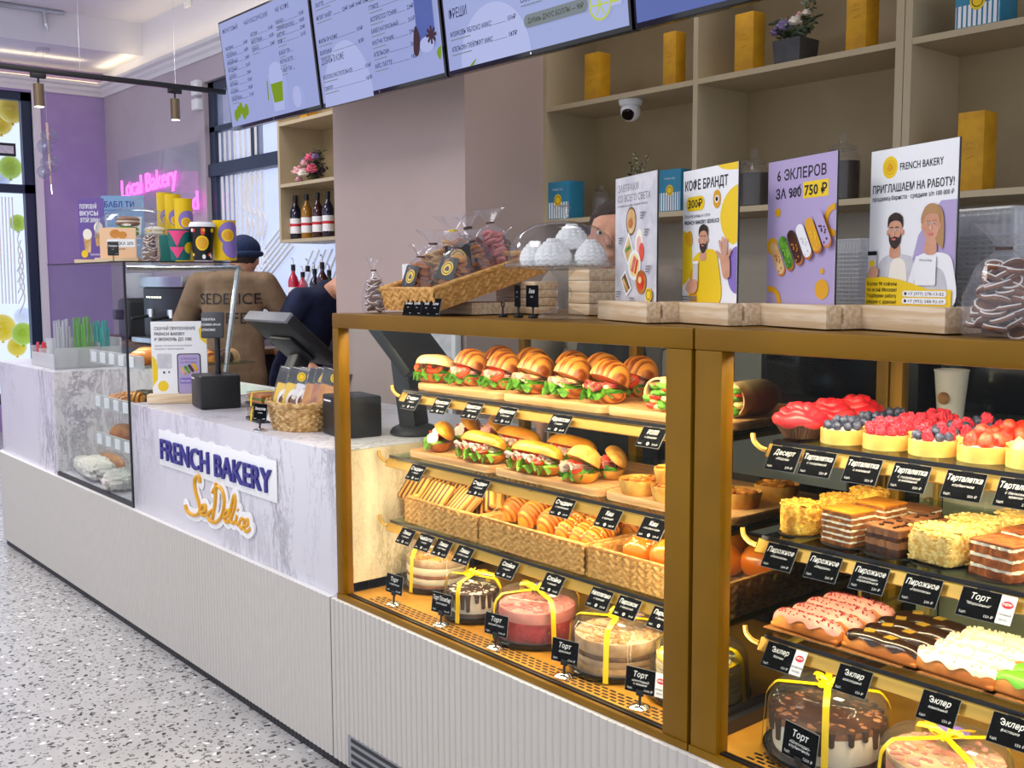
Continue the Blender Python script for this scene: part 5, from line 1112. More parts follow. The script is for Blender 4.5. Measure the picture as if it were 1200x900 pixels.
# right case tags
def rtags(lst, z, y, group, dot=False):
    for px, ttl, sub, l, r, lb, new in lst: price_tag((rowx(px, y), y, z), ttl, sub, l, r, lb, group, 0.063, 0.047, dot=dot, new=new, tilt=32)
rtags([(923, 'Десерт', ['«Мадрид»'], '1шт.', '270 ₽', 'black price tag with a white pill below the red cream desserts', None), (963, 'Тарталетка', ['с голубикой'], '1шт.', '250 ₽', 'black price tag below the blueberry tartlets', None), (1016, 'Тарталетка', ['с малиной'], '1шт.', '350 ₽', 'black price tag below the raspberry tartlets', None), (1072, 'Тарталетка', ['с голубикой', 'и малиной'], '1шт.', '350 ₽', 'black price tag below the mixed berry tartlets', None), (1136, 'Тарталетка', ['клубничная'], '1шт.', '350 ₽', 'black price tag below the strawberry tartlets', None), (1200, 'Тарталетка', ['с белковым', 'кремом'], '1шт.', '210 ₽', 'black price tag below the toasted meringue tartlets', None)], ZR1 - 0.006, 1.592, 'price tags on the tartlet rail')
rtags([(921, 'Пирожное', ['«Наполеон»'], '1шт.', '240 ₽', 'black price tag below the round nut coated cakes', None), (973, 'Пирожное', ['«Медовик»'], '1шт.', '200 ₽', 'black price tag below the honey slices', None), (1028, 'Пирожное', ['шоколадно-', 'карамельное'], '1шт.', '230 ₽', 'black price tag below the chocolate slices', None), (1090, 'Пирожное', ['«Наполеон»'], '1шт.', '200 ₽', 'black price tag below the flaky square cakes', None), (1160, 'Торт', ['"Морковный"'], '1шт.', '150 ₽', 'black price tag with NEW strip below the carrot slices', ['Новый', 'вкус'])], ZR2 - 0.006, 1.592, 'price tags on the cake slice rail')
rtags([(923, 'Эклер', ['Малина'], '1шт.', '150 ₽', 'black price tag with NEW strip below the pink eclairs', ['Малиновый', 'эклер']), (1012, 'Эклер', ['шоколадный'], '1шт.', '150 ₽', 'black price tag below the chocolate eclairs', None), (1116, 'Эклер', ['ванильный'], '1шт.', '150 ₽', 'black price tag below the white eclairs', None), (1204, 'Эклер', ['фисташка'], '1шт.', '150 ₽', 'black price tag below the green eclairs', None)], ZR3 - 0.006, 1.592, 'price tags on the eclair rail')
price_tag((rowx(944, 1.535), 1.535, ZF + 0.001), 'Торт', ['«Шоколадно-', 'клубничный»'], '1шт.', '1200 ₽', 'black price sign before the boxed chocolate cake', 'price signs on stands before the cakes', 0.08, 0.06, rz=R(-10), dot=False, stand=True)
t = thing('plastic_cup', 'frosted plastic cup standing behind the raspberry tartlets', 'cup', (rowx(1113, 2.06), 2.06, ZR1 + 0.0025))
c = MB('plastic_haze'); c.lathe([(0.024, 0), (0.033, 0.105), (0.035, 0.107), (0.034, 0.109), (0.032, 0.105), (0.023, 0.002), (0, 0.002)], 28); c.build('cup_body', t)
c = MB('filling_dark'); c.cyl((0, -0.0285, 0.052), (0, -0.0300, 0.052), 0.013, 0.013, 20); c.build('printed_emblem', t)
# ================================================================== ON TOP OF THE CASES
ZTOP = ZT + 0.0005
def cello_bag(name, label, w, h, inner, n, seed, group=None, lab=True, cat='gift bag', hang=None):
    t = thing(name, label, cat, (0, 0, 0), 0, group); rr = random.Random(seed)
    f = MB(*(inner if isinstance(inner, tuple) else (inner,)))
    k = len(f.mats)
    for i in range(n * 4):
        z = h * 0.05 + h * 0.58 * i / n / 4; q = 1 - 0.6 * i / n / 4; a = i * 2.4; s_ = w * rr.uniform(0.13, 0.19)
        Tb = TR(0.26 * w * q * math.cos(a), 0.18 * w * q * math.sin(a), z, R(rr.uniform(-35, 35)), R(rr.uniform(-35, 35)), rr.random() * 6)
        f.lathe([(s_ * 0.9, -0.003), (s_, 0), (s_ * 0.9, 0.003), (0, 0.0035)], 12, i % k if k < 3 else 0, Tb)
        if k > 1: f.tube([V(s_ * 0.85 * math.cos(t_), s_ * 0.85 * math.sin(t_), 0.0035) for t_ in [2 * PI * j / 12 for j in range(12)]], 0.0016, 5, 1, Tb, True)
    f.build('biscuits', t, smooth=60)
    b = MB('cello'); ph = rr.random() * 6
    b.lathe([(w * 0.44, 0), (w * 0.5, h * 0.1), (w * 0.47, h * 0.35), (w * 0.33, h * 0.62), (w * 0.10, h * 0.76), (w * 0.08, h * 0.79), (w * 0.2, h * 0.9), (w * 0.34, h)], 30, 0, TR(0, 0, 0, s=(1, 0.72, 1)), lambda a, z: 1 + (0.05 + 0.22 * max(0, z - 0.5)) * math.sin(a * 5 + ph + z * 3) + 0.05 * math.sin(a * 11 + z * 7), False); b.build('clear_wrapper', t, smooth=25)
    tie = MB('ribbon' if rr.random() < .2 else 'choc'); tie.cyl((0, 0, h * 0.765), (0, 0, h * 0.79), w * 0.10, w * 0.10, 12); tie.build('tie', t)
    if lab:
        T = TR(w * 0.05, -w * 0.30, h * 0.40, rx=R(-18)) @ FACE
        a = Art(T); s = w * 0.26; a.rect(-s, s, -s, s, 'charcoal', s * 0.2); a.disc(0, 0, s * 0.62, 'yellow_print'); a.ring(0, 0, s * 0.42, s * 0.5, 'print_black'); a.blob([(-s * .25, -s * .1), (0, s * .22), (s * .25, -s * .1), (0, -s * .25)], 'print_black'); a.build('label', t, smooth=0)
    return t
cello_bag('gingerbread_bag', 'clear tied bag of gingerbread at the left end of the left case top', 0.082, 0.15, ('gingerbread', 'icing', 'gingerbread'), 9, 1, lab=False).location = (rowx(441, 1.60), 1.60, ZTOP)
# tilted basket with a wooden riser
tb = thing('woven_basket', 'tilted woven basket full of bagged biscuits on the left case', 'basket', (-2.235, 1.545, ZTOP + 0.012))
TB = Matrix.Rotation(R(15), 4, 'X')
w = MB('wicker'); L, D, h = 0.235, 0.37, 0.055
for a in (0,):
    weave_wall(w, (-L / 2, 0, 0), (L / 2, 0, 0), h, (0, -1, 0), 'wicker', T=TB, amp=0.006, cw=0.02); weave_wall(w, (L / 2, 0, 0), (L / 2, D, 0), h, (1, 0, 0), 'wicker', T=TB, amp=0.006, cw=0.02); weave_wall(w, (L / 2, D, 0), (-L / 2, D, 0), h, (0, 1, 0), 'wicker', T=TB); weave_wall(w, (-L / 2, D, 0), (-L / 2, 0, 0), h, (-1, 0, 0), 'wicker', T=TB)
w.box(-L / 2, L / 2, 0, D, 0, 0.008, 'wicker', TB); w.build('basket_walls', tb, smooth=60)
w = MB('wicker'); w.tube([V(-L / 2, 0, h), V(L / 2, 0, h), V(L / 2, D, h), V(-L / 2, D, h)], 0.008, 8, 0, TB, True); w.build('basket_rim', tb)
m = MB('wood_pale'); m.prism([(-0.1, 0.12), (0.1, 0.12), (0.1, 0.3), (-0.1, 0.3)], -0.0115, 0.018); m.build('riser', tb)
GBAG = 'bagged biscuits in the tilted basket'
bags = [(458 + 14, 1.62, 0.115, 0.135, 'crust', 9, 'bag of biscuits with a black yellow label hanging over the basket\'s left corner'), (500, 1.66, 0.125, 0.165, 'bread_pale', 10, 'bag of buns with black tie at the front of the tilted basket'), (512, 1.74, 0.13, 0.185, ('bread_pale', 'crust'), 8, 'tall wrinkled bag behind the front buns in the tilted basket'),
        (531, 1.66, 0.12, 0.15, 'bread_gold', 9, 'bag of golden buns at the right front of the tilted basket'), (540, 1.80, 0.125, 0.18, 'gingerbread', 9, 'bag of dark biscuits with a black tag in the middle of the tilted basket'), (563, 1.80, 0.11, 0.13, ('gingerbread', 'crust'), 8, 'bag of brown rolls at the right side of the tilted basket'), (575, 1.88, 0.12, 0.17, ('ham_red', 'pink_cream'), 8, 'bag with pink sweets near the back of the tilted basket'), (592, 1.92, 0.10, 0.11, ('bread_pale', 'gingerbread'), 8, 'bag of pale biscuit sticks at the back right of the tilted basket')]
for i, (px, y, ww, hh_, inn, n, lb) in enumerate(bags):
    x = min(max(rowx(px, y), -2.235 - L / 2 + ww * 0.42), -2.235 + L / 2 - ww * 0.40)
    b = cello_bag('biscuit_bag', lb, ww, hh_, inn, n, i + 5, GBAG, lab=i in (0, 2, 3)); b.location = (x, y, ZTOP + 0.026 + (y - 1.545) * 0.27); b.rotation_euler = (R(random.uniform(-6, 10)), R(random.uniform(-14, 10)), R(random.uniform(-10, 60)))
for i, px in enumerate((478, 488, 499, 509)):
    t = thing('price_tag', 'small black price card leaning on the tilted basket, %s from the left' % ORD[i], 'price tag', (rowx(px, 1.525), 1.526, ZTOP), 0, 'small price cards leaning on the tilted basket')
    T = Matrix.Rotation(R(-14), 4, 'X') @ FACE; c = MB('chalk', 'chalk_edge'); c.box(-0.02, 0.02, 0, 0.045, -0.001, 0, 0, T); c.box(-0.0204, 0.0204, -.0004, 0.0454, -0.0012, -0.0004, 1, T); c.build('card', t)
    card_art(T @ TR(0, 0, 0.0002), 0.04, 0.045, ['Печенье', 'Бублик', 'Безе', 'Сушки'][i], ['1шт.'], '', '90 ₽').build('lettering', t, smooth=0)
for px, y, ttl, hh_, lb in ((590, 1.60, None, 0.02, 'empty little black sign clip beside the tilted basket'), (608, 1.60, 'М', 0.05, 'narrow black price sign on a stand beside the tilted basket'), (625, 1.60, 'Безе', 0.05, 'black price sign on a stand left of the meringue stand')):
    t = thing('price_sign', lb, 'price sign', (rowx(px, y), y, ZTOP), R(-14), 'little black signs beside the tilted basket')
    s = MB('black'); s.rbox(-0.009, 0.009, -0.009, 0.009, 0, 0.008, 0.002); s.cyl((0, 0, 0.006), (0, 0, 0.026), 0.0025, None, 8); s.tube([V(0.007 * math.cos(a), 0, 0.031 + 0.007 * math.sin(a)) for a in [2 * PI * k / 14 for k in range(14)]], 0.002, 6, closed=True); s.build('stand', t)
    if ttl:
        wd = 0.014 if len(ttl) < 3 else 0.030
        T = Matrix.Translation((0, -0.003, 0.026)) @ FACE; c = MB('chalk'); c.box(-wd, wd, 0, 0.05, -0.0015, 0, 0, T); c.build('card', t); card_art(T @ TR(0, 0, 0.0002), wd * 2, 0.05, ttl, ['1шт.'], '', '').build('lettering', t, smooth=0)
# cake stand with dome
CS = (rowx(659, 1.66), 1.66)
t = thing('cake_stand', 'footed glass cake stand with dome over white meringues', 'cake stand', (CS[0], CS[1], ZTOP))
g = MB('plastic_clear'); g.lathe([(0.06, 0), (0.062, 0.003), (0.05, 0.010), (0.02, 0.022), (0.012, 0.035), (0.020, 0.048), (0.024, 0.058), (0.018, 0.070), (0.010, 0.080), (0.014, 0.092), (0.03, 0.110)], 40); g.build('foot', t)
g = MB('plastic_clear'); g.lathe([(0.028, 0.110), (0.13, 0.114), (0.134, 0.118), (0.134, 0.126), (0.13, 0.126), (0.128, 0.119), (0, 0.117)], 64, 0, None, lambda a, z: 1 + (0.012 * math.cos(a * 32) if 0.2 < z < 0.8 else 0)); g.build('plate', t)
g = MB('globe_glass'); g.lathe([(0.126, 0.121), (0.127, 0.135), (0.122, 0.160), (0.105, 0.190), (0.075, 0.210), (0.03, 0.221), (0, 0.223)], 48); g.build('dome', t, smooth=80)
g = MB('plastic_clear'); g.lathe([(0.008, 0.221), (0.010, 0.227), (0.019, 0.253), (0.021, 0.256), (0.018, 0.257), (0, 0.253)], 24); g.build('knob', t)
mr = MB('meringue')
for k in range(7):
    z = k * 0.0085; q = [0.030, 0.0325, 0.032, 0.029, 0.024, 0.017, 0.009][k]
    mr.tube([V(q * 1.25 * math.cos(a), q * math.sin(a), z + 0.008 + 0.0028 * math.sin(a * 13)) for a in [2 * PI * j / 52 for j in range(52)]], 0.0078, 7, closed=True)
mr.ell((0, 0, 0.03), (0.034, 0.028, 0.03), 20, 12)
t2 = mr.build('meringue', smooth=80); tag(t2, 'x', 'meringue'); K = Kind(t2)
for dx, dy, dz, s, lb in ((-0.062, -0.03, 0, 1.0, 'white piped meringue at the left under the dome'), (0.018, -0.045, 0, 1.05, 'white piped meringue at the front under the dome'), (-0.02, 0.055, 0, 1.1, 'white piped meringue at the back under the dome'), (0.072, 0.02, 0, 1.0, 'white piped meringue at the right under the dome'), (0.02, 0.01, 0.045, 1.0, 'white piped meringue on top of the others under the dome')):
    K.put((CS[0] + dx, CS[1] + dy, ZTOP + 0.1195 + dz * 0.82), random.random() * 3, lb, 'meringues on the cake stand', s * 0.86)
# pale wooden boxes behind the stand
def crate(name, lb, x, y, w, d, h, rz):
    t = thing(name, lb, 'wooden box', (x, y, ZTOP), rz); m = MB('wood_pale')
    for i in range(4): m.rbox(-w / 2, w / 2, -d / 2, d / 2, h * i / 4 + 0.0006, h * (i + 1) / 4 - 0.0006, 0.0015)
    m.build('planks', t); return t
crate('wooden_riser', 'pale plank block between the tilted basket and the cake stand', rowx(617, 1.86), 1.86, 0.22, 0.07, 0.085, R(-12))
crate('wooden_riser', 'pale plank block behind the cake stand foot by the first poster', rowx(694, 1.89), 1.89, 0.12, 0.08, 0.115, R(-18))
# ---- posters
def poster_stand(px, lb, y=1.665, rz=-20, bw_=0.255):
    x = atY(px, 340, y).x
    t = thing('poster_stand', lb, 'poster stand', (x, y, ZTOP), R(rz), 'poster stands on the cases')
    b = MB('wood_pale'); b.rbox(-bw_ / 2, bw_ / 2, -0.035, -0.0025, 0, 0.042, 0.002); b.rbox(-bw_ / 2, bw_ / 2, 0.0025, 0.04, 0, 0.042, 0.002); b.box(-bw_ / 2 + 0.001, bw_ / 2 - 0.001, -0.0026, 0.0026, 0, 0.010); b.build('wooden_base', t)
    s = MB('print_white', 'charcoal'); s.box(-0.105, 0.105, -0.0018, 0.0018, 0.0105, 0.3098, 1); s.box(-0.1045, 0.1045, -0.0021, -0.0017, 0.012, 0.3093, 0); s.build('board', t)
    return t, Art(Matrix.Translation((0, -0.0022, 0.042)) @ FACE @ Matrix.Diagonal((1, 0.9, 1, 1)))
def face(a, cx, cy, s, hair, skin='skin', beard=False, long=False, look=0.0):
    if long: a.blob([(cx - s * .62, cy + s * .1), (cx - s * .5, cy + s * .9), (cx, cy + s * 1.15), (cx + s * .6, cy + s * .85), (cx + s * .8, cy), (cx + s * .75, cy - s * 1.1), (cx + s * .45, cy - s * .9)], hair)
    a.blob([(cx - s * .27, cy - s * .6), (cx + s * .27, cy - s * .6), (cx + s * .35, cy - s * 1.35), (cx - s * .35, cy - s * 1.35)], skin)
    a.blob([(cx - s * .5, cy + s * .35), (cx - s * .3, cy + s * .82), (cx + s * .3, cy + s * .82), (cx + s * .5, cy + s * .35), (cx + s * .42, cy - s * .4), (cx, cy - s * .85), (cx - s * .42, cy - s * .4)], skin)
    a.disc(cx - s * .53, cy, s * .1, skin, s * .17); a.disc(cx + s * .53, cy, s * .1, skin, s * .17)
    if beard: a.blob([(cx - s * .46, cy - s * .05), (cx - s * .3, cy - s * .28), (cx, cy - s * .22), (cx + s * .3, cy - s * .28), (cx + s * .46, cy - s * .05), (cx + s * .38, cy - s * .6), (cx, cy - s * .92), (cx - s * .38, cy - s * .6)], 'beard')
    a.blob([(cx - s * .54, cy + s * .25), (cx - s * .5, cy + s * .85), (cx, cy + s * 1.1), (cx + s * .5, cy + s * .85), (cx + s * .54, cy + s * .25), (cx + s * .38, cy + s * .55), (cx, cy + s * .66), (cx - s * .38, cy + s * .55)], hair)
    for q in (-1, 1):
        a.disc(cx + q * s * .2 + look * s, cy + s * .14, s * .085, 'print_white', s * .05); a.disc(cx + q * s * .2 + look * s, cy + s * .14, s * .045, 'print_black'); a.rect(cx + q * s * .2 - s * .12 + look * s, cx + q * s * .2 + s * .12 + look * s, cy + s * .26, cy + s * .31, hair)
    a.poly([(cx - s * .07 + look * s, cy - s * .14), (cx + s * .07 + look * s, cy - s * .14), (cx + look * s, cy + s * .1)], 'ham'); a.disc(cx + look * s, cy - s * .38, s * .17, 'ham_red', s * .055)
def eclair_art(a, cx, cy, l, w, rot, m, dots=None):
    c, s = math.cos(rot), math.sin(rot); P = []
    for q in circ(l / 2 - w / 2, 0, w / 2, n=8, a0=-PI / 2, a1=PI / 2) + circ(-l / 2 + w / 2, 0, w / 2, n=8, a0=PI / 2, a1=1.5 * PI): P.append((cx + q[0] * c - q[1] * s, cy + q[0] * s + q[1] * c))
    P2 = [(x + w * .12, y - w * .2) for x, y in P]; a.poly(P2, 'choux'); a.poly(P, m)
    if dots:
        rr = random.Random(l * 999)
        for i in range(9): u, v = rr.uniform(-.4, .4) * l, rr.uniform(-.3, .3) * w; a.disc(cx + u * c - v * s, cy + u * s + v * c, w * .09, dots)
# poster 1: breakfasts
t, a = poster_stand(745, 'pale grey breakfast poster nearest the cake stand', rz=-22)
a.rect(-0.104, 0.104, 0, 0.297, 'print_pale')
a.t('ЗАВТРАКИ', -0.09, 0.262, 0.024, 'print_grey', 0.01, -1, width=0.105); a.t('СО ВСЕГО СВЕТА', -0.09, 0.238, 0.022, 'print_grey', 0.01, -1, width=0.165); a.t('готовим весь день каждый завтрак', -0.09, 0.226, 0.008, 'print_grey', 0, -1, width=0.15)
a.disc(-0.02, 0.19, 0.026, 'filling_dark', 0.034); a.disc(-0.02, 0.19, 0.022, 'bread_pale', 0.029); a.disc(-0.022, 0.185, 0.012, 'crust'); a.disc(0.022, 0.13, 0.02, 'cream', 0.04); a.disc(0.022, 0.125, 0.014, 'ham', 0.028); a.disc(0.034, 0.115, 0.012, 'tomato', 0.022)
a.poly([(-0.06, 0.12), (-0.03, 0.165), (-0.005, 0.12), (-0.035, 0.085)], 'print_white'); a.poly([(-0.053, 0.12), (-0.031, 0.155), (-0.012, 0.12), (-0.036, 0.092)], 'bread_pale'); a.line(-0.045, 0.12, -0.02, 0.13, 0.01, 'lettuce')
a.disc(0.0, 0.085, 0.032, 'print_white', 0.036); a.disc(0.0, 0.085, 0.025, 'cheese', 0.028); a.line(-0.012, 0.07, 0.004, 0.105, 0.014, 'ham_red'); a.line(0.004, 0.065, 0.016, 0.098, 0.01, 'tomato')
a.poly([(-0.07, 0.055), (-0.045, 0.075), (-0.012, 0.03), (-0.04, 0.01)], 'print_white'); a.poly([(-0.064, 0.053), (-0.046, 0.067), (-0.02, 0.031), (-0.04, 0.018)], 'filling_dark'); a.line(-0.058, 0.052, -0.03, 0.024, 0.01, 'bread_pale')
a.disc(0.035, 0.045, 0.025, 'crust', 0.028); a.disc(0.035, 0.045, 0.017, 'tomato', 0.019); a.disc(0.03, 0.05, 0.008, 'cheese')
for x, y in ((0.03, 0.205), (0.05, 0.165), (-0.08, 0.15), (0.06, 0.08), (-0.09, 0.02), (-0.02, 0.005)):
    for k in range(3): a.rect(x, x + 0.024 - 0.005 * k, y - 0.006 * k, y - 0.006 * k + 0.003, 'print_grey')
a.disc(0.078, 0.016, 0.016, 'yellow_print'); a.ring(0.078, 0.016, 0.010, 0.012, 'print_black'); a.build('print', t, smooth=0)
# poster 2: coffee man
t, a = poster_stand(831, 'white and yellow coffee poster with a man in a yellow jumper', rz=-20)
a.rect(-0.104, 0.104, 0, 0.297, 'print_white'); a.poly([(0.03, 0.297), (0.045, 0.288), (0.07, 0.283), (0.104, 0.281), (0.104, 0.297)], 'yellow_print')
a.poly([(0.104, 0.25)] + [(0.104 - 0.062 * math.sin(q), 0.20 + 0.05 * math.cos(q) - 0.03 * (q / PI)) for q in [PI * k / 14 for k in range(1, 14)]] + [(0.104, 0.13)], 'yellow_print')
a.poly([(-0.104, 0.165)] + circ(-0.104, 0.10, 0.040, 0.062, 16, PI / 2, -PI / 2) + [(-0.104, 0.03)], 'yellow_print'); a.poly([(0.104, 0.12)] + circ(0.104, 0.07, 0.034, 0.05, 14, PI / 2, 1.5 * PI), 'purple_print')
a.t('КОФЕ БРАНДТ', -0.096, 0.252, 0.030, 'print_black', 0.02, -1, width=0.165); a.rect(-0.09, -0.018, 0.205, 0.237, 'yellow_print', 0.014); a.t('300₽', -0.082, 0.212, 0.026, 'print_black', 0.02, -1, width=0.056)
a.t('Эксклюзивно в сети', -0.096, 0.190, 0.011, 'print_grey', 0.0, -1, width=0.1); a.t('FRENCH BAKERY SEDELICE', -0.096, 0.175, 0.012, 'print_black', 0.015, -1, width=0.135)
a.disc(0.03, 0.225, 0.014, 'gold_letter', 0.020); a.disc(0.03, 0.225, 0.008, 'print_white'); a.disc(0.03, 0.225, 0.005, 'print_black'); a.blob([(-0.092, 0.15), (-0.07, 0.16), (-0.062, 0.135), (-0.075, 0.125)], 'gold_letter')
a.blob([(-0.068, 0.0), (-0.07, 0.06), (-0.055, 0.10), (-0.02, 0.115), (0.02, 0.115), (0.038, 0.09), (0.045, 0.0)], 'yellow_print'); a.blob([(-0.068, 0.0), (-0.072, 0.055), (-0.06, 0.075), (-0.045, 0.03), (-0.04, 0.0)], 'gold_letter')
face(a, -0.018, 0.138, 0.032, 'hair', beard=True)
a.blob([(0.062, 0.055), (0.05, 0.09), (0.05, 0.105), (0.08, 0.10), (0.085, 0.07), (0.082, 0.055)], 'skin')
for k, (fx, fy) in enumerate(((0.033, 0.112), (0.046, 0.135), (0.058, 0.142), (0.070, 0.138), (0.088, 0.115))): a.line(0.058 + 0.004 * k, 0.09, fx, fy, 0.007, 'skin')
a.rect(-0.054, -0.034, 0.045, 0.088, 'print_pale', 0.003); a.rect(-0.056, -0.032, 0.086, 0.092, 'print_white', 0.002); a.blob([(-0.082, 0.028), (-0.07, 0.048), (-0.04, 0.05), (-0.036, 0.03), (-0.055, 0.018)], 'skin')
for k in range(2): a.rect(-0.1, -0.04, 0.010 - 0.006 * k, 0.013 - 0.006 * k, 'print_grey')
a.build('print', t, smooth=0)
# poster 3: six eclairs
t, a = poster_stand(937, 'lilac poster showing a row of six eclairs', rz=-20)
a.rect(-0.104, 0.104, 0, 0.297, 'lilac'); a.poly([(-0.01, 0.0), (0.06, 0.0), (0.07, 0.2), (0.02, 0.2)], 'print_pale') if False else None
a.t('6 ЭКЛЕРОВ', 0.0, 0.255, 0.030, 'print_black', 0.02, 0, width=0.15); a.rect(0.008, 0.082, 0.213, 0.246, 'yellow_print'); a.t('ЗА 900', -0.078, 0.218, 0.028, 'print_black', 0.02, -1, width=0.08); a.line(-0.03, 0.218, 0.0, 0.242, 0.002, 'print_black'); a.t('750 ₽', 0.012, 0.219, 0.028, 'print_black', 0.025, -1, width=0.066)
for cx, cy, r in ((-0.07, 0.19, 0.009), (-0.1, 0.12, 0.018), (0.07, 0.03, 0.02), (0.07, 0.066, 0.006)): a.disc(max(cx, -0.104 + r), cy, r, 'gold_letter')
a.ring(0.104, 0.165, 0.020, 0.032, 'gold_letter', PI / 2, 1.5 * PI); a.ring(-0.09, 0.0, 0.024, 0.036, 'gold_letter', 0, PI * 0.6)
for k, (m_, dd) in enumerate((('bread_pale', 'crust'), ('lettuce', 'lettuce_pale'), ('choc', 'caramel'), ('print_white', 'print_pale'), ('gold_letter', 'yellow_print'), ('lilac', 'choc'))): eclair_art(a, -0.068 + 0.029 * k, 0.095 + 0.011 * k, 0.074, 0.025, R(-62), m_, dd)
a.build('print', t, smooth=0)
# poster 4: job advert
t, a = poster_stand(1066, 'white and yellow job poster with two bakers in aprons', rz=-20, bw_=0.245)
a.rect(-0.104, 0.104, 0, 0.297, 'print_white'); a.disc(-0.055, 0.262, 0.019, 'yellow_print', 0.021); a.ring(-0.055, 0.262, 0.012, 0.0135, 'gold_letter'); a.blob([(-0.064, 0.26), (-0.055, 0.272), (-0.046, 0.26), (-0.055, 0.254)], 'gold_letter')
a.t('FRENCH BAKERY', -0.03, 0.254, 0.019, 'print_black', 0.008, -1, width=0.102); a.t('ПРИГЛАШАЕМ НА РАБОТУ!', 0, 0.215, 0.021, 'print_black', 0.014, 0, width=0.195); a.t('продавец-бариста · средняя з/п 100 000 ₽', 0, 0.200, 0.012, 'print_black', 0.004, 0, width=0.195)
a.poly(circ(0.055, 0.13, 0.062, 0.075, 24), 'lilac') if False else a.poly([(0.104, 0.19), (0.07, 0.19), (0.02, 0.13), (0.0, 0.06), (0.104, 0.06)], 'lilac')
a.blob([(-0.085, 0.0), (-0.08, 0.07), (-0.055, 0.095), (-0.01, 0.095), (0.01, 0.08), (0.01, 0.0)], 'print_pale'); a.blob([(-0.045, 0.0), (-0.045, 0.08), (-0.01, 0.08), (-0.008, 0.0)], 'cream')
face(a, -0.036, 0.138, 0.034, 'hair', beard=True, look=-0.05)
a.blob([(0.0, 0.0), (0.01, 0.07), (0.03, 0.095), (0.085, 0.095), (0.104, 0.07), (0.104, 0.0)], 'print_white'); a.blob([(0.018, 0.0), (0.024, 0.065), (0.08, 0.065), (0.09, 0.0)], 'print_pale')
face(a, 0.052, 0.145, 0.036, 'hair_blond', long=True)
a.rect(-0.1, -0.078, 0.062, 0.098, 'print_pale', 0.003); a.rect(-0.101, -0.077, 0.096, 0.104, 'print_black', 0.002); a.disc(-0.089, 0.08, 0.007, 'yellow_print'); a.blob([(-0.1, 0.055), (-0.09, 0.075), (-0.072, 0.068), (-0.08, 0.045)], 'skin')
a.poly([(-0.104, 0.0), (0.104, 0.0), (0.104, 0.03), (0.05, 0.031), (0.02, 0.040), (-0.02, 0.049), (-0.06, 0.054), (-0.104, 0.052)], 'yellow_print'); a.rect(-0.104, 0.104, 0.0, 0.03, 'yellow_print')
a.rect(0.02, 0.068, 0.038, 0.092, 'print_white', 0.004); a.t('WhatsApp', 0.044, 0.082, 0.006, 'print_black', 0, 0, width=0.03)
for k, s in enumerate(('Более 90 кофеен', 'по всей Москве!', 'Подберем работу', 'рядом с домом!')): a.t(s, -0.099, 0.0375 - 0.0115 * k, 0.010, 'print_black', 0.01, -1, width=0.076)
for k, s in enumerate(('+7 (977) 278-13-02', '+7 (993) 588-92-59')): a.rect(-0.008, 0.095, 0.017 - 0.0135 * k, 0.028 - 0.0135 * k, 'print_white', 0.005); a.t(s, 0.006, 0.0196 - 0.0135 * k, 0.008, 'print_black', 0.005, -1, width=0.083); a.disc(0.0, 0.0225 - 0.0135 * k, 0.003, 'print_black')
a.build('print', t, smooth=0)
# clear clamshell stacks
def clamshell():
    m = MB('plastic_haze'); n = 20; vs = []; W2, D2 = 0.09, 0.075
    prof = [(1.0, 0.0), (1.0, 0.003), (0.93, 0.004), (0.86, 0.046), (0.80, 0.050)]
    def rect(k, pleat):
        P = []
        for i in range(4 * n):
            s, u = divmod(i, n); u = u / n * 2 - 1; o = 1 + (0.012 if (i % 2) else -0.012) * pleat
            x, y = [(u, -1), (1, u), (-u, 1), (-1, -u)][s]; P.append((x * W2 * k * o, y * D2 * k * o))
        return P
    for j, (k, z) in enumerate(prof): vs += [(x, y, z) for x, y in rect(k, 1 if j in (2, 3) else 0)]
    N = 4 * n; fs = [(j * N + i, j * N + (i + 1) % N, (j + 1) * N + (i + 1) % N, (j + 1) * N + i) for j in range(4) for i in range(N)] + [tuple(4 * N + i for i in range(N))]
    m.add(vs, fs); return tag(m.build('clamshell_lid', smooth=20), 'x', 'container')
cl = Kind(clamshell())
for (px, y, n, lb, g, dz, s) in ((1000, 2.03, 17, 'clear ribbed lid in the narrow stack left of the job poster', 'clear lids stacked left of the job poster', 0.0088, 0.62), (1166, 1.86, 19, 'clear ribbed lid in the wide stack right of the job poster', 'clear lids stacked right of the job poster', 0.0088, 1.0)):
    for k in range(n): cl.put((rowx(px, y), y, ZTOP + k * dz), R(-16), lb, g, s)
cello_bag('gingerbread_bag', 'clear tied bag of iced gingerbread at the right end of the case tops', 0.125, 0.17, ('gingerbread', 'icing', 'gingerbread'), 13, 2, lab=False).location = (rowx(1168, 1.60), 1.60, ZTOP)
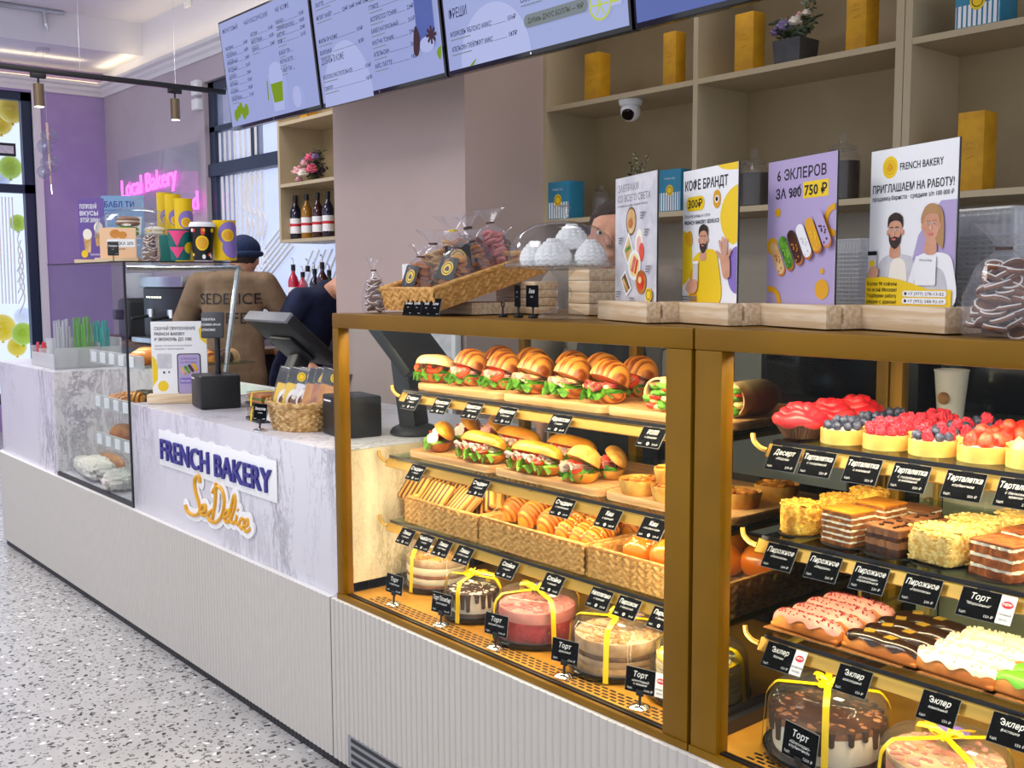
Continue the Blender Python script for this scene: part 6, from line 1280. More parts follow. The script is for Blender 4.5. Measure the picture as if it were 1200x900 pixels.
# ================================================================== MENU SCREENS
def atX(px, py, x): d = ray(px, py); return CPOS + d * (x / d.x)
mat('screen', '1a1c26', rough=0.13, emis='a4afe4', es=0.72); mat('screen_dark', '12141e', rough=0.13, emis='5a70c8', es=0.55); mat('screen_pale', '1a1c26', rough=0.13, emis='b4bdec', es=0.76); emit('screen_text', '262c58', 0.6); emit('screen_pill', '8f98a0', 0.7); emit('screen_green', '8aa830', 0.7); emit('screen_lime', 'c4d468', 0.8); emit('screen_brown', '59414a', 0.6); emit('screen_gold', '4d5233', 0.6)
def rows(a, x, y, n, w, step, names, price=True, pw=0.05):
    for i in range(n):
        s = names[i % len(names)]; yy = y - step * i
        a.t(s, x, yy, 0.025, 'screen_text', 0.012, -1, width=min(w * 0.62, 0.0145 * len(s)), res=1)
        a.line(x + min(w * 0.62, 0.0145 * len(s)) + 0.006, yy + 0.001, x + w - pw - 0.012, yy + 0.001, 0.0012, 'screen_text')
        a.rect(x, x + w * 0.3, yy - 0.014, yy - 0.010, 'screen_pill')
        
        if price:
            for j in range(max(1, int(pw / 0.05))): a.t('%d₽' % (150 + (i * 37 + j * 40) % 190), x + w - pw + j * 0.055, yy, 0.023, 'screen_text', 0.012, -1, width=0.045, res=1)
        
def menu(i, x0, x1, label):
    W = x1 - x0 - 0.012; H = 0.545
    t = thing('menu_screen', label, 'menu screen', ((x0 + x1) / 2, 2.5, 2.185)); t.rotation_euler = (R(6.7), 0, 0)
    b = MB('black_gloss'); b.rbox(-W / 2, W / 2, 0, 0.045, 0, H, 0.004); b.rbox(-W * 0.3, W * 0.3, 0.045, 0.075, 0.08, H - 0.1, 0.01); b.build('housing', t)
    s = MB('screen_dark' if i == 3 else 'screen'); s.box(-W / 2 + 0.011, W / 2 - 0.011, -0.0006, 0.0006, 0.018, H - 0.011); s.build('display', t)
    m = MB('charcoal'); m.cyl((0, 0.06, 0.3), (0, 0.06 + 0.14, 0.3 + 1.25), 0.02, None, 12); m.box(-0.1, 0.1, 0.06, 0.085, 0.2, 0.4); m.build('ceiling_mount', t)
    f = MB('chrome'); f.cyl((0, -0.0007, 0.009), (0, -0.0015, 0.009), 0.004, None, 10); f.build('maker_badge', t)
    a = Art(Matrix.Translation((-W / 2 + 0.011, -0.0008, 0.018)) @ FACE); w, h = W - 0.022, H - 0.029
    if i == 0:
        a.blob([(0, 0), (0, h * .3), (w * .3, h * .42), (w * .5, h * .2), (w * .62, 0)], 'screen_pale') if False else None
        a.t('ФРУКТОВЫЙ', 0.03, h - 0.055, 0.03, 'screen_text', 0.0, -1, width=0.17); a.t('ЧАЙ КЛАССИЧЕСКИЙ', 0.27, h - 0.055, 0.03, 'screen_text', 0.0, -1, width=0.25); a.t('НЕ КОФЕ', 0.60, h - 0.055, 0.03, 'screen_text', 0, -1, width=0.13)
        rows(a, 0.04, h - 0.14, 8, 0.25, 0.036, ['МАЛИНА', 'ОБЛЕПИХА', 'ИМБИРНЫЙ', 'ЯГОДНЫЙ', 'ЦИТРУС', 'МЯТНЫЙ']); rows(a, 0.33, h - 0.12, 3, 0.24, 0.036, ['АССАМ', 'ЭРЛ ГРЕЙ', 'СЕНЧА']); rows(a, 0.60, h - 0.11, 4, 0.27, 0.03, ['КАКАО', 'ГОРЯЧИЙ ШОКОЛАД', 'МАТЧА', 'РАФ'])
        rows(a, 0.60, h - 0.25, 3, 0.2, 0.04, ['БАБЛ ТИ', 'МАТЧА ЛАТТЕ'], False)
        a.poly([(0.49, 0.02), (0.59, 0.02), (0.61, 0.2), (0.47, 0.2)], 'screen_pale'); a.poly([(0.495, 0.06), (0.585, 0.06), (0.60, 0.15), (0.48, 0.15)], 'screen_green'); a.disc(0.54, 0.21, 0.06, 'screen_pale', 0.035); a.line(0.44, 0.08, 0.45, 0.17, 0.012, 'screen_green'); a.disc(0.72, 0.06, 0.04, 'screen_pale', 0.05)
        for k in range(5): a.disc(0.08 + 0.03 * k, 0.05 + 0.014 * (k % 3), 0.022, 'screen_green', 0.03)
    elif i == 1:
        rows(a, 0.03, h - 0.05, 3, 0.42, 0.055, ['КАПУЧИНО', 'ЛАТТЕ', 'ФЛЭТ УАЙТ'], True, 0.2); a.rect(0.46, 0.72, h - 0.10, h - 0.05, 'screen_pill', 0.02); a.t('Добавь сироп — 40₽', 0.48, h - 0.083, 0.02, 'screen_text', 0.0, -1, width=0.2)
        a.poly(circ(0.22, -0.02, 0.2, 0.26, 20, 0, PI), 'screen_pale'); a.t('ДОБАВЬ В КОФЕ', 0.03, 0.165, 0.036, 'screen_text', 0.0, -1, width=0.19); rows(a, 0.03, 0.10, 2, 0.40, 0.05, ['МОЛОКО РАСТИТЕЛЬНОЕ', 'СИРОП'])
        rows(a, 0.03, h - 0.26, 2, 0.37, 0.05, ['ФИЛЬТР КОФЕ', 'ВОРОНКА']); rows(a, 0.46, h - 0.15, 7, 0.32, 0.047, ['АЙС ЛАТТЕ', 'ГЛЯСЕ', 'ЭСПРЕССО ТОНИК', 'БАМБЛ НАТУРАЛЬНЫЙ', 'МАТЧА ТОНИК', 'АПЕЛЬСИН']); a.rect(0.78, 0.9, 0.1, h, 'screen_dark', 0.03); a.disc(0.84, 0.12, 0.05, 'screen_pale', 0.03)
        for k in range(8): q = k * PI / 4; a.line(0.875, 0.15, 0.875 + 0.034 * math.cos(q), 0.15 + 0.034 * math.sin(q), 0.012, 'screen_brown')
        a.blob([(0.75, 0.1), (0.76, 0.17), (0.78, 0.2), (0.80, 0.15), (0.78, 0.09)], 'screen_brown'); a.blob([(0.9, 0.08), (0.93, 0.1), (0.92, 0.05)], 'screen_green')
    elif i == 2:
        rows(a, 0.03, h - 0.06, 3, 0.35, 0.05, ['ЛИМОНАД', 'МОХИТО', 'АПЕРОЛЬ ТОНИК']); a.rect(0.05, 0.38, h * 0.50, h * 0.50 + 0.046, 'screen_pill', 0.02); a.t('Добавь ДЖУС БОЛЛЫ — 90₽', 0.07, h * 0.51 + 0.006, 0.024, 'screen_gold', 0.01, -1, width=0.29)
        a.poly(circ(0.28, 0.0, 0.2, 0.2, 20, 0, PI), 'screen_pale'); a.t('ФРЕШИ', 0.03, 0.185, 0.05, 'screen_text', 0.0, -1, width=0.11); rows(a, 0.03, 0.12, 2, 0.40, 0.055, ['МОРКОВЬ ЯБЛОКО МИКС', 'АПЕЛЬСИН ГРЕЙПФРУТ МИКС'], True, 0.06)
        rows(a, 0.45, h - 0.07, 7, 0.36, 0.047, ['КЛУБНИКА БАЗИЛИК', 'ОГУРЕЦ МЯТА', 'МАНГО МАРАКУЙЯ', 'САНГРИЯ', 'КЛУБНИКА БАЗИЛИК', 'МАНГО МАРАКУЙЯ', 'САНГРИЯ'], True, 0.13); a.rect(0.46, 0.78, 0.075, 0.12, 'screen_pill', 0.02); a.t('Добавь ДЖУС БОЛЛЫ — 90₽', 0.48, 0.09, 0.024, 'screen_gold', 0.01, -1, width=0.28)
        a.poly([(0.84, 0.07), (0.93, 0.07), (0.945, h * .85), (0.825, h * .85)], 'screen_pale'); a.poly([(0.843, 0.08), (0.927, 0.08), (0.938, 0.36), (0.832, 0.36)], 'screen_lime'); a.disc(0.835, 0.085, 0.05, 'screen_lime'); a.disc(0.835, 0.085, 0.042, 'screen_pale'); 
        for k in range(6): q = k * PI / 3; a.line(0.835, 0.085, 0.835 + 0.036 * math.cos(q), 0.085 + 0.036 * math.sin(q), 0.006, 'screen_lime')
        a.blob([(0.14, 0.0), (0.18, 0.02), (0.16, 0.0)], 'screen_green')
    else:
        rows(a, 0.05, h - 0.07, 6, 0.38, 0.06, ['ЗАВТРАКИ', 'СЭНДВИЧИ', 'СУПЫ', 'САЛАТЫ']); rows(a, 0.5, h - 0.07, 6, 0.38, 0.06, ['ТОРТЫ', 'ДЕСЕРТЫ', 'ПЕЧЕНЬЕ'])
    # keep everything inside the panel
    if a.v: a.build('menu_print', t, smooth=0)
for i, (x0, x1, lb) in enumerate(((-5.238, -4.304, 'leftmost menu screen with teas and a green drink'), (-4.304, -3.347, 'menu screen with coffee list and star anise, second from the left'), (-3.347, -2.364, 'menu screen with fresh juices and a lime drink, third from the left'), (-2.364, -1.40, 'dark blue menu screen at the top right'))): menu(i, x0, x1, lb)
# ================================================================== WALL SHELVING CONTENT
ZB1, ZB2 = 1.6875, 2.2125
def gift_box(px, py, z, w, d, h, m, lb, cat='gift box', rz=0.0, dark=None, y=None):
    p = atZ(px, py, z); yy = min(max(p.y, 3.40 + d / 2 + 0.01), 3.7 - d / 2) if y is None else y
    t = thing('gift_box', lb, cat, (atY(px, py, yy).x, yy, z), R(rz), 'boxes on the wall shelving'); b = MB(m); b.rbox(-w / 2, w / 2, -d / 2, d / 2, 0, h, 0.003); b.build('carton', t)
    if m == 'yellow_box':
        a = Art(Matrix.Translation((0, -d / 2 - 0.0002, h * 0.5)) @ FACE); s = w * 0.3
        mat('embossed', 'a87a08', rough=0.6) if 'embossed' not in MATS else None
        a.ring(0, s * 0.5, s * 0.5, s * 0.58, 'embossed', 0.3, PI - 0.3); a.line(-s * 0.5, -s * 0.9, s * 0.5, -s * 0.6, 0.003, 'embossed'); a.line(-s * .8, s * .3, s * .8, s * .3, 0.002, 'embossed'); a.build('emblem', t, smooth=0)
    else:
        a = Art(Matrix.Translation((0, -d / 2 - 0.0002, 0)) @ FACE); a.rect(-w / 2 + .003, w / 2 - .003, 0.003, h * 0.45, 'print_white')
        for k in range(9): x = -w / 2 + 0.008 + k * (w - 0.016) / 8; a.rect(x - 0.003, x + 0.003, 0.003, h * 0.45, 'blue_box')
        a.disc(0, h * 0.5, w * 0.17, 'yellow_print', w * 0.19); a.ring(0, h * 0.5, w * 0.11, w * 0.13, 'print_black'); a.t('THANK YOU', 0, h * 0.76, w * 0.09, 'print_white', 0, 0, width=w * 0.5); a.build('emblem', t, smooth=0)
gift_box(700, 115, ZB2, 0.088, 0.08, 0.205, 'yellow_box', 'yellow carton below the dome camera on the top shelf')
gift_box(790, 98, ZB2, 0.07, 0.065, 0.215, 'yellow_box', 'narrow yellow carton left of the shelf upright on the top shelf')
gift_box(878, 82, ZB2, 0.09, 0.075, 0.22, 'yellow_box', 'yellow carton left of the grey flower pot')
gift_box(1010, 57, ZB2, 0.08, 0.085, 0.26, 'yellow_box', 'yellow carton right of the grey flower pot')
gift_box(1143, 216, ZB1, 0.09, 0.09, 0.255, 'yellow_box', 'yellow carton behind the job poster on the lower shelf')
gift_box(663, 257, ZB1, 0.15, 0.10, 0.175, 'blue_box', 'blue and white striped carton behind the cake stand')
gift_box(793, 243, ZB1, 0.12, 0.09, 0.175, 'blue_box', 'blue and white striped carton half behind the coffee poster')
gift_box(1155, 33, ZB2, 0.15, 0.12, 0.16, 'blue_box', 'blue and white striped carton on the top right shelf')
gift_box(362, 140, 2.4425, 0.09, 0.08, 0.16, 'yellow_box', 'yellow carton on the top of the bar shelves', y=3.5)
def jar(px, py, h, r, fill, lb):
    yy = 3.52; t = thing('glass_jar', lb, 'jar', (atY(px, py, yy).x, yy, ZB1), 0, 'glass jars on the lower wall shelf')
    g = MB('plastic_clear'); g.lathe([(r * 0.9, 0), (r, h * 0.03), (r, h * 0.62), (r * 0.72, h * 0.72), (r * 0.74, h * 0.75)], 28); g.build('glass_body', t)
    l = MB('plastic_clear'); l.lathe([(r * 0.82, h * 0.75), (r * 0.8, h * 0.79), (r * 0.3, h * 0.84), (r * 0.2, h * 0.88), (r * 0.3, h * 0.94), (r * 0.15, h), (0, h)], 24); l.build('glass_lid', t)
    if fill: f = MB(fill); f.lathe([(r * 0.86, 0.004), (r * 0.95, h * 0.04), (r * 0.95, h * 0.58), (0, h * 0.6)], 24); o = f.build('coffee_beans', t); o['kind'] = 'stuff'
mat('beans', '1d120c', '35211a', 160, rough=0.4, bump=0.8, bscale=150)
jar(705, 253, 0.15, 0.045, None, 'small empty glass jar beside the blue carton'); jar(883, 240, 0.235, 0.062, 'beans', 'glass jar of dark beans between the coffee and eclair posters'); jar(986, 232, 0.255, 0.066, 'beans', 'glass jar of dark beans between the eclair and job posters')
def leafstem(m, p0, p1, n, leaf, mm_l, rr, stem='stem'):
    p0, p1 = V(*p0), V(*p1); mid = (p0 + p1) / 2 + V(rr.uniform(-.01, .01), rr.uniform(-.01, .01), 0.01); C = catmull([p0, mid, p1], 6); m.tube(C, 0.0016, 5, stem)
    for i in range(n):
        q = C[3 + int((len(C) - 4) * i / n)]; a = rr.random() * 6.28; m.ell((0, 0, 0), (leaf, leaf * 0.45, leaf * 0.12), 8, 6, mm_l, Matrix.Translation(q + V(math.cos(a), math.sin(a), 0.3) * leaf * 0.8) @ TR(0, 0, 0, R(rr.uniform(-40, 40)), R(rr.uniform(-50, 20)), a))
mat('stem', '5d6a3c', rough=0.7); mat('leaf_dark', '3c4a34', rough=0.6); mat('leaf_grey', '6f7d68', rough=0.6); mat('leaf_purple', '3a2b4a', rough=0.6); mat('petal_pink', 'e2a4ae', 'f0c4c4', 40, rough=0.6); mat('petal_rose', 'd8567a', 'e88098', 40, rough=0.6); mat('petal_white', 'ece6da', rough=0.6); mat('petal_lilac', '8a7aa8', rough=0.6); mat('pot_grey', '3f4147', '4a4c52', 20, rough=0.6)
def rose(m, c, r, mm, rr):
    c = V(*c); m.ell(c, r * 0.55, 10, 8, mm)
    for k in range(11):
        a = k * 2.4; q = r * (0.35 + 0.055 * k); T = Matrix.Translation(c + V(math.cos(a) * q * 0.7, math.sin(a) * q * 0.7, r * (0.35 - 0.07 * k))) @ TR(0, 0, 0, 0, R(35 + 5 * k), a)
        m.ell((0, 0, 0), (r * 0.16, r * 0.48, r * 0.5), 8, 6, mm, T)
# grey pot plant on the top shelf
yy = 3.52; t = thing('potted_plant', 'purple flowers with a tall twig in a square grey pot', 'potted plant', (atY(932, 72, yy).x, yy, ZB2)); rr = random.Random(4)
p = MB('pot_grey'); p.add([(-.055, -.055, 0), (.055, -.055, 0), (.055, .055, 0), (-.055, .055, 0), (-.063, -.063, .1), (.063, -.063, .1), (.063, .063, .1), (-.063, .063, .1)], [(3, 2, 1, 0), (4, 5, 6, 7), (0, 1, 5, 4), (1, 2, 6, 5), (2, 3, 7, 6), (3, 0, 4, 7)]); p.build('pot', t, smooth=0)
f = MB('leaf_dark', 'stem')
for k in range(16): leafstem(f, (rr.uniform(-.04, .04), rr.uniform(-.04, .04), .1), (rr.uniform(-.11, .09), rr.uniform(-.08, .06), rr.uniform(.13, .19)), 6, 0.02, 'leaf_grey' if k % 3 else 'leaf_dark', rr)
for k in range(3): leafstem(f, (.02, 0, .1), (.10 + .02 * k, -.02 * k, .30 + .04 * k), 14, 0.018, 'leaf_grey', rr)
f.build('foliage', t, smooth=70)
f = MB('petal_lilac'); 
for x, y, z, r, mm in ((-.02, -.05, .15, .035, 'petal_lilac'), (.03, -.05, .16, .028, 'petal_white'), (-.07, -.03, .14, .026, 'petal_lilac'), (.02, 0, .19, .024, 'petal_pink'), (.06, -.02, .19, .02, 'petal_white')): rose(f, (x, y, z), r, mm, rr)
f.build('flowers', t, smooth=70)
yy = 3.55; t = thing('dried_flowers', 'dried white and dark sprigs in a small vase behind the breakfast poster', 'flowers', (atY(742, 240, yy).x, yy, ZB1))
v = MB('plastic_clear'); v.lathe([(0.03, 0), (0.036, 0.04), (0.02, 0.09), (0.024, 0.11)], 20); v.build('vase', t); f = MB('stem'); 
for k in range(8): leafstem(f, (0, 0, 0.02), (rr.uniform(-.06, .07), rr.uniform(-.05, .05), rr.uniform(.2, .30)), 9, 0.012 if k % 2 else 0.009, 'leaf_purple' if k % 2 else 'petal_white', rr)
f.build('sprigs', t, smooth=70)
yy = 3.5; t = thing('bouquet', 'bouquet of pink and white roses on the bar shelves above the bottles', 'flowers', (atY(369, 210, yy).x, yy, 2.0425)); f = MB('leaf_dark', 'stem')
for k in range(22): leafstem(f, (rr.uniform(-.05, .05), rr.uniform(-.03, .03), .0), (rr.uniform(-.14, .14), rr.uniform(-.06, .06), rr.uniform(.08, .25)), 8, 0.02, 'leaf_purple' if k % 3 == 0 else 'leaf_dark', rr)
f.build('foliage', t, smooth=70); f = MB()
for x, y, z, r, mm in ((-.07, -.08, .07, .048, 'petal_pink'), (.10, -.08, .07, .045, 'petal_rose'), (.01, -.09, .05, .042, 'petal_white'), (.03, -.05, .15, .040, 'petal_rose'), (-.10, -.06, .02, .03, 'petal_pink'), (-.02, -.06, .12, .032, 'petal_pink'), (.10, -.05, .15, .03, 'petal_lilac'), (-.06, -.04, .14, .028, 'petal_lilac')): rose(f, (x, y, z), r, mm, rr)
f.build('roses', t, smooth=70)
mat('wine_dark', '0e1030', rough=0.1, coat=0.5); mat('amber', '9a6a14', rough=0.1, coat=0.5); mat('wine_red', '3a0a14', rough=0.1, coat=0.5); mat('syrup_red', 'c01c3c', rough=0.1, coat=0.5)
def bottle(name, lb, loc, h, r, m, cap='black', pourer=False, group=None):
    t = thing(name, lb, 'bottle', loc, 0, group); b = MB(m); b.lathe([(r * 0.9, 0), (r, 0.006), (r, h * 0.62), (r * 0.8, h * 0.70), (r * 0.36, h * 0.80), (r * 0.34, h * 0.95), (0, h * 0.95)], 22); b.build('glass_body', t)
    l = MB('print_white', 'red_print'); l.lathe([(r * 1.01, h * 0.14), (r * 1.01, h * 0.48)], 22, 0, None, None, False); l.lathe([(r * 1.015, h * 0.3), (r * 1.015, h * 0.36)], 22, 1, None, None, False); l.build('label', t)
    c = MB(cap); c.cyl((0, 0, h * 0.86), (0, 0, h), r * 0.42, None, 14)
    if pourer: c.cyl((0, 0, h), (0, 0, h * 1.12), 0.004, None, 8, 'chrome'); c.tube([V(0, 0, h * 1.12), V(0.02, -0.02, h * 1.16), V(0.035, -0.03, h * 1.14)], 0.004, 6, 'chrome')
    c.build('cap', t)
for i, (px, m) in enumerate(((347, 'wine_dark'), (360, 'amber'), (373, 'wine_red'), (385, 'wine_dark'))): bottle('syrup_bottle', 'bottle with white label on the bar shelf, %s from the left' % ORD[i], (atY(px, 270, 3.5).x, 3.5, 1.6775), 0.295, 0.038, m, group='bottles on the bar shelf')
lg = thing('bottle_ledge', 'dark raised ledge under the syrup bottles with pourers', 'ledge', (-5.9, 3.52, 0.9405)); m = MB('panel_dark'); m.rbox(-0.55, 0.9, -0.12, 0.1, 0.0, 0.27, 0.005); m.build('body', lg); m = MB('steel'); m.rbox(-0.55, 0.9, -0.12, 0.1, 0.2705, 0.28, 0.002); m.build('drip_plate', lg)
for i, (px, m, h) in enumerate(((344, 'syrup_red', 0.29), (355, 'syrup_red', 0.24), (361, 'plastic_clear', 0.28), (369, 'wine_dark', 0.26), (378, 'wine_red', 0.30), (386, 'dark_grey', 0.25))): bottle('syrup_bottle', 'syrup bottle with metal pourer below the bar shelves, %s from the left' % ORD[i], (atY(px, 330, 3.46 + 0.04 * (i % 2)).x, 3.46 + 0.04 * (i % 2), 1.2215), h, 0.036, m, 'black', True, 'syrup bottles with pourers')
# security camera
p = atY(739, 112, 3.46); t = thing('security_camera', 'white dome security camera under the top wall shelf', 'camera', (p.x, 3.46, 2.19)); Tc = TR(0, 0, 0)
b = MB('white'); b.lathe([(0.052, -0.0005), (0.054, -0.006), (0.05, -0.02), (0.046, -0.026), (0, -0.026)], 32); b.build('mount', t); b = MB('white'); b.ell((0, 0, -0.05), (0.044, 0.044, 0.044), 28, 18); b.build('ball', t, smooth=80)
b = MB('black_gloss'); b.cyl((0.012, -0.028, -0.064), (0.016, -0.036, -0.074), 0.028, 0.026, 24); b.build('lens', t)
# ================================================================== CEILING FITTINGS
XT = -7.85; q0 = atX(0, 77, XT); t = thing('track_light', 'black ceiling track with two bronze spot lamps', 'lamp', (XT, 3.0, 2.85)); m = MB('black'); m.rbox(-0.018, 0.018, -1.6, 0.7, 0, 0.036, 0.003); m.build('rail', t)
m = MB('steel'); 
for y in (-0.4, 0.3): m.cyl((0, y, 0.036), (0, y, 0.86), 0.0012, None, 6)
m.build('suspension_wire', t); mat('bronze', '6d5b45', rough=0.4, metal=0.4); emit('lamp_glow', 'fff3dc', 8.0)
for px, py in ((45, 100), (205, 117)):
    q = atX(px, py, XT); y = q.y - 3.0; s = MB('bronze', 'black'); s.rbox(-0.02, 0.02, y - 0.05, y + 0.05, -0.035, 0.0, 0.004, 1); s.cyl((0, y, -0.035), (0, y, -0.075), 0.008, None, 8, 1); s.cyl((0, y, -0.075), (0, y, -0.23), 0.035, None, 24, 0); s = s.build('spot_lamp', t)
    g = MB('lamp_glow'); g.cyl((0, y, -0.2315), (0, y, -0.2305), 0.03, None, 20); g.build('lens', s)
p = atZ(50, 57, 3.434); t = thing('pendant_lamp', 'slim pendant lamp with clear glass globes near the purple wall', 'lamp', (p.x, p.y, 3.434)); m = MB('chrome'); m.cyl((0, 0, -0.03), (0, 0, 0), 0.06, None, 24); m.cyl((0, 0, -0.03), (0.02, 0, -0.64), 0.002, None, 6); m.build('canopy', t)
m = MB('wood_pale', 'chrome'); m.cyl((0.02, 0, -0.64), (0.06, 0, -1.18), 0.011, 0.008, 10); m.cyl((0.06, 0, -1.18), (0.07, 0, -1.26), 0.009, 0.004, 8, 1); m.build('stem', t)
for dx, dz, r in ((-.07, -.74, .06), (.06, -.85, .055), (-.06, -.98, .068), (.13, -1.08, .048)):
    m = MB('pendant_glass', 'chrome'); m.ell((dx * 1.0, -dx * 0.6, dz), r * 1.2, 20, 14); m.cyl((dx * .2, -dx * .1, dz), (dx * .75, -dx * .5, dz), .006, None, 8, 1); m.ell((dx, -dx * .6, dz), r * .35, 12, 8, 1); m.build('globe', t, smooth=80)
t = thing('ceiling_conduit', 'grey metal branch shaped conduit on the ceiling soffit', 'conduit', (-9.6, 2.9, 3.6)); m = MB('steel')
def cp(a, b): q = atX(a, b, -9.6); return V(q.x + 9.6, q.y - 2.9, min(q.z, 3.70) - 3.6)
m.tube([cp(-30, 2), cp(0, 5), cp(30, 9), cp(51, 12)], 0.022, 8); m.tube(catmull([cp(51, 12), cp(53, 25), cp(55, 37)], 5), [0.02] * 8 + [0.012, 0.008, 0.005], 8); m.tube(catmull([cp(51, 12), cp(62, 8), cp(74, 2)], 5), 0.02, 8); m.build('pipe', t)
t = MB('white'); t.rbox(-0.05, 0.05, -0.03, 0, -0.04, 0.04, 0.006); o = t.build('alarm_sensor', loc=atY(222, 3, YB - 0.001)); tag(o, 'small white alarm box high on the wall under the ceiling', 'sensor')
for (py, h, lb) in ((97, 0.12, 'upper small white wall box beside the window'), (117, 0.09, 'lower small white wall box beside the window')):
    p = atY(249, py, YB - 0.03); t = MB('white'); t.rbox(-0.055, 0.055, -0.03, 0.029, -h / 2, h / 2, 0.008); o = t.build('wall_box', loc=p); o.location.x = min(p.x, WX0 - 0.06); tag(o, lb, 'wall box', 'white wall boxes by the window')
# ================================================================== BREAD CASE CONTENT
def loaf(name, lb, cat, loc, L, W, H, m, rz=0, ridges=0, group=None, z=0.0):
    b = MB(m); half_loaf(b, L, W, H, m, TR(0, 0, H * 0.12), ridges, 0.05, 0, 2.8); b.rbox(-L * 0.38, L * 0.38, -W * 0.32, W * 0.32, 0, H * 0.15, 0.002); o = b.build(name, smooth=60); o.location = loc; o.rotation_euler = (0, 0, rz); tag(o, lb, cat, group); return o
mat('powdered', 'efe8e0', 'd9c6ae', 35, rough=0.8, bump=0.3, bscale=70); mat('choc_roll', '3a2018', '522e20', 40, rough=0.5, bump=0.4, bscale=90); mat('rye', '3a2c2c', '54423a', 40, rough=0.8, bump=0.4, bscale=70)
G = 'pastries in the glass bread case'
for i, (px, y, z, L, W, H, m, rz, rd, nm, lb) in enumerate(((166, 1.62, 1.061, .12, .10, .055, 'crust', .3, 0, 'bread_roll', 'golden roll nearest the front on the upper bread shelf'), (172, 1.74, 1.061, .12, .09, .05, 'crust', .6, 0, 'bread_roll', 'golden roll second from the front on the upper bread shelf'), (196, 1.70, 1.061, .12, .09, .065, 'bread_pale', .2, 0, 'bread_roll', 'pale round roll behind the app poster top'), (205, 1.82, 1.061, .14, .09, .05, 'powdered', .2, 0, 'powdered_roll', 'powdered white roll above the app poster'), (228, 1.82, 1.061, .13, .08, .05, 'crust', .2, 8, 'croissant', 'ribbed golden croissant beside the powdered roll'), (243, 1.86, 1.061, .13, .08, .05, 'croissant', .1, 8, 'croissant', 'ribbed croissant left of the chocolate roll'), (258, 1.93, 1.061, .13, .09, .05, 'choc_roll', .1, 8, 'chocolate_roll', 'dark chocolate roll on the upper bread shelf'), (268, 1.97, 1.061, .10, .08, .05, 'bread_pale', .1, 0, 'bread_roll', 'pale roll beside the steel corner tube'),
        (136, 1.62, .866, .13, .08, .045, 'croissant', .3, 9, 'twisted_pastry', 'brown twisted pastry at the front of the middle bread shelf'), (150, 1.68, .866, .14, .08, .05, 'croissant', .8, 9, 'twisted_pastry', 'brown twisted pastry behind the foremost one'), (162, 1.76, .866, .14, .08, .05, 'choc_roll', .5, 9, 'twisted_pastry', 'dark twisted pastry at the back of the middle bread shelf'), (236, 1.88, .866, .14, .1, .05, 'powdered', .2, 0, 'salad_roll', 'cream topped roll behind the card terminal'), (262, 1.95, .866, .14, .1, .05, 'powdered', .2, 0, 'salad_roll', 'cream topped roll behind the slanted screen'),
        (118, 1.66, .701, .16, .11, .07, 'crust', .4, 0, 'bread_loaf', 'golden loaf on the lowest bread shelf'), (134, 1.68, .701, .15, .10, .06, 'rye', .5, 0, 'bread_loaf', 'dark rye loaf on the lowest bread shelf'), (148, 1.70, .701, .14, .10, .06, 'powdered', .5, 0, 'bread_loaf', 'floured pale loaf on the lowest bread shelf'), (146, 1.86, .701, .16, .1, .075, 'crust', .5, 0, 'bread_loaf', 'golden loaf at the back of the lowest bread shelf'))):
    x = min(max(atY(px, 400, y).x, -4.70 + L / 2), BX1 - 0.02 - L / 2); loaf(nm, lb, 'bread' if 'pastry' not in nm else 'pastry', (x, y, z), L, W, H, m, rz, rd, G)
for i, (px, y, L, rz, lb) in enumerate(((113, 1.80, .50, 0.12, 'baguette in a clear paper sleeve at the back of the case floor'), (117, 1.715, .48, 0.12, 'baguette in a clear paper sleeve in front of the other'))):
    x = atY(px, 530, y).x; t = thing('wrapped_baguette', lb, 'bread', (x, y, 0.5205), rz, 'wrapped baguettes'); b = MB('bread_gold'); half_loaf(b, L, 0.075, 0.06, 'bread_gold', TR(0, 0, 0.008), 14, 0.03, 0, 4); b.build('baguette', t, smooth=60); p = MB('cello'); half_loaf(p, L * 1.08, 0.09, 0.075, 'cello', TR(0, 0, 0.002), 9, 0.05, 0, 6); p.build('sleeve', t, smooth=30)
for i, (px, y, L, rz, lb) in enumerate(((112, 1.60, .46, -0.15, 'crumpled white paper bread bag at the front of the case floor'), (142, 1.585, .24, -0.5, 'crumpled white paper bread bag against the case edge'))):
    x = min(atY(px, 560, y).x, BX1 - 0.02 - L * .42); b = MB('paper_white'); rr = random.Random(i); ph = [rr.random() * 6 for _ in range(4)]
    b.ell((0, 0, 0.04), (L / 2, 0.07, 0.038), 34, 16, fn=lambda d: 1 + 0.05 * math.sin(7 * d.x + ph[0] + 4 * d.z) + 0.04 * math.sin(5 * d.y + 9 * d.x + ph[1]) + 0.09 * math.sin(17 * d.x - 13 * d.z + ph[2]) * math.sin(19 * d.y + ph[3]), e=0.7); o = b.build('paper_bread_bag', loc=(x, y, 0.5205), smooth=12); o.rotation_euler = (0, 0, rz); tag(o, lb, 'bread bag', 'paper bread bags')
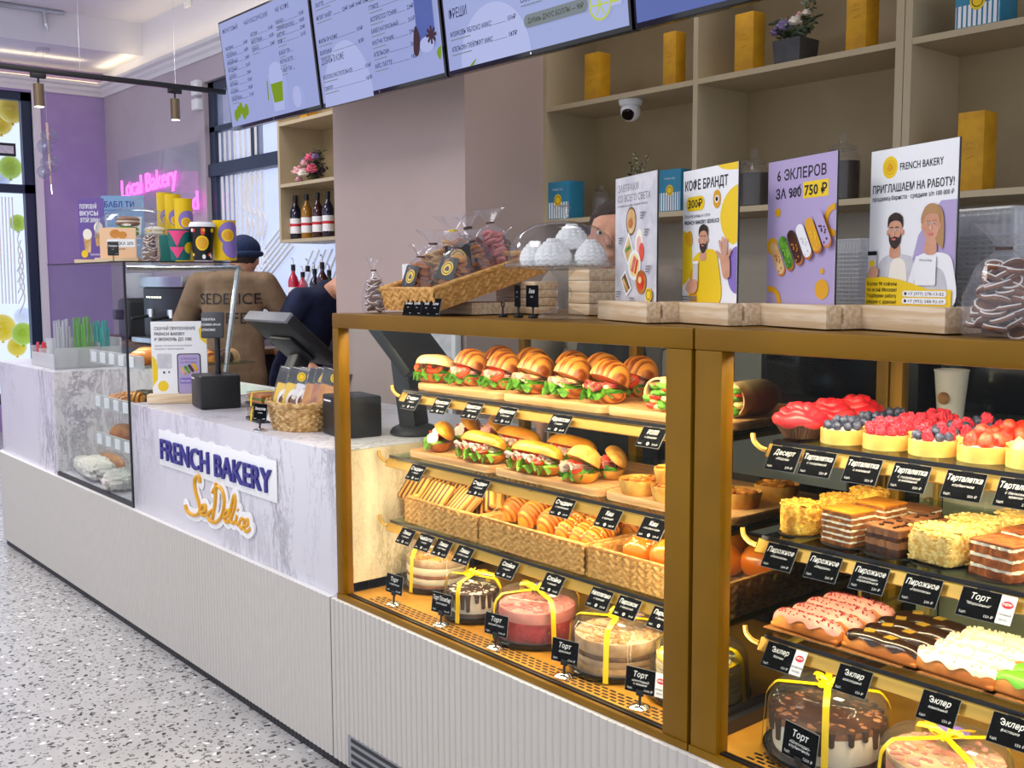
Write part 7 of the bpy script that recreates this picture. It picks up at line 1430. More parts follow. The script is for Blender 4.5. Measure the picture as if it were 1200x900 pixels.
# ---- organiser on the left counter
t = thing('cutlery_organiser', 'clear divided organiser with straws and cups on the rounded counter', 'organiser', (-5.43, 1.72, 0.9855)); m = MB('plastic_haze'); mat('beige_board', 'cdbfa6', rough=0.6)
for x0, x1, y0, y1, h in ((-.19, .19, -.16, -.155, .07), (.185, .19, -.16, .16, .10), (-.19, -.185, -.16, .16, .1), (-.19, .19, .155, .16, .14), (-.19, .19, -.05, -.046, .09), (-.19, .19, .05, .054, .12), (-.06, -.056, -.16, .16, .09), (.06, .064, -.16, .16, .09)): m.box(x0, x1, y0, y1, 0, h)
m.build('dividers', t); m = MB('beige_board'); m.box(-.185, .185, -.155, .155, 0.001, .006); m.build('bottom', t)
rr = random.Random(8); GO = 'things in the cutlery organiser'
for k in range(9):
    x, y = -5.43 + rr.uniform(-.17, -.08), 1.72 + rr.uniform(-.14, -.07); b = MB('red_print' if k % 3 else 'raspberry'); b.rbox(-.006, .006, -.003, .003, 0, .11, .001); o = b.build('sugar_stick', loc=(x, y, .992)); o.rotation_euler = (R(rr.uniform(-9, 9)), R(rr.uniform(-9, 9)), rr.random()); tag(o, 'red paper sugar stick in the left cells of the organiser', 'sugar stick', 'red sugar sticks')
for nm, x, y, r, h, m, lb in (('straw_bundle', .12, .0, .040, .24, 'straw_green', 'bundle of green straws in the organiser'), ('straw_bundle', .12, .09, .034, .22, 'straw_teal', 'bundle of teal straws in the organiser'), ('straw_bundle', .125, -.10, .034, .23, 'plastic_haze', 'bundle of clear straws in the organiser')):
    if 'straw_green' not in MATS: mat('straw_green', '62b01e', rough=0.4); mat('straw_teal', '1ea8a0', rough=0.4)
    b = MB(m)
    for k in range(16): a = k * 2.4; q = r * ((k + .5) / 16) ** .5; b.tube([V(q * math.cos(a), q * math.sin(a), 0), V(q * 1.1 * math.cos(a), q * 1.1 * math.sin(a), h * (0.92 + 0.08 * math.sin(k)))], 0.0052, 7)
    o = b.build(nm, loc=(-5.43 + x, 1.72 + y, .992)); o['kind'] = 'stuff'; tag(o, lb, 'straws')
for k, (x, y, lb) in enumerate(((-.0, -.10, 'clear plastic cup upright at the front of the organiser'), (0.0, .0, 'clear plastic cup in the middle of the organiser'), (-.12, .09, 'clear plastic cup at the back of the organiser'))):
    b = MB('plastic_haze'); b.lathe([(.03, 0), (.042, .13), (.044, .132), (.041, .13), (.029, .003), (0, .003)], 24); tag(b.build('plastic_cup', loc=(-5.43 + x, 1.72 + y, .992)), lb, 'cup', 'cups in the organiser')
# ================================================================== ON TOP OF THE BREAD CASE
ZG = 1.4805
def small_poster(nm, lb, px, y, w, h, rz, bg, py=300):
    t = thing(nm, lb, 'poster', (atY(px, py, y).x, y, ZG), R(rz)); b = MB('wood_pale'); b.rbox(-w / 2 - .015, w / 2 + .015, -.03, .03, 0, .02, .002); b.build('base', t); s = MB(bg, 'print_white'); s.box(-w / 2, w / 2, -.0015, .0015, .0195, h + .02); s.build('board', t); return t, Art(Matrix.Translation((0, -.0018, .02)) @ FACE)
mat('poster_blue', '7fa8d2', rough=0.5); mat('poster_purple', '6a4f9e', rough=0.5); mat('poster_orange', 'efc39a', rough=0.5)
t, a = small_poster('flavour_poster', 'narrow purple ice cream poster at the left of the bread case top', 109, 1.62, .115, .27, 50, 'poster_purple')
for k, s in enumerate(('ПОПРОБУЙ', 'ВКУСЫ', 'ЭТОЙ ЗИМЫ')): a.t(s, -.05, .225 - .03 * k, .026, 'print_white', .02, -1, width=.075 + .006 * k)
for x, y in ((-.02, .10), (.03, .13)): a.poly([(x - .012, y - .07), (x + .012, y - .07), (x + .018, y), (x - .018, y)], 'bread_pale'); a.disc(x, y + .012, .02, 'cream', .024)
a.disc(-.035, .025, .015, 'yellow_print', .017); a.rect(-.01, .045, .018, .026, 'lilac'); a.build('print', t, smooth=0)
t, a = small_poster('tea_poster', 'pale blue bubble tea poster on the bread case top', 146, 1.80, .20, .297, 48, 'poster_blue')
a.t('БАБЛ ТИ', -.085, .245, .036, 'indigo', .02, -1, width=.14); a.t('новый напиток', -.085, .228, .012, 'indigo', .0, -1, width=.08); a.rect(-.08, -.02, .15, .21, 'print_white', .004); a.rect(-.077, -.023, .153, .207, 'poster_blue', .004); a.poly([(.03, .1), (.08, .1), (.09, .2), (.02, .2)], 'print_white'); a.build('print', t, smooth=0)
t, a = small_poster('discount_card', 'small orange discount card below the glass dome', 139, 1.60, .15, .125, 52, 'poster_orange')
a.disc(-.01, .10, .022, 'caramel', .018); a.disc(.02, .095, .018, 'caramel', .015); a.rect(-.045, .07, .045, .078, 'print_white', .005); a.t('СКИДКА 20%', -.04, .054, .018, 'print_black', .015, -1, width=.105); a.t('после 20:00', -.04, .034, .010, 'print_black', 0, -1, width=.07); a.build('print', t, smooth=0)
t = thing('price_sign', 'tiny black sign on a stand before the orange discount card', 'price sign', (atY(133, 303, 1.53).x, 1.53, ZG), R(52)); s = MB('black'); s.cyl((0, 0, 0), (0, 0, .004), .016, None, 16); s.cyl((0, 0, .004), (0, 0, .03), .002, None, 6); s.rbox(-.022, .022, -.002, .002, .026, .082, .003); s.build('stand', t); card_art(Matrix.Translation((0, -.0023, .026)) @ FACE, .044, .056, 'Макарон', ['1шт.'], '', '120 ₽').build('lettering', t, smooth=0)
DX = (atY(162, 270, 1.74).x, 1.74); t = thing('cake_stand', 'glass dome on a foot over macarons on the bread case', 'cake stand', (DX[0], DX[1], ZG)); t.scale = (1.2, 1.2, 1.0)
g = MB('plastic_clear'); g.lathe([(.07, 0), (.06, .008), (.015, .02), (.012, .08), (.05, .105), (.15, .11), (.155, .116), (.15, .118), (0, .115)], 40); g.build('foot', t); g = MB('globe_glass'); g.lathe([(.145, .119), (.148, .13), (.14, .17), (.11, .215), (.05, .24), (0, .244)], 44); g.build('dome', t, smooth=80); g = MB('plastic_clear'); g.lathe([(.012, .243), (.016, .255), (.026, .28), (.024, .285), (0, .28)], 20); g.build('knob', t)
for k, (dx, dy, dz, r, m, lb) in enumerate(((-.06, -.03, 0, .045, 'pink_cream', 'pale pink big macaron under the left dome'), (.03, -.06, 0, .05, 'glaze_green', 'green filled big macaron under the dome'), (.03, -.055, .042, .05, 'choc_cream', 'brown big macaron on top of the green one'), (.06, .05, 0, .045, 'cream', 'cream big macaron at the back of the dome'))):
    b = MB(m, 'cream'); b.lathe([(r * .8, 0), (r, .008), (r * .98, .014), (0, .014)], 28); b.lathe([(r * .93, .0135), (r * .93, .022), (0, .022)], 24, 1); b.lathe([(r * .97, .0215), (r, .027), (r * .8, .036), (r * .4, .040), (0, .041)], 28); tag(b.build('macaron', loc=(DX[0] + dx, DX[1] + dy, ZG + .1185 + dz)), lb, 'macaron', 'macarons under the dome')
cello_bag('gingerbread_bag', 'clear tied bag of gingerbread on the bread case below the dome', .10, .15, ('gingerbread', 'icing', 'gingerbread'), 8, 7, lab=False).location = (atY(176, 300, 1.585).x, 1.585, ZG)
mat('cup_teal', '0f6a66', rough=0.45); mat('cup_pink', 'ee4a86', rough=0.45); mat('cup_black', '10151c', rough=0.4)
def cup(nm, lb, px, y, r, h, m, lid=None, kind='tube', py=305):
    t = thing(nm, lb, 'cup', (atY(px, py, y).x, y, ZG), R(50), 'cups on the bread case'); b = MB(m)
    r0 = r if kind == 'tube' else r * .74; b.lathe([(r0 * .96, 0), (r0, .003), (r, h - .003), (r * 1.03, h), (r * .98, h), (0, h - .006)], 30); b.build('cup_body', t)
    d = MB()
    def patch(a0, a1, zz0, zz1, mm, w=0.0): 
        n = 14; d.sheet(n, 6, lambda u, v: ((r0 + (r - r0) * (zz0 + (zz1 - zz0) * v) / h + .0006 + w) * math.cos(a0 + (a1 - a0) * u), (r0 + (r - r0) * (zz0 + (zz1 - zz0) * v) / h + .0006 + w) * math.sin(a0 + (a1 - a0) * u), zz0 + (zz1 - zz0) * v), mm)
    def dot(a, z, s, mm, w):
        s = min(s, r * 1.15)
        def fn(u, v): q = 2 * PI * u; zz = z + s * v * math.sin(q); aa = a + s * v * math.cos(q) / r; rr_ = r0 + (r - r0) * zz / h + w; return (rr_ * math.cos(aa), rr_ * math.sin(aa), zz)
        d.sheet(24, 5, fn, mm)
    F0 = -PI / 2
    if m == 'yellow': dot(F0 + .75, h * .66, r * 1.05, 'purple_print', .001); dot(F0 + 1.0, h * .32, r * .95, 'purple_print', .001); dot(F0 + .55, h * .62, r * .55, 'yellow_print', .0018); dot(F0 + .55, h * .62, r * .40, 'gold_letter', .0022)
    elif m == 'cup_black':
        dot(F0 + .25, h * .5, r * .6, 'yellow_print', .0012); dot(F0 + .25, h * .5, r * .46, 'gold_letter', .0017); rr = random.Random(5)
        for k in range(12): dot(F0 + rr.uniform(-1.3, 1.3), rr.choice((h * .1, h * .88, h * .8, h * .16)), rr.uniform(.005, .009), rr.choice(('print_white', 'yellow_print', 'tomato')), .0008)
    else:
        for z0_, z1_, w_ in ((h * .42, h * .95, 1.0), (h * .05, h * .42, .6)): d.add([((r + .001) * math.cos(F0 - w_), (r + .001) * math.sin(F0 - w_), z1_), ((r + .004) * math.cos(F0 - w_ * .5), (r + .004) * math.sin(F0 - w_ * .5), z1_), ((r + .005) * math.cos(F0), (r + .005) * math.sin(F0), z1_), ((r + .004) * math.cos(F0 + w_ * .5), (r + .004) * math.sin(F0 + w_ * .5), z1_), ((r + .001) * math.cos(F0 + w_), (r + .001) * math.sin(F0 + w_), z1_), ((r0 + .006) * math.cos(F0), (r0 + .006) * math.sin(F0), z0_)], [(0, 5, 1), (1, 5, 2), (2, 5, 3), (3, 5, 4)], 'cup_pink')
        dot(F0 + 1.1, h * .4, r * .45, 'yellow_print', .003)
    d.build('printed_pattern', t, smooth=80)
    if lid: l = MB(lid); l.lathe([(r * 1.06, h - .002), (r * 1.06, h + .006), (r * .9, h + .016), (0, h + .016)], 28); l.build('lid', t)
cup('paper_tube', 'tall yellow tube, leftmost of three behind the glass dome', 195, 1.93, .034, .325, 'yellow'); cup('paper_tube', 'tall yellow tube in the middle of the three behind the dome', 205, 1.85, .034, .295, 'yellow'); cup('paper_tube', 'tall yellow tube with purple dots, rightmost of the three behind the dome', 217, 1.77, .036, .255, 'yellow')
cup('paper_cup', 'teal paper cup with pink triangles on the bread case', 212, 1.62, .047, .115, 'cup_teal', None, 'cup'); cup('paper_cup', 'black patterned paper cup with white lid on the bread case', 238, 1.68, .046, .125, 'cup_black', 'white', 'cup'); cup('paper_tube', 'short yellow tube with purple dots at the right end of the bread case', 264, 1.77, .043, .15, 'yellow')
t = thing('gift_tin', 'dark green tin between the gingerbread bag and the teal cup', 'tin', (atY(196, 305, 1.72).x, 1.72, ZG), R(-20)); b = MB('cup_teal'); b.rbox(-.03, .03, -.03, .03, 0, .11, .004); b.build('tin_body', t); a = Art(Matrix.Translation((0, -.0304, 0)) @ FACE); a.rect(-.027, .027, .008, .03, 'tomato'); a.ring(0, .078, .008, .011, 'print_white'); a.build('print', t, smooth=0)
# neon sign
emit('neon', 'ff5ae0', 3.2); p = atY(141, 222, 3.68); p2 = atY(205, 208, 3.68); t = thing('neon_sign', 'pink neon lettering on a clear panel on the mauve wall', 'neon sign', ((p.x + p2.x) / 2, 3.7, p.z)); wdt = p2.x - p.x
g = MB('acrylic'); g.rbox(-wdt * .6, wdt * .8, .01, .02, -.32, .28, .003); g.build('clear_panel', t); n1 = MB('neon'); solid_text(n1, 'Local Bakery', .24, TR(0, 0, -.06, 0, R(-2)) @ FACE, .012, 'neon', -.004, wdt); solid_text(n1, 'good', .22, Matrix.Translation((wdt * .62, 0, -.29)) @ TR(0, 0, 0, 0, R(-3)) @ FACE, .012, 'neon', -.004, wdt * .42); n1.build('lettering', t, smooth=0)
# ================================================================== PAY COUNTER CONTENT
ZP = 0.9257
def pc(px, py): q = atZ(px, py, ZP); return q.x, q.y
x, y = -4.0, 1.66; t = thing('poster_stand', 'white app poster with a phone on the pay counter', 'poster stand', (x, y, ZP), R(60)); b = MB('wood_pale'); b.rbox(-.125, .125, -.03, -.002, 0, .035, .002); b.rbox(-.125, .125, .002, .03, 0, .035, .002); b.box(-.124, .124, -.0021, .0021, 0, .008); b.build('wooden_base', t); s = MB('print_white'); s.box(-.105, .105, -.0018, .0018, .0085, .32); s.build('board', t); a = Art(Matrix.Translation((0, -.002, .035)) @ FACE @ Matrix.Diagonal((1, .96, 1, 1)))
a.rect(-.104, .104, 0, .296, 'print_white'); a.poly([(-.104, .03), (-.085, .06), (-.083, .1), (-.088, .14), (-.104, .16)], 'yellow_print'); a.poly([(.104, .296), (.09, .29), (.075, .26), (.08, .225), (.104, .2)], 'yellow_print'); a.disc(-.065, .033, .02, 'yellow_print', .022)
for k, s in enumerate(('СКАЧАЙ ПРИЛОЖЕНИЕ', 'FRENCH BAKERY', 'И ЭКОНОМЬ ДО 10%!')): a.t(s, -.092, .262 - .022 * k, .018, 'print_black', .022, -1, width=(.155, .115, .14)[k])
a.t('Дарим 100 баллов после первой', -.092, .195, .010, 'print_grey', 0, -1, width=.14); a.t('покупки с приложением', -.092, .182, .010, 'print_grey', 0, -1, width=.11); a.rect(-.085, -.03, .105, .165, 'print_pale', .004); a.rect(-.064, -.056, .085, .093, 'print_black'); a.poly([(-.044, .085), (-.044, .095), (-.036, .09)], 'print_black')
a.rect(-.01, .08, -.0, .165, 'print_black', .010); a.rect(-.006, .076, .0, .161, 'lilac', .008); a.t('В ПРИЛОЖЕНИИ', .035, .140, .010, 'indigo', .01, 0, width=.06); a.t('на 10% больше', .035, .126, .010, 'indigo', .01, 0, width=.06)
for k, m_ in enumerate(('bread_pale', 'lettuce', 'choc', 'gold_letter')): eclair_art(a, .012 + .015 * k, .095 + .005 * k, .034, .012, R(-60), m_)
a.rect(.0, .06, .042, .066, 'purple_print', .003); a.t('Моя карта', .004, .05, .009, 'print_white', .01, -1, width=.035); a.build('print', t, smooth=0)
x, y = -3.78, 1.70; t = thing('receipt_printer', 'black receipt printer box with a small customer display on a pole', 'printer', (x, y, ZP), R(-12)); b = MB('black'); b.rbox(-.075, .09, -.07, .08, 0, .125, .008, 0, None, 3); b.build('housing', t); b = MB('print_white'); b.box(-.06, -.012, -.0708, -.0702, .108, .113); b.build('status_light', t); b = MB('black'); b.cyl((-.012, .02, .12), (-.012, .02, .27), .011, None, 12); b.build('pole', t)
b = MB('dark_grey', 'charcoal'); Td = TR(-.010, .004, .31, R(-12), 0, R(66)); b.rbox(-.042, .042, -.010, .010, -.05, .05, .006, 0, Td); b = b.build('customer_display', t); a = Art(Td @ Matrix.Translation((0, -.0103, 0)) @ FACE)
for k, (s, w_) in enumerate((('ПОКУПКА', .05), ('СУММА 490.00', .07), ('СПАСИБО', .05))): a.t(s, -.038, .016 - .02 * k, .012, 'chalk_text', .01, -1, width=w_, res=1)
a.build('display_text', b, smooth=0)
# till: slanted touch screen seen from behind
x, y = -3.66, 1.90; t = thing('till_terminal', 'black slanted till screen on a thick stand behind the wicker basket', 'till', (x, y, ZP), R(-10)); b = MB('black'); b.rbox(-.09, .09, -.06, .10, 0, .02, .006); b.build('base', t); b = MB('black'); b.rbox(-.055, .055, -.03, .03, 0, .24, .012, 0, TR(0, .02, .015, R(-24))); b.build('stand', t)
b = MB('black', 'grey', 'bread_pale'); Td = TR(.03, .06, .25, R(48), 0, R(8)); b.rbox(-.18, .18, -.02, .02, -.12, .14, .008, 0, Td); b.rbox(-.18, .18, -.022, .02, .13, .145, .003, 1, Td); b.rbox(-.09, .09, -.035, -.019, -.08, .05, .006, 0, Td); b.build('screen_housing', t)
# till at the right end, seen through the case
t = thing('till_terminal', 'black till screen on a round base seen through the left case glass', 'till', (-2.68, 1.86, ZP), R(-62)); b = MB('charcoal'); b.lathe([(.075, 0), (.078, .006), (.07, .02), (.05, .03), (0, .03)], 32); b.build('base', t); b = MB('charcoal'); b.rbox(-.05, .05, -.03, .03, .0, .22, .012, 0, TR(0, 0, .02, R(8))); b.build('stand', t)
b = MB('black', 'dark_grey'); Td = TR(0, -.01, .275, R(40), 0, 0); b.rbox(-.15, .15, -.018, .018, -.10, .12, .008, 0, Td); b.rbox(-.08, .08, -.032, -.017, -.07, .05, .006, 1, Td); b.build('screen_housing', t)
x, y = -2.80, 1.70; t = thing('receipt_printer', 'black box printer at the right end of the pay counter', 'printer', (x, y, ZP), R(-8)); b = MB('black'); b.rbox(-.075, .085, -.06, .07, 0, .125, .006); b.build('housing', t); b = MB('print_white'); b.box(-.06, -.005, -.0608, -.0602, .105, .110); b.build('status_light', t)
# wicker basket with packets
bx_, by_ = -3.03, 1.66; t = thing('wicker_basket', 'round pale wicker basket of snack packets on the pay counter', 'basket', (bx_, by_, ZP)); w = MB('wicker_pale'); n = 88
def wk(u, v):
    a = 2 * PI * u; z = .085 * v; r = .10 + .022 * v; k = int(u * 44); row = int(v * 9.999); bmp = .004 * abs(math.sin(PI * (u * 44))) * (1 if (k + row) % 2 else -.4) + .002 * abs(math.sin(PI * v * 10)); return ((r + bmp) * 1.05 * math.cos(a), (r + bmp) * .85 * math.sin(a), z)
w.sheet(264, 40, wk); w.sheet(60, 8, lambda u, v: ((.097 + .02 * (1 - v)) * 1.05 * math.cos(2 * PI * u), (.097 + .02 * (1 - v)) * .85 * math.sin(2 * PI * u), .085 * (1 - v) + .004)); w.cyl((0, 0, 0), (0, 0, .004), .095, None, 30, 0, TR(s=(1.05, .85, 1))); w.build('woven_body', t, smooth=60)
w = MB('wicker_pale'); 
for k in range(3): w.tube([V(.124 * 1.05 * math.cos(a), .124 * .85 * math.sin(a), .086 + .003 * math.sin(a * 18 + k * 2.1)) for a in [2 * PI * j / 90 for j in range(90)]], .0055, 6, 0, TR(0, 0, .003 * math.cos(k * 2.1)), True)
w.build('rim', t)
GK = 'snack packets in the wicker basket'
for k, (dx, dy, rz, rx, m, lb) in enumerate(((-.075, -.03, 38, -14, 'yellow', 'yellow packet with a printed cookie at the left of the basket'), (-.04, .0, 34, -12, 'yellow', 'yellow packet behind the leftmost one in the basket'), (-.005, -.03, 36, -14, 'print_white', 'white and yellow packet in the middle of the basket'), (.03, -.02, 30, -12, 'bread_gold', 'brown nut packet right of the middle in the basket'), (.06, .0, 34, -10, 'crust', 'brown nut packet second from the right in the basket'), (.085, .015, 30, -8, 'bread_gold', 'golden nut packet at the right edge of the basket'))):
    q = thing('snack_packet', lb, 'packet', (bx_ + dx * .72 + .006 * k - .012, by_ + dx * .50 - .004, ZP + .006), R(rz), GK); q.rotation_euler = (R(rx), R(12), R(rz)); b = MB(m); b.rbox(-.048, .048, -.011, .011, .004, .136, .007); b.build('pouch', q, smooth=60); c = MB('cello'); c.rbox(-.052, .052, -.0132, .0132, .002, .19, .004); c.build('wrapper', q)
    h_ = MB('cup_black'); h_.rbox(-.05, .05, -.006, .006, .138, .187, .003); h_.build('header_card', q); a = Art(Matrix.Translation((0, -.0135, .1625)) @ FACE); a.disc(0, 0, .015, 'yellow_print'); a.ring(0, 0, .009, .0105, 'print_black'); a.build('emblem', q, smooth=0)
    if k in (0, 1, 2): a = Art(Matrix.Translation((0, -.0137, .085)) @ FACE); a.poly([(-.048, -.08), (.048, -.08), (.048, -.02), (-.048, -.05)], 'print_white'); a.disc(-.008, 0, .024, 'print_white', .034); a.disc(-.008, -.006, .017, 'gingerbread', .022); a.disc(-.008, .008, .008, 'icing'); a.build('cookie_print', q, smooth=0)
price_tag((-3.06, 1.525, ZP), 'Закуски', ['к кофе'], '1шт.', '150 ₽', 'black price card with white strip leaning before the wicker basket', 'price card before the wicker basket', .055, .055, rz=R(20), dot=False, stand=True)
for k in range(2):
    t = thing('sandwich_box', ['lower of two stacked clear snack boxes left of the wicker basket', 'upper of two stacked clear snack boxes left of the wicker basket'][k], 'snack box', (-3.28, 1.66, ZP + .052 * k), R(-6 + 4 * k), 'stacked clear snack boxes'); b = MB('black_gloss'); b.rbox(-.065, .065, -.05, .05, 0, .012, .003); b.build('tray', t); f = MB('crust', 'lettuce', 'bread_gold'); f.rbox(-.055, .055, -.042, .042, .0125, .022, .003, 2); f.rbox(-.054, .056, -.043, .042, .0225, .027, .002, 1); f.rbox(-.055, .055, -.042, .042, .0275, .042, .005, 0); f.build('sandwich', t); l = MB('lid'); l.rbox(-.062, .062, -.047, .047, .012, .047, .006); l.build('clear_lid', t)
    r_ = MB('ribbon'); r_.tube([V(-.005, -.052, .0), V(-.002, -.0515, .03), V(0, -.048, .049), V(.01, .048, .049), V(.01, .051, .0)], .003, 6, flat=.4); r_.build('ribbon', t)
# ================================================================== COFFEE CORNER BEHIND
m = MB('panel_dark', 'wood_dark'); m.rbox(-9.4, -6.6, 2.95, 3.5, .90, .94, .004, 1); m.box(-9.38, -6.62, 2.98, 3.5, 0, .90); tag(m.build('coffee_counter'), 'dark counter carrying the coffee machine and grinder', 'counter')
t = thing('espresso_machine', 'black and steel espresso machine behind the bread case', 'coffee machine', (-7.55, 3.22, .9405)); b = MB('black'); b.rbox(-.38, .38, -.2, .24, .05, .42, .015); b.build('body', t); b = MB('steel'); b.rbox(-.4, .4, -.22, .25, .4205, .50, .01); b.build('cup_rail', t); b = MB('steel'); b.rbox(-.38, .38, -.3, .2, .01, .049, .006); b.build('drip_tray', t)
for x in (-.2, .18): b = MB('chrome', 'black'); b.cyl((x, -.205, .26), (x, -.205, .2), .035, None, 18); b.cyl((x, -.22, .21), (x, -.36, .19), .012, .015, 10, 1); b.build('group_head', t)
b = MB('led_white')
for k in range(6): b.box(-.3 + .05 * k, -.285 + .05 * k, -.2022, -.2005, .34, .352)
b.build('button_lights', t); b = MB('black')
for x in (-.33, .33): b.rbox(x - .03, x + .03, -.2, .2, 0.0, .05, .005)
b.build('feet', t)
t = thing('coffee_grinder', 'dark coffee grinder with rounded hopper left of the espresso machine', 'coffee grinder', (-8.5, 3.2, .9405)); b = MB('charcoal'); b.rbox(-.11, .11, -.14, .16, 0, .33, .04, 0, None, 4); b.build('body', t); b = MB('plastic_haze'); b.lathe([(.07, .331), (.11, .40), (.115, .52), (.11, .53), (0, .535)], 28); b.build('hopper', t); b = MB('black'); b.rbox(-.05, .05, -.2, -.139, .16, .24, .01); b.build('spout', t)
t = thing('wall_board', 'white framed board leaning behind the left case', 'board', (-3.95, 2.85, .0)); b = MB('print_pale'); b.box(-.26, .1, .04, .055, .85, 1.45); b.build('sheet', t); b = MB('white')
for x0, x1, z0, z1 in ((-.29, -.26, .82, 1.48), (.1, .13, .82, 1.48), (-.26, .1, .82, .85), (-.26, .1, 1.45, 1.48)): b.rbox(x0, x1, .03, .065, z0, z1, .003)
b.build('frame', t); b = MB('white'); b.box(-.25, -.22, .04, .06, 0, .82); b.box(.06, .09, .04, .06, 0, .82); b.build('legs', t)
for k, (x, w_, lb) in enumerate(((-2.05, .62, 'black counter oven behind the right case, left one'), (-1.36, .62, 'black counter oven behind the right case, middle one'), (-.67, .62, 'black counter oven behind the right case, right one'))):
    t = thing('counter_oven', lb, 'oven', (x, 3.4, .9305), 0, 'ovens on the staff counter'); b = MB('black'); b.rbox(-w_ / 2, w_ / 2, -.22, .25, 0.012, .34, .01); b.build('housing', t); b = MB('black_gloss'); b.rbox(-w_ / 2 + .03, w_ / 2 - .14, -.228, -.219, .06, .30, .004); b.build('glass_door', t); b = MB('steel'); b.cyl((-w_ / 2 + .05, -.245, .28), (w_ / 2 - .16, -.245, .28), .007, None, 8); b.build('handle', t)
    for q in range(2): b = MB('steel'); b.cyl((w_ / 2 - .07, -.235, .12 + .12 * q), (w_ / 2 - .07, -.219, .12 + .12 * q), .022, None, 16); b.build('knob', t)
    b = MB('charcoal'); b.box(-w_ / 2 + .02, w_ / 2 - .02, -.18, .2, 0, .0125); b.build('feet', t)
# ================================================================== PEOPLE
def limb(m, pts, radii, n=12):
    P = [V(*p) for p in pts]; C = []; Rr = []
    for i in range(len(P) - 1):
        for k in range(4): u = k / 4; C.append(P[i].lerp(P[i + 1], u)); Rr.append(radii[i] + (radii[i + 1] - radii[i]) * u)
    C.append(P[-1]); Rr.append(radii[-1]); m.tube(C, Rr, n); m.ell(P[0], radii[0], 12, 8); m.ell(P[-1], radii[-1], 12, 8)
    for p, r in zip(P[1:-1], radii[1:-1]): m.ell(p, r, 12, 8)
def fuse(mb, name, parent, vox, mats, smooth_it=6):
    o = mb.build(name, parent, mats); r = o.modifiers.new('r', 'REMESH'); r.mode = 'VOXEL'; r.voxel_size = vox; r.use_smooth_shade = True
    s = o.modifiers.new('s', 'SMOOTH'); s.iterations = smooth_it; s.factor = 0.5
    dg = bpy.context.evaluated_depsgraph_get(); me = bpy.data.meshes.new_from_object(o.evaluated_get(dg)); o.modifiers.clear(); old = o.data; o.data = me; bpy.data.meshes.remove(old)
    me.materials.clear(); me.materials.append(MATS[mats[0]]); me.polygons.foreach_set('use_smooth', [True] * len(me.polygons)); return o
def hand(m, wrist, d, palm_n, side):
    # palm with four fingers of unequal length and a thumb leaving its side; d = finger direction, palm_n = palm normal
    d, pn = V(*d).normalized(), V(*palm_n).normalized(); s = d.cross(pn).normalized() * side; w = V(*wrist)
    for k in range(4): limb(m, [w, w + d * .045 + s * (.012 * (k - 1.5)), w + d * .088 + s * (.0185 * (k - 1.5))], [.019, .017, .0125], 10)
    for k, L in enumerate((.066, .076, .070, .054)):
        b = w + d * .088 + s * (.0195 * (k - 1.5)); limb(m, [b, b + d * L * .5 + pn * .008 + s * .003 * (k - 1.5), b + d * L * .86 + pn * .028 + s * .004 * (k - 1.5)], [.0088, .0080, .0066], 10)
    b = w + d * .028 - s * .024; limb(m, [b, b + d * .03 - s * .024 + pn * .008, b + d * .058 - s * .028 + pn * .016], [.014, .0105, .008], 10)
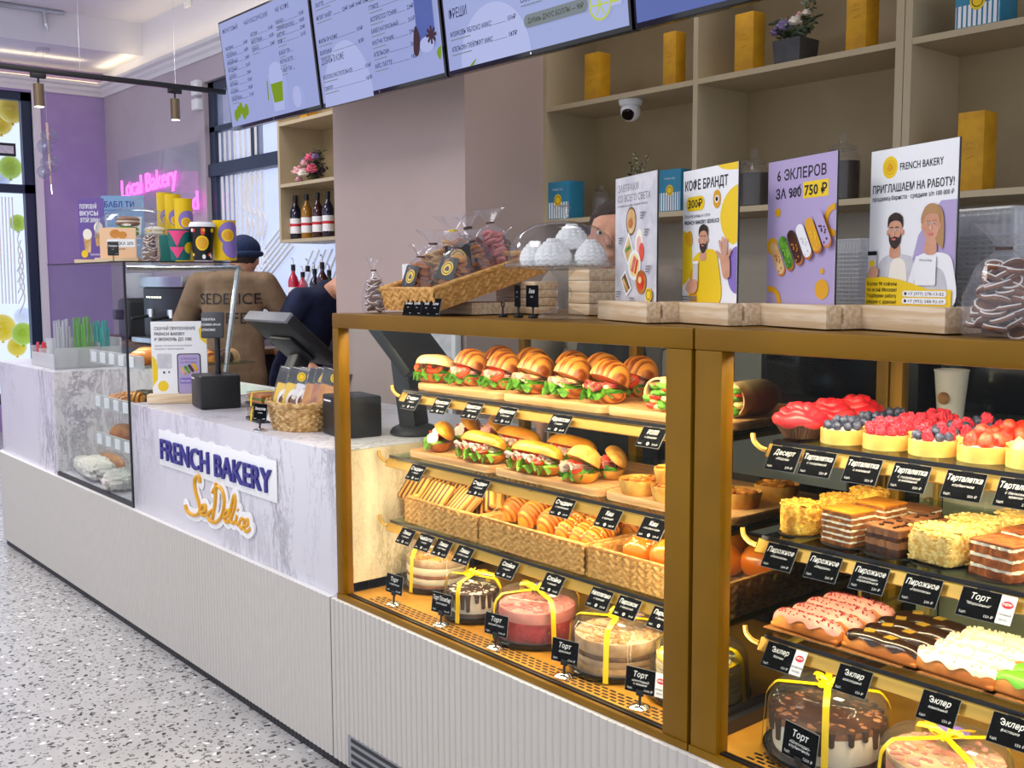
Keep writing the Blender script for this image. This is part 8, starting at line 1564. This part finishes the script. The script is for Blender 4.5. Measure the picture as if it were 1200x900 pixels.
def person(label, loc, rz, shirt, elbows, wrists, hands, head=(0, -.03, 1.60), lean=0.0, hair='hair', cap=None, trousers='charcoal', scale=1.0, belly=1.0, beard=False, apron=None):
    t = thing('person', label, 'person', loc, rz); t.scale = (scale,) * 3
    sh = lambda z: -lean * max(0, z - .95)
    b = MB('skin'); hx, hy, hz = head; hy += sh(1.6)
    for k in range(14): z = .88 + .54 * k / 13; q = k / 13; b.ell((0, sh(z), z), ((.150 * belly + (.155 - .150 * belly) * q) * (1 - .06 * math.sin(PI * q)), .100, .07), 18, 10)
    b.ell((-.13, sh(1.42), 1.415), (.085, .065, .06), 12, 8); b.ell((.13, sh(1.42), 1.415), (.085, .065, .06), 12, 8)
    limb(b, [(0, sh(1.4), 1.40), (hx * .6, (hy + sh(1.4)) / 2 + .01, 1.49), (hx, hy + .02, hz - .06)], [.072, .055, .052])
    b.ell((hx, hy, hz + .01), (.076, .094, .105), 24, 18); b.ell((hx, hy - .028, hz - .062), (.052, .055, .052), 16, 12)
    limb(b, [(hx, hy - .088, hz + .022), (hx, hy - .108, hz - .018)], [.010, .015]); b.ell((hx, hy - .085, hz - .058), (.024, .010, .008), 10, 8)
    for s in (-1, 1): b.ell((hx + s * .078, hy + .012, hz - .004), (.010, .020, .030), 10, 8); b.ell((hx + s * .032, hy - .083, hz + .038), (.022, .010, .007), 10, 6)
    for i, s in enumerate((-1, 1)):
        S = V(s * .185, sh(1.41), 1.41); E, W = V(*elbows[i]), V(*wrists[i]); limb(b, [S, S.lerp(E, .5), E, E.lerp(W, .35), W], [.058, .048, .040, .041, .027])
        hand(b, W, *hands[i], s); limb(b, [(s * .09, 0, .90), (s * .10, -.01, .50), (s * .105, .02, .12)], [.092, .062, .043]); limb(b, [(s * .105, .03, .05), (s * .115, -.14, .035)], [.042, .034])
    fuse(b, 'body', t, .0075, ['skin'], 3)
    for i, s in enumerate((-1, 1)):
        e = MB('print_white', 'print_black'); e.ell((hx + s * .031, hy - .083, hz + .018), (.013, .009, .008), 12, 8); e.ell((hx + s * .031, hy - .0895, hz + .018), (.006, .004, .006), 10, 8, 1); e.build('eye', t, smooth=80)
    c = MB(shirt)
    for k in range(16): z = .86 + .57 * k / 15; q = k / 15; c.ell((0, sh(z), z), ((.178 * belly + (.182 - .178 * belly) * q) * (1 - .05 * math.sin(PI * q)), .128 - .008 * q, .07), 22, 12)
    c.ell((-.13, sh(1.42), 1.42), (.098, .08, .068), 14, 10); c.ell((.13, sh(1.42), 1.42), (.098, .08, .068), 14, 10); limb(c, [(0, sh(1.42), 1.40), (0, sh(1.45), 1.465)], [.085, .066])
    for i, s in enumerate((-1, 1)): S = V(s * .185, sh(1.41), 1.41); E = V(*elbows[i]); limb(c, [S, S.lerp(E, .5), S.lerp(E, .92)], [.078, .071, .066], 14)
    fuse(c, 'shirt', t, .010, [shirt], 5)
    p = MB(trousers); p.ell((0, .0, .86), (.170 * belly, .122, .10), 20, 12)
    for s in (-1, 1): limb(p, [(s * .09, 0, .90), (s * .10, -.01, .50), (s * .105, .02, .09)], [.108, .082, .068], 14)
    fuse(p, 'trousers', t, .012, [trousers], 4)
    for s in (-1, 1): q = MB('black'); q.ell((s * .112, -.06, .04), (.052, .135, .040), 18, 12); fuse(q, 'shoe', t, .010, ['black'], 3)
    if apron:
        a = MB(apron); a.sheet(24, 20, lambda u, v: ((.155 + .02 * (1 - v)) * (u - .5) * 2 * (1 if v < .6 else 1 - .9 * (v - .6)), -.16 - .02 + .055 * ((u - .5) * 2) ** 2 + sh(.5 + .8 * v) * .9 - .008 * math.sin(u * 19), .5 + .8 * v)); o = a.build('apron', t, smooth=80); sd = o.modifiers.new('th', 'SOLIDIFY'); sd.thickness = .004
    h = MB(hair); rr = random.Random(3)
    h.ell((hx, hy + .016, hz + .038), (.085, .098, .092), 28, 20, fn=lambda d: 1 + .02 * math.sin(21 * d.x + 15 * d.z) - (.16 if (d.y < -.35 and d.z < .45) else 0) - (.25 if d.z < -.75 else 0)); h.build('hair', t, smooth=70)
    if cap:
        k = MB(cap); k.ell((hx, hy + .012, hz + .055), (.098, .112, .092), 30, 18, fn=lambda d: 1 + .012 * math.sin(40 * d.z) - (.3 if d.z < -.55 else 0)); k.tube([V(hx + .098 * math.cos(a), hy + .012 + .112 * math.sin(a), hz + .035) for a in [2 * PI * j / 36 for j in range(36)]], .016, 8, closed=True); k.build('knit_cap', t, smooth=70)
    if beard: k = MB('beard'); k.ell((hx, hy - .035, hz - .07), (.058, .060, .045), 18, 12); k.build('beard', t, smooth=80)
    return t
px1, py1 = atY(270, 330, 2.62).x, 2.62
t = person('person seen from behind in a dark blue cap and brown lettered T-shirt', (px1, py1, 0), R(233), 'shirt_brown', [(-.32, -.14, 1.17), (.32, -.14, 1.17)], [(-.22, -.36, 1.10), (.22, -.36, 1.10)], [((.35, -.8, -.1), (0, 0, -1)), ((-.35, -.8, -.1), (0, 0, -1))], head=(-.05, -.09, 1.555), lean=.12, cap='cap_blue', belly=1.12, trousers='shirt_brown', scale=.98)
a = MB('print_black')
# lettering wraps the back of the shirt (local +y side)
def back_text(s, z, w, size):
    vs, fs, w0 = text_geo(s, .006, 2); sx = w / w0; vv = []
    for q in vs:
        x = -q[0] * sx; zz = z + q[1] * size; lay = .128 * (1.0 if zz < 1.2 else 1) ; yy = max(.118 * math.sqrt(max(0, 1 - (x / .25) ** 2)), .03)
        vv.append((x, yy, zz))
    return vv, fs
sh_o = [c for c in t.children if c.name.startswith('shirt')][0]; bpy.context.view_layer.update()
from mathutils.bvhtree import BVHTree
bv = BVHTree.FromPolygons([v.co for v in sh_o.data.vertices], [p.vertices for p in sh_o.data.polygons])
for s, z, w, size in (('SEDELICE', 1.30, .345, .09), ('COFFEE', 1.19, .285, .09)):
    vs, fs, w0 = text_geo(s, .0, 3); out = []
    for q in vs:
        x = -q[0] * w / w0; zz = z + q[1] * size; hit = bv.ray_cast(V(x, .6, zz), V(0, -1, 0)); yv = hit[0].y if hit[0] else .1; out.append((x, yv + .0045, zz))
    a.add(out, fs, 'print_black')
a.build('lettering', t, smooth=0)
px2, py2 = -5.62, 3.02
person('person in a navy jacket bending beside the mauve column', (-5.68, 3.08, 0), R(100), 'navy', [(-.33, -.24, 1.16), (.36, -.20, 1.16)], [(-.24, -.42, 1.02), (.28, -.40, 1.02)], [((.1, -.8, -.5), (0, 0, -1)), ((-.1, -.8, -.5), (0, 0, -1))], head=(.0, -.20, 1.47), lean=.62, trousers='navy', scale=.92, belly=1.1)
person('person in a grey brown T-shirt standing half hidden behind the breakfast poster', (atY(722, 300, 2.62).x, 2.62, 0), R(38), 'shirt_grey', [(-.27, .02, 1.15), (.27, .0, 1.15)], [(-.25, -.10, .92), (.27, -.12, .95)], [((.05, -.25, -1), (1, 0, 0)), ((-.05, -.25, -1), (-1, 0, 0))], head=(0, -.05, 1.575), lean=.10, apron='charcoal', scale=.975)
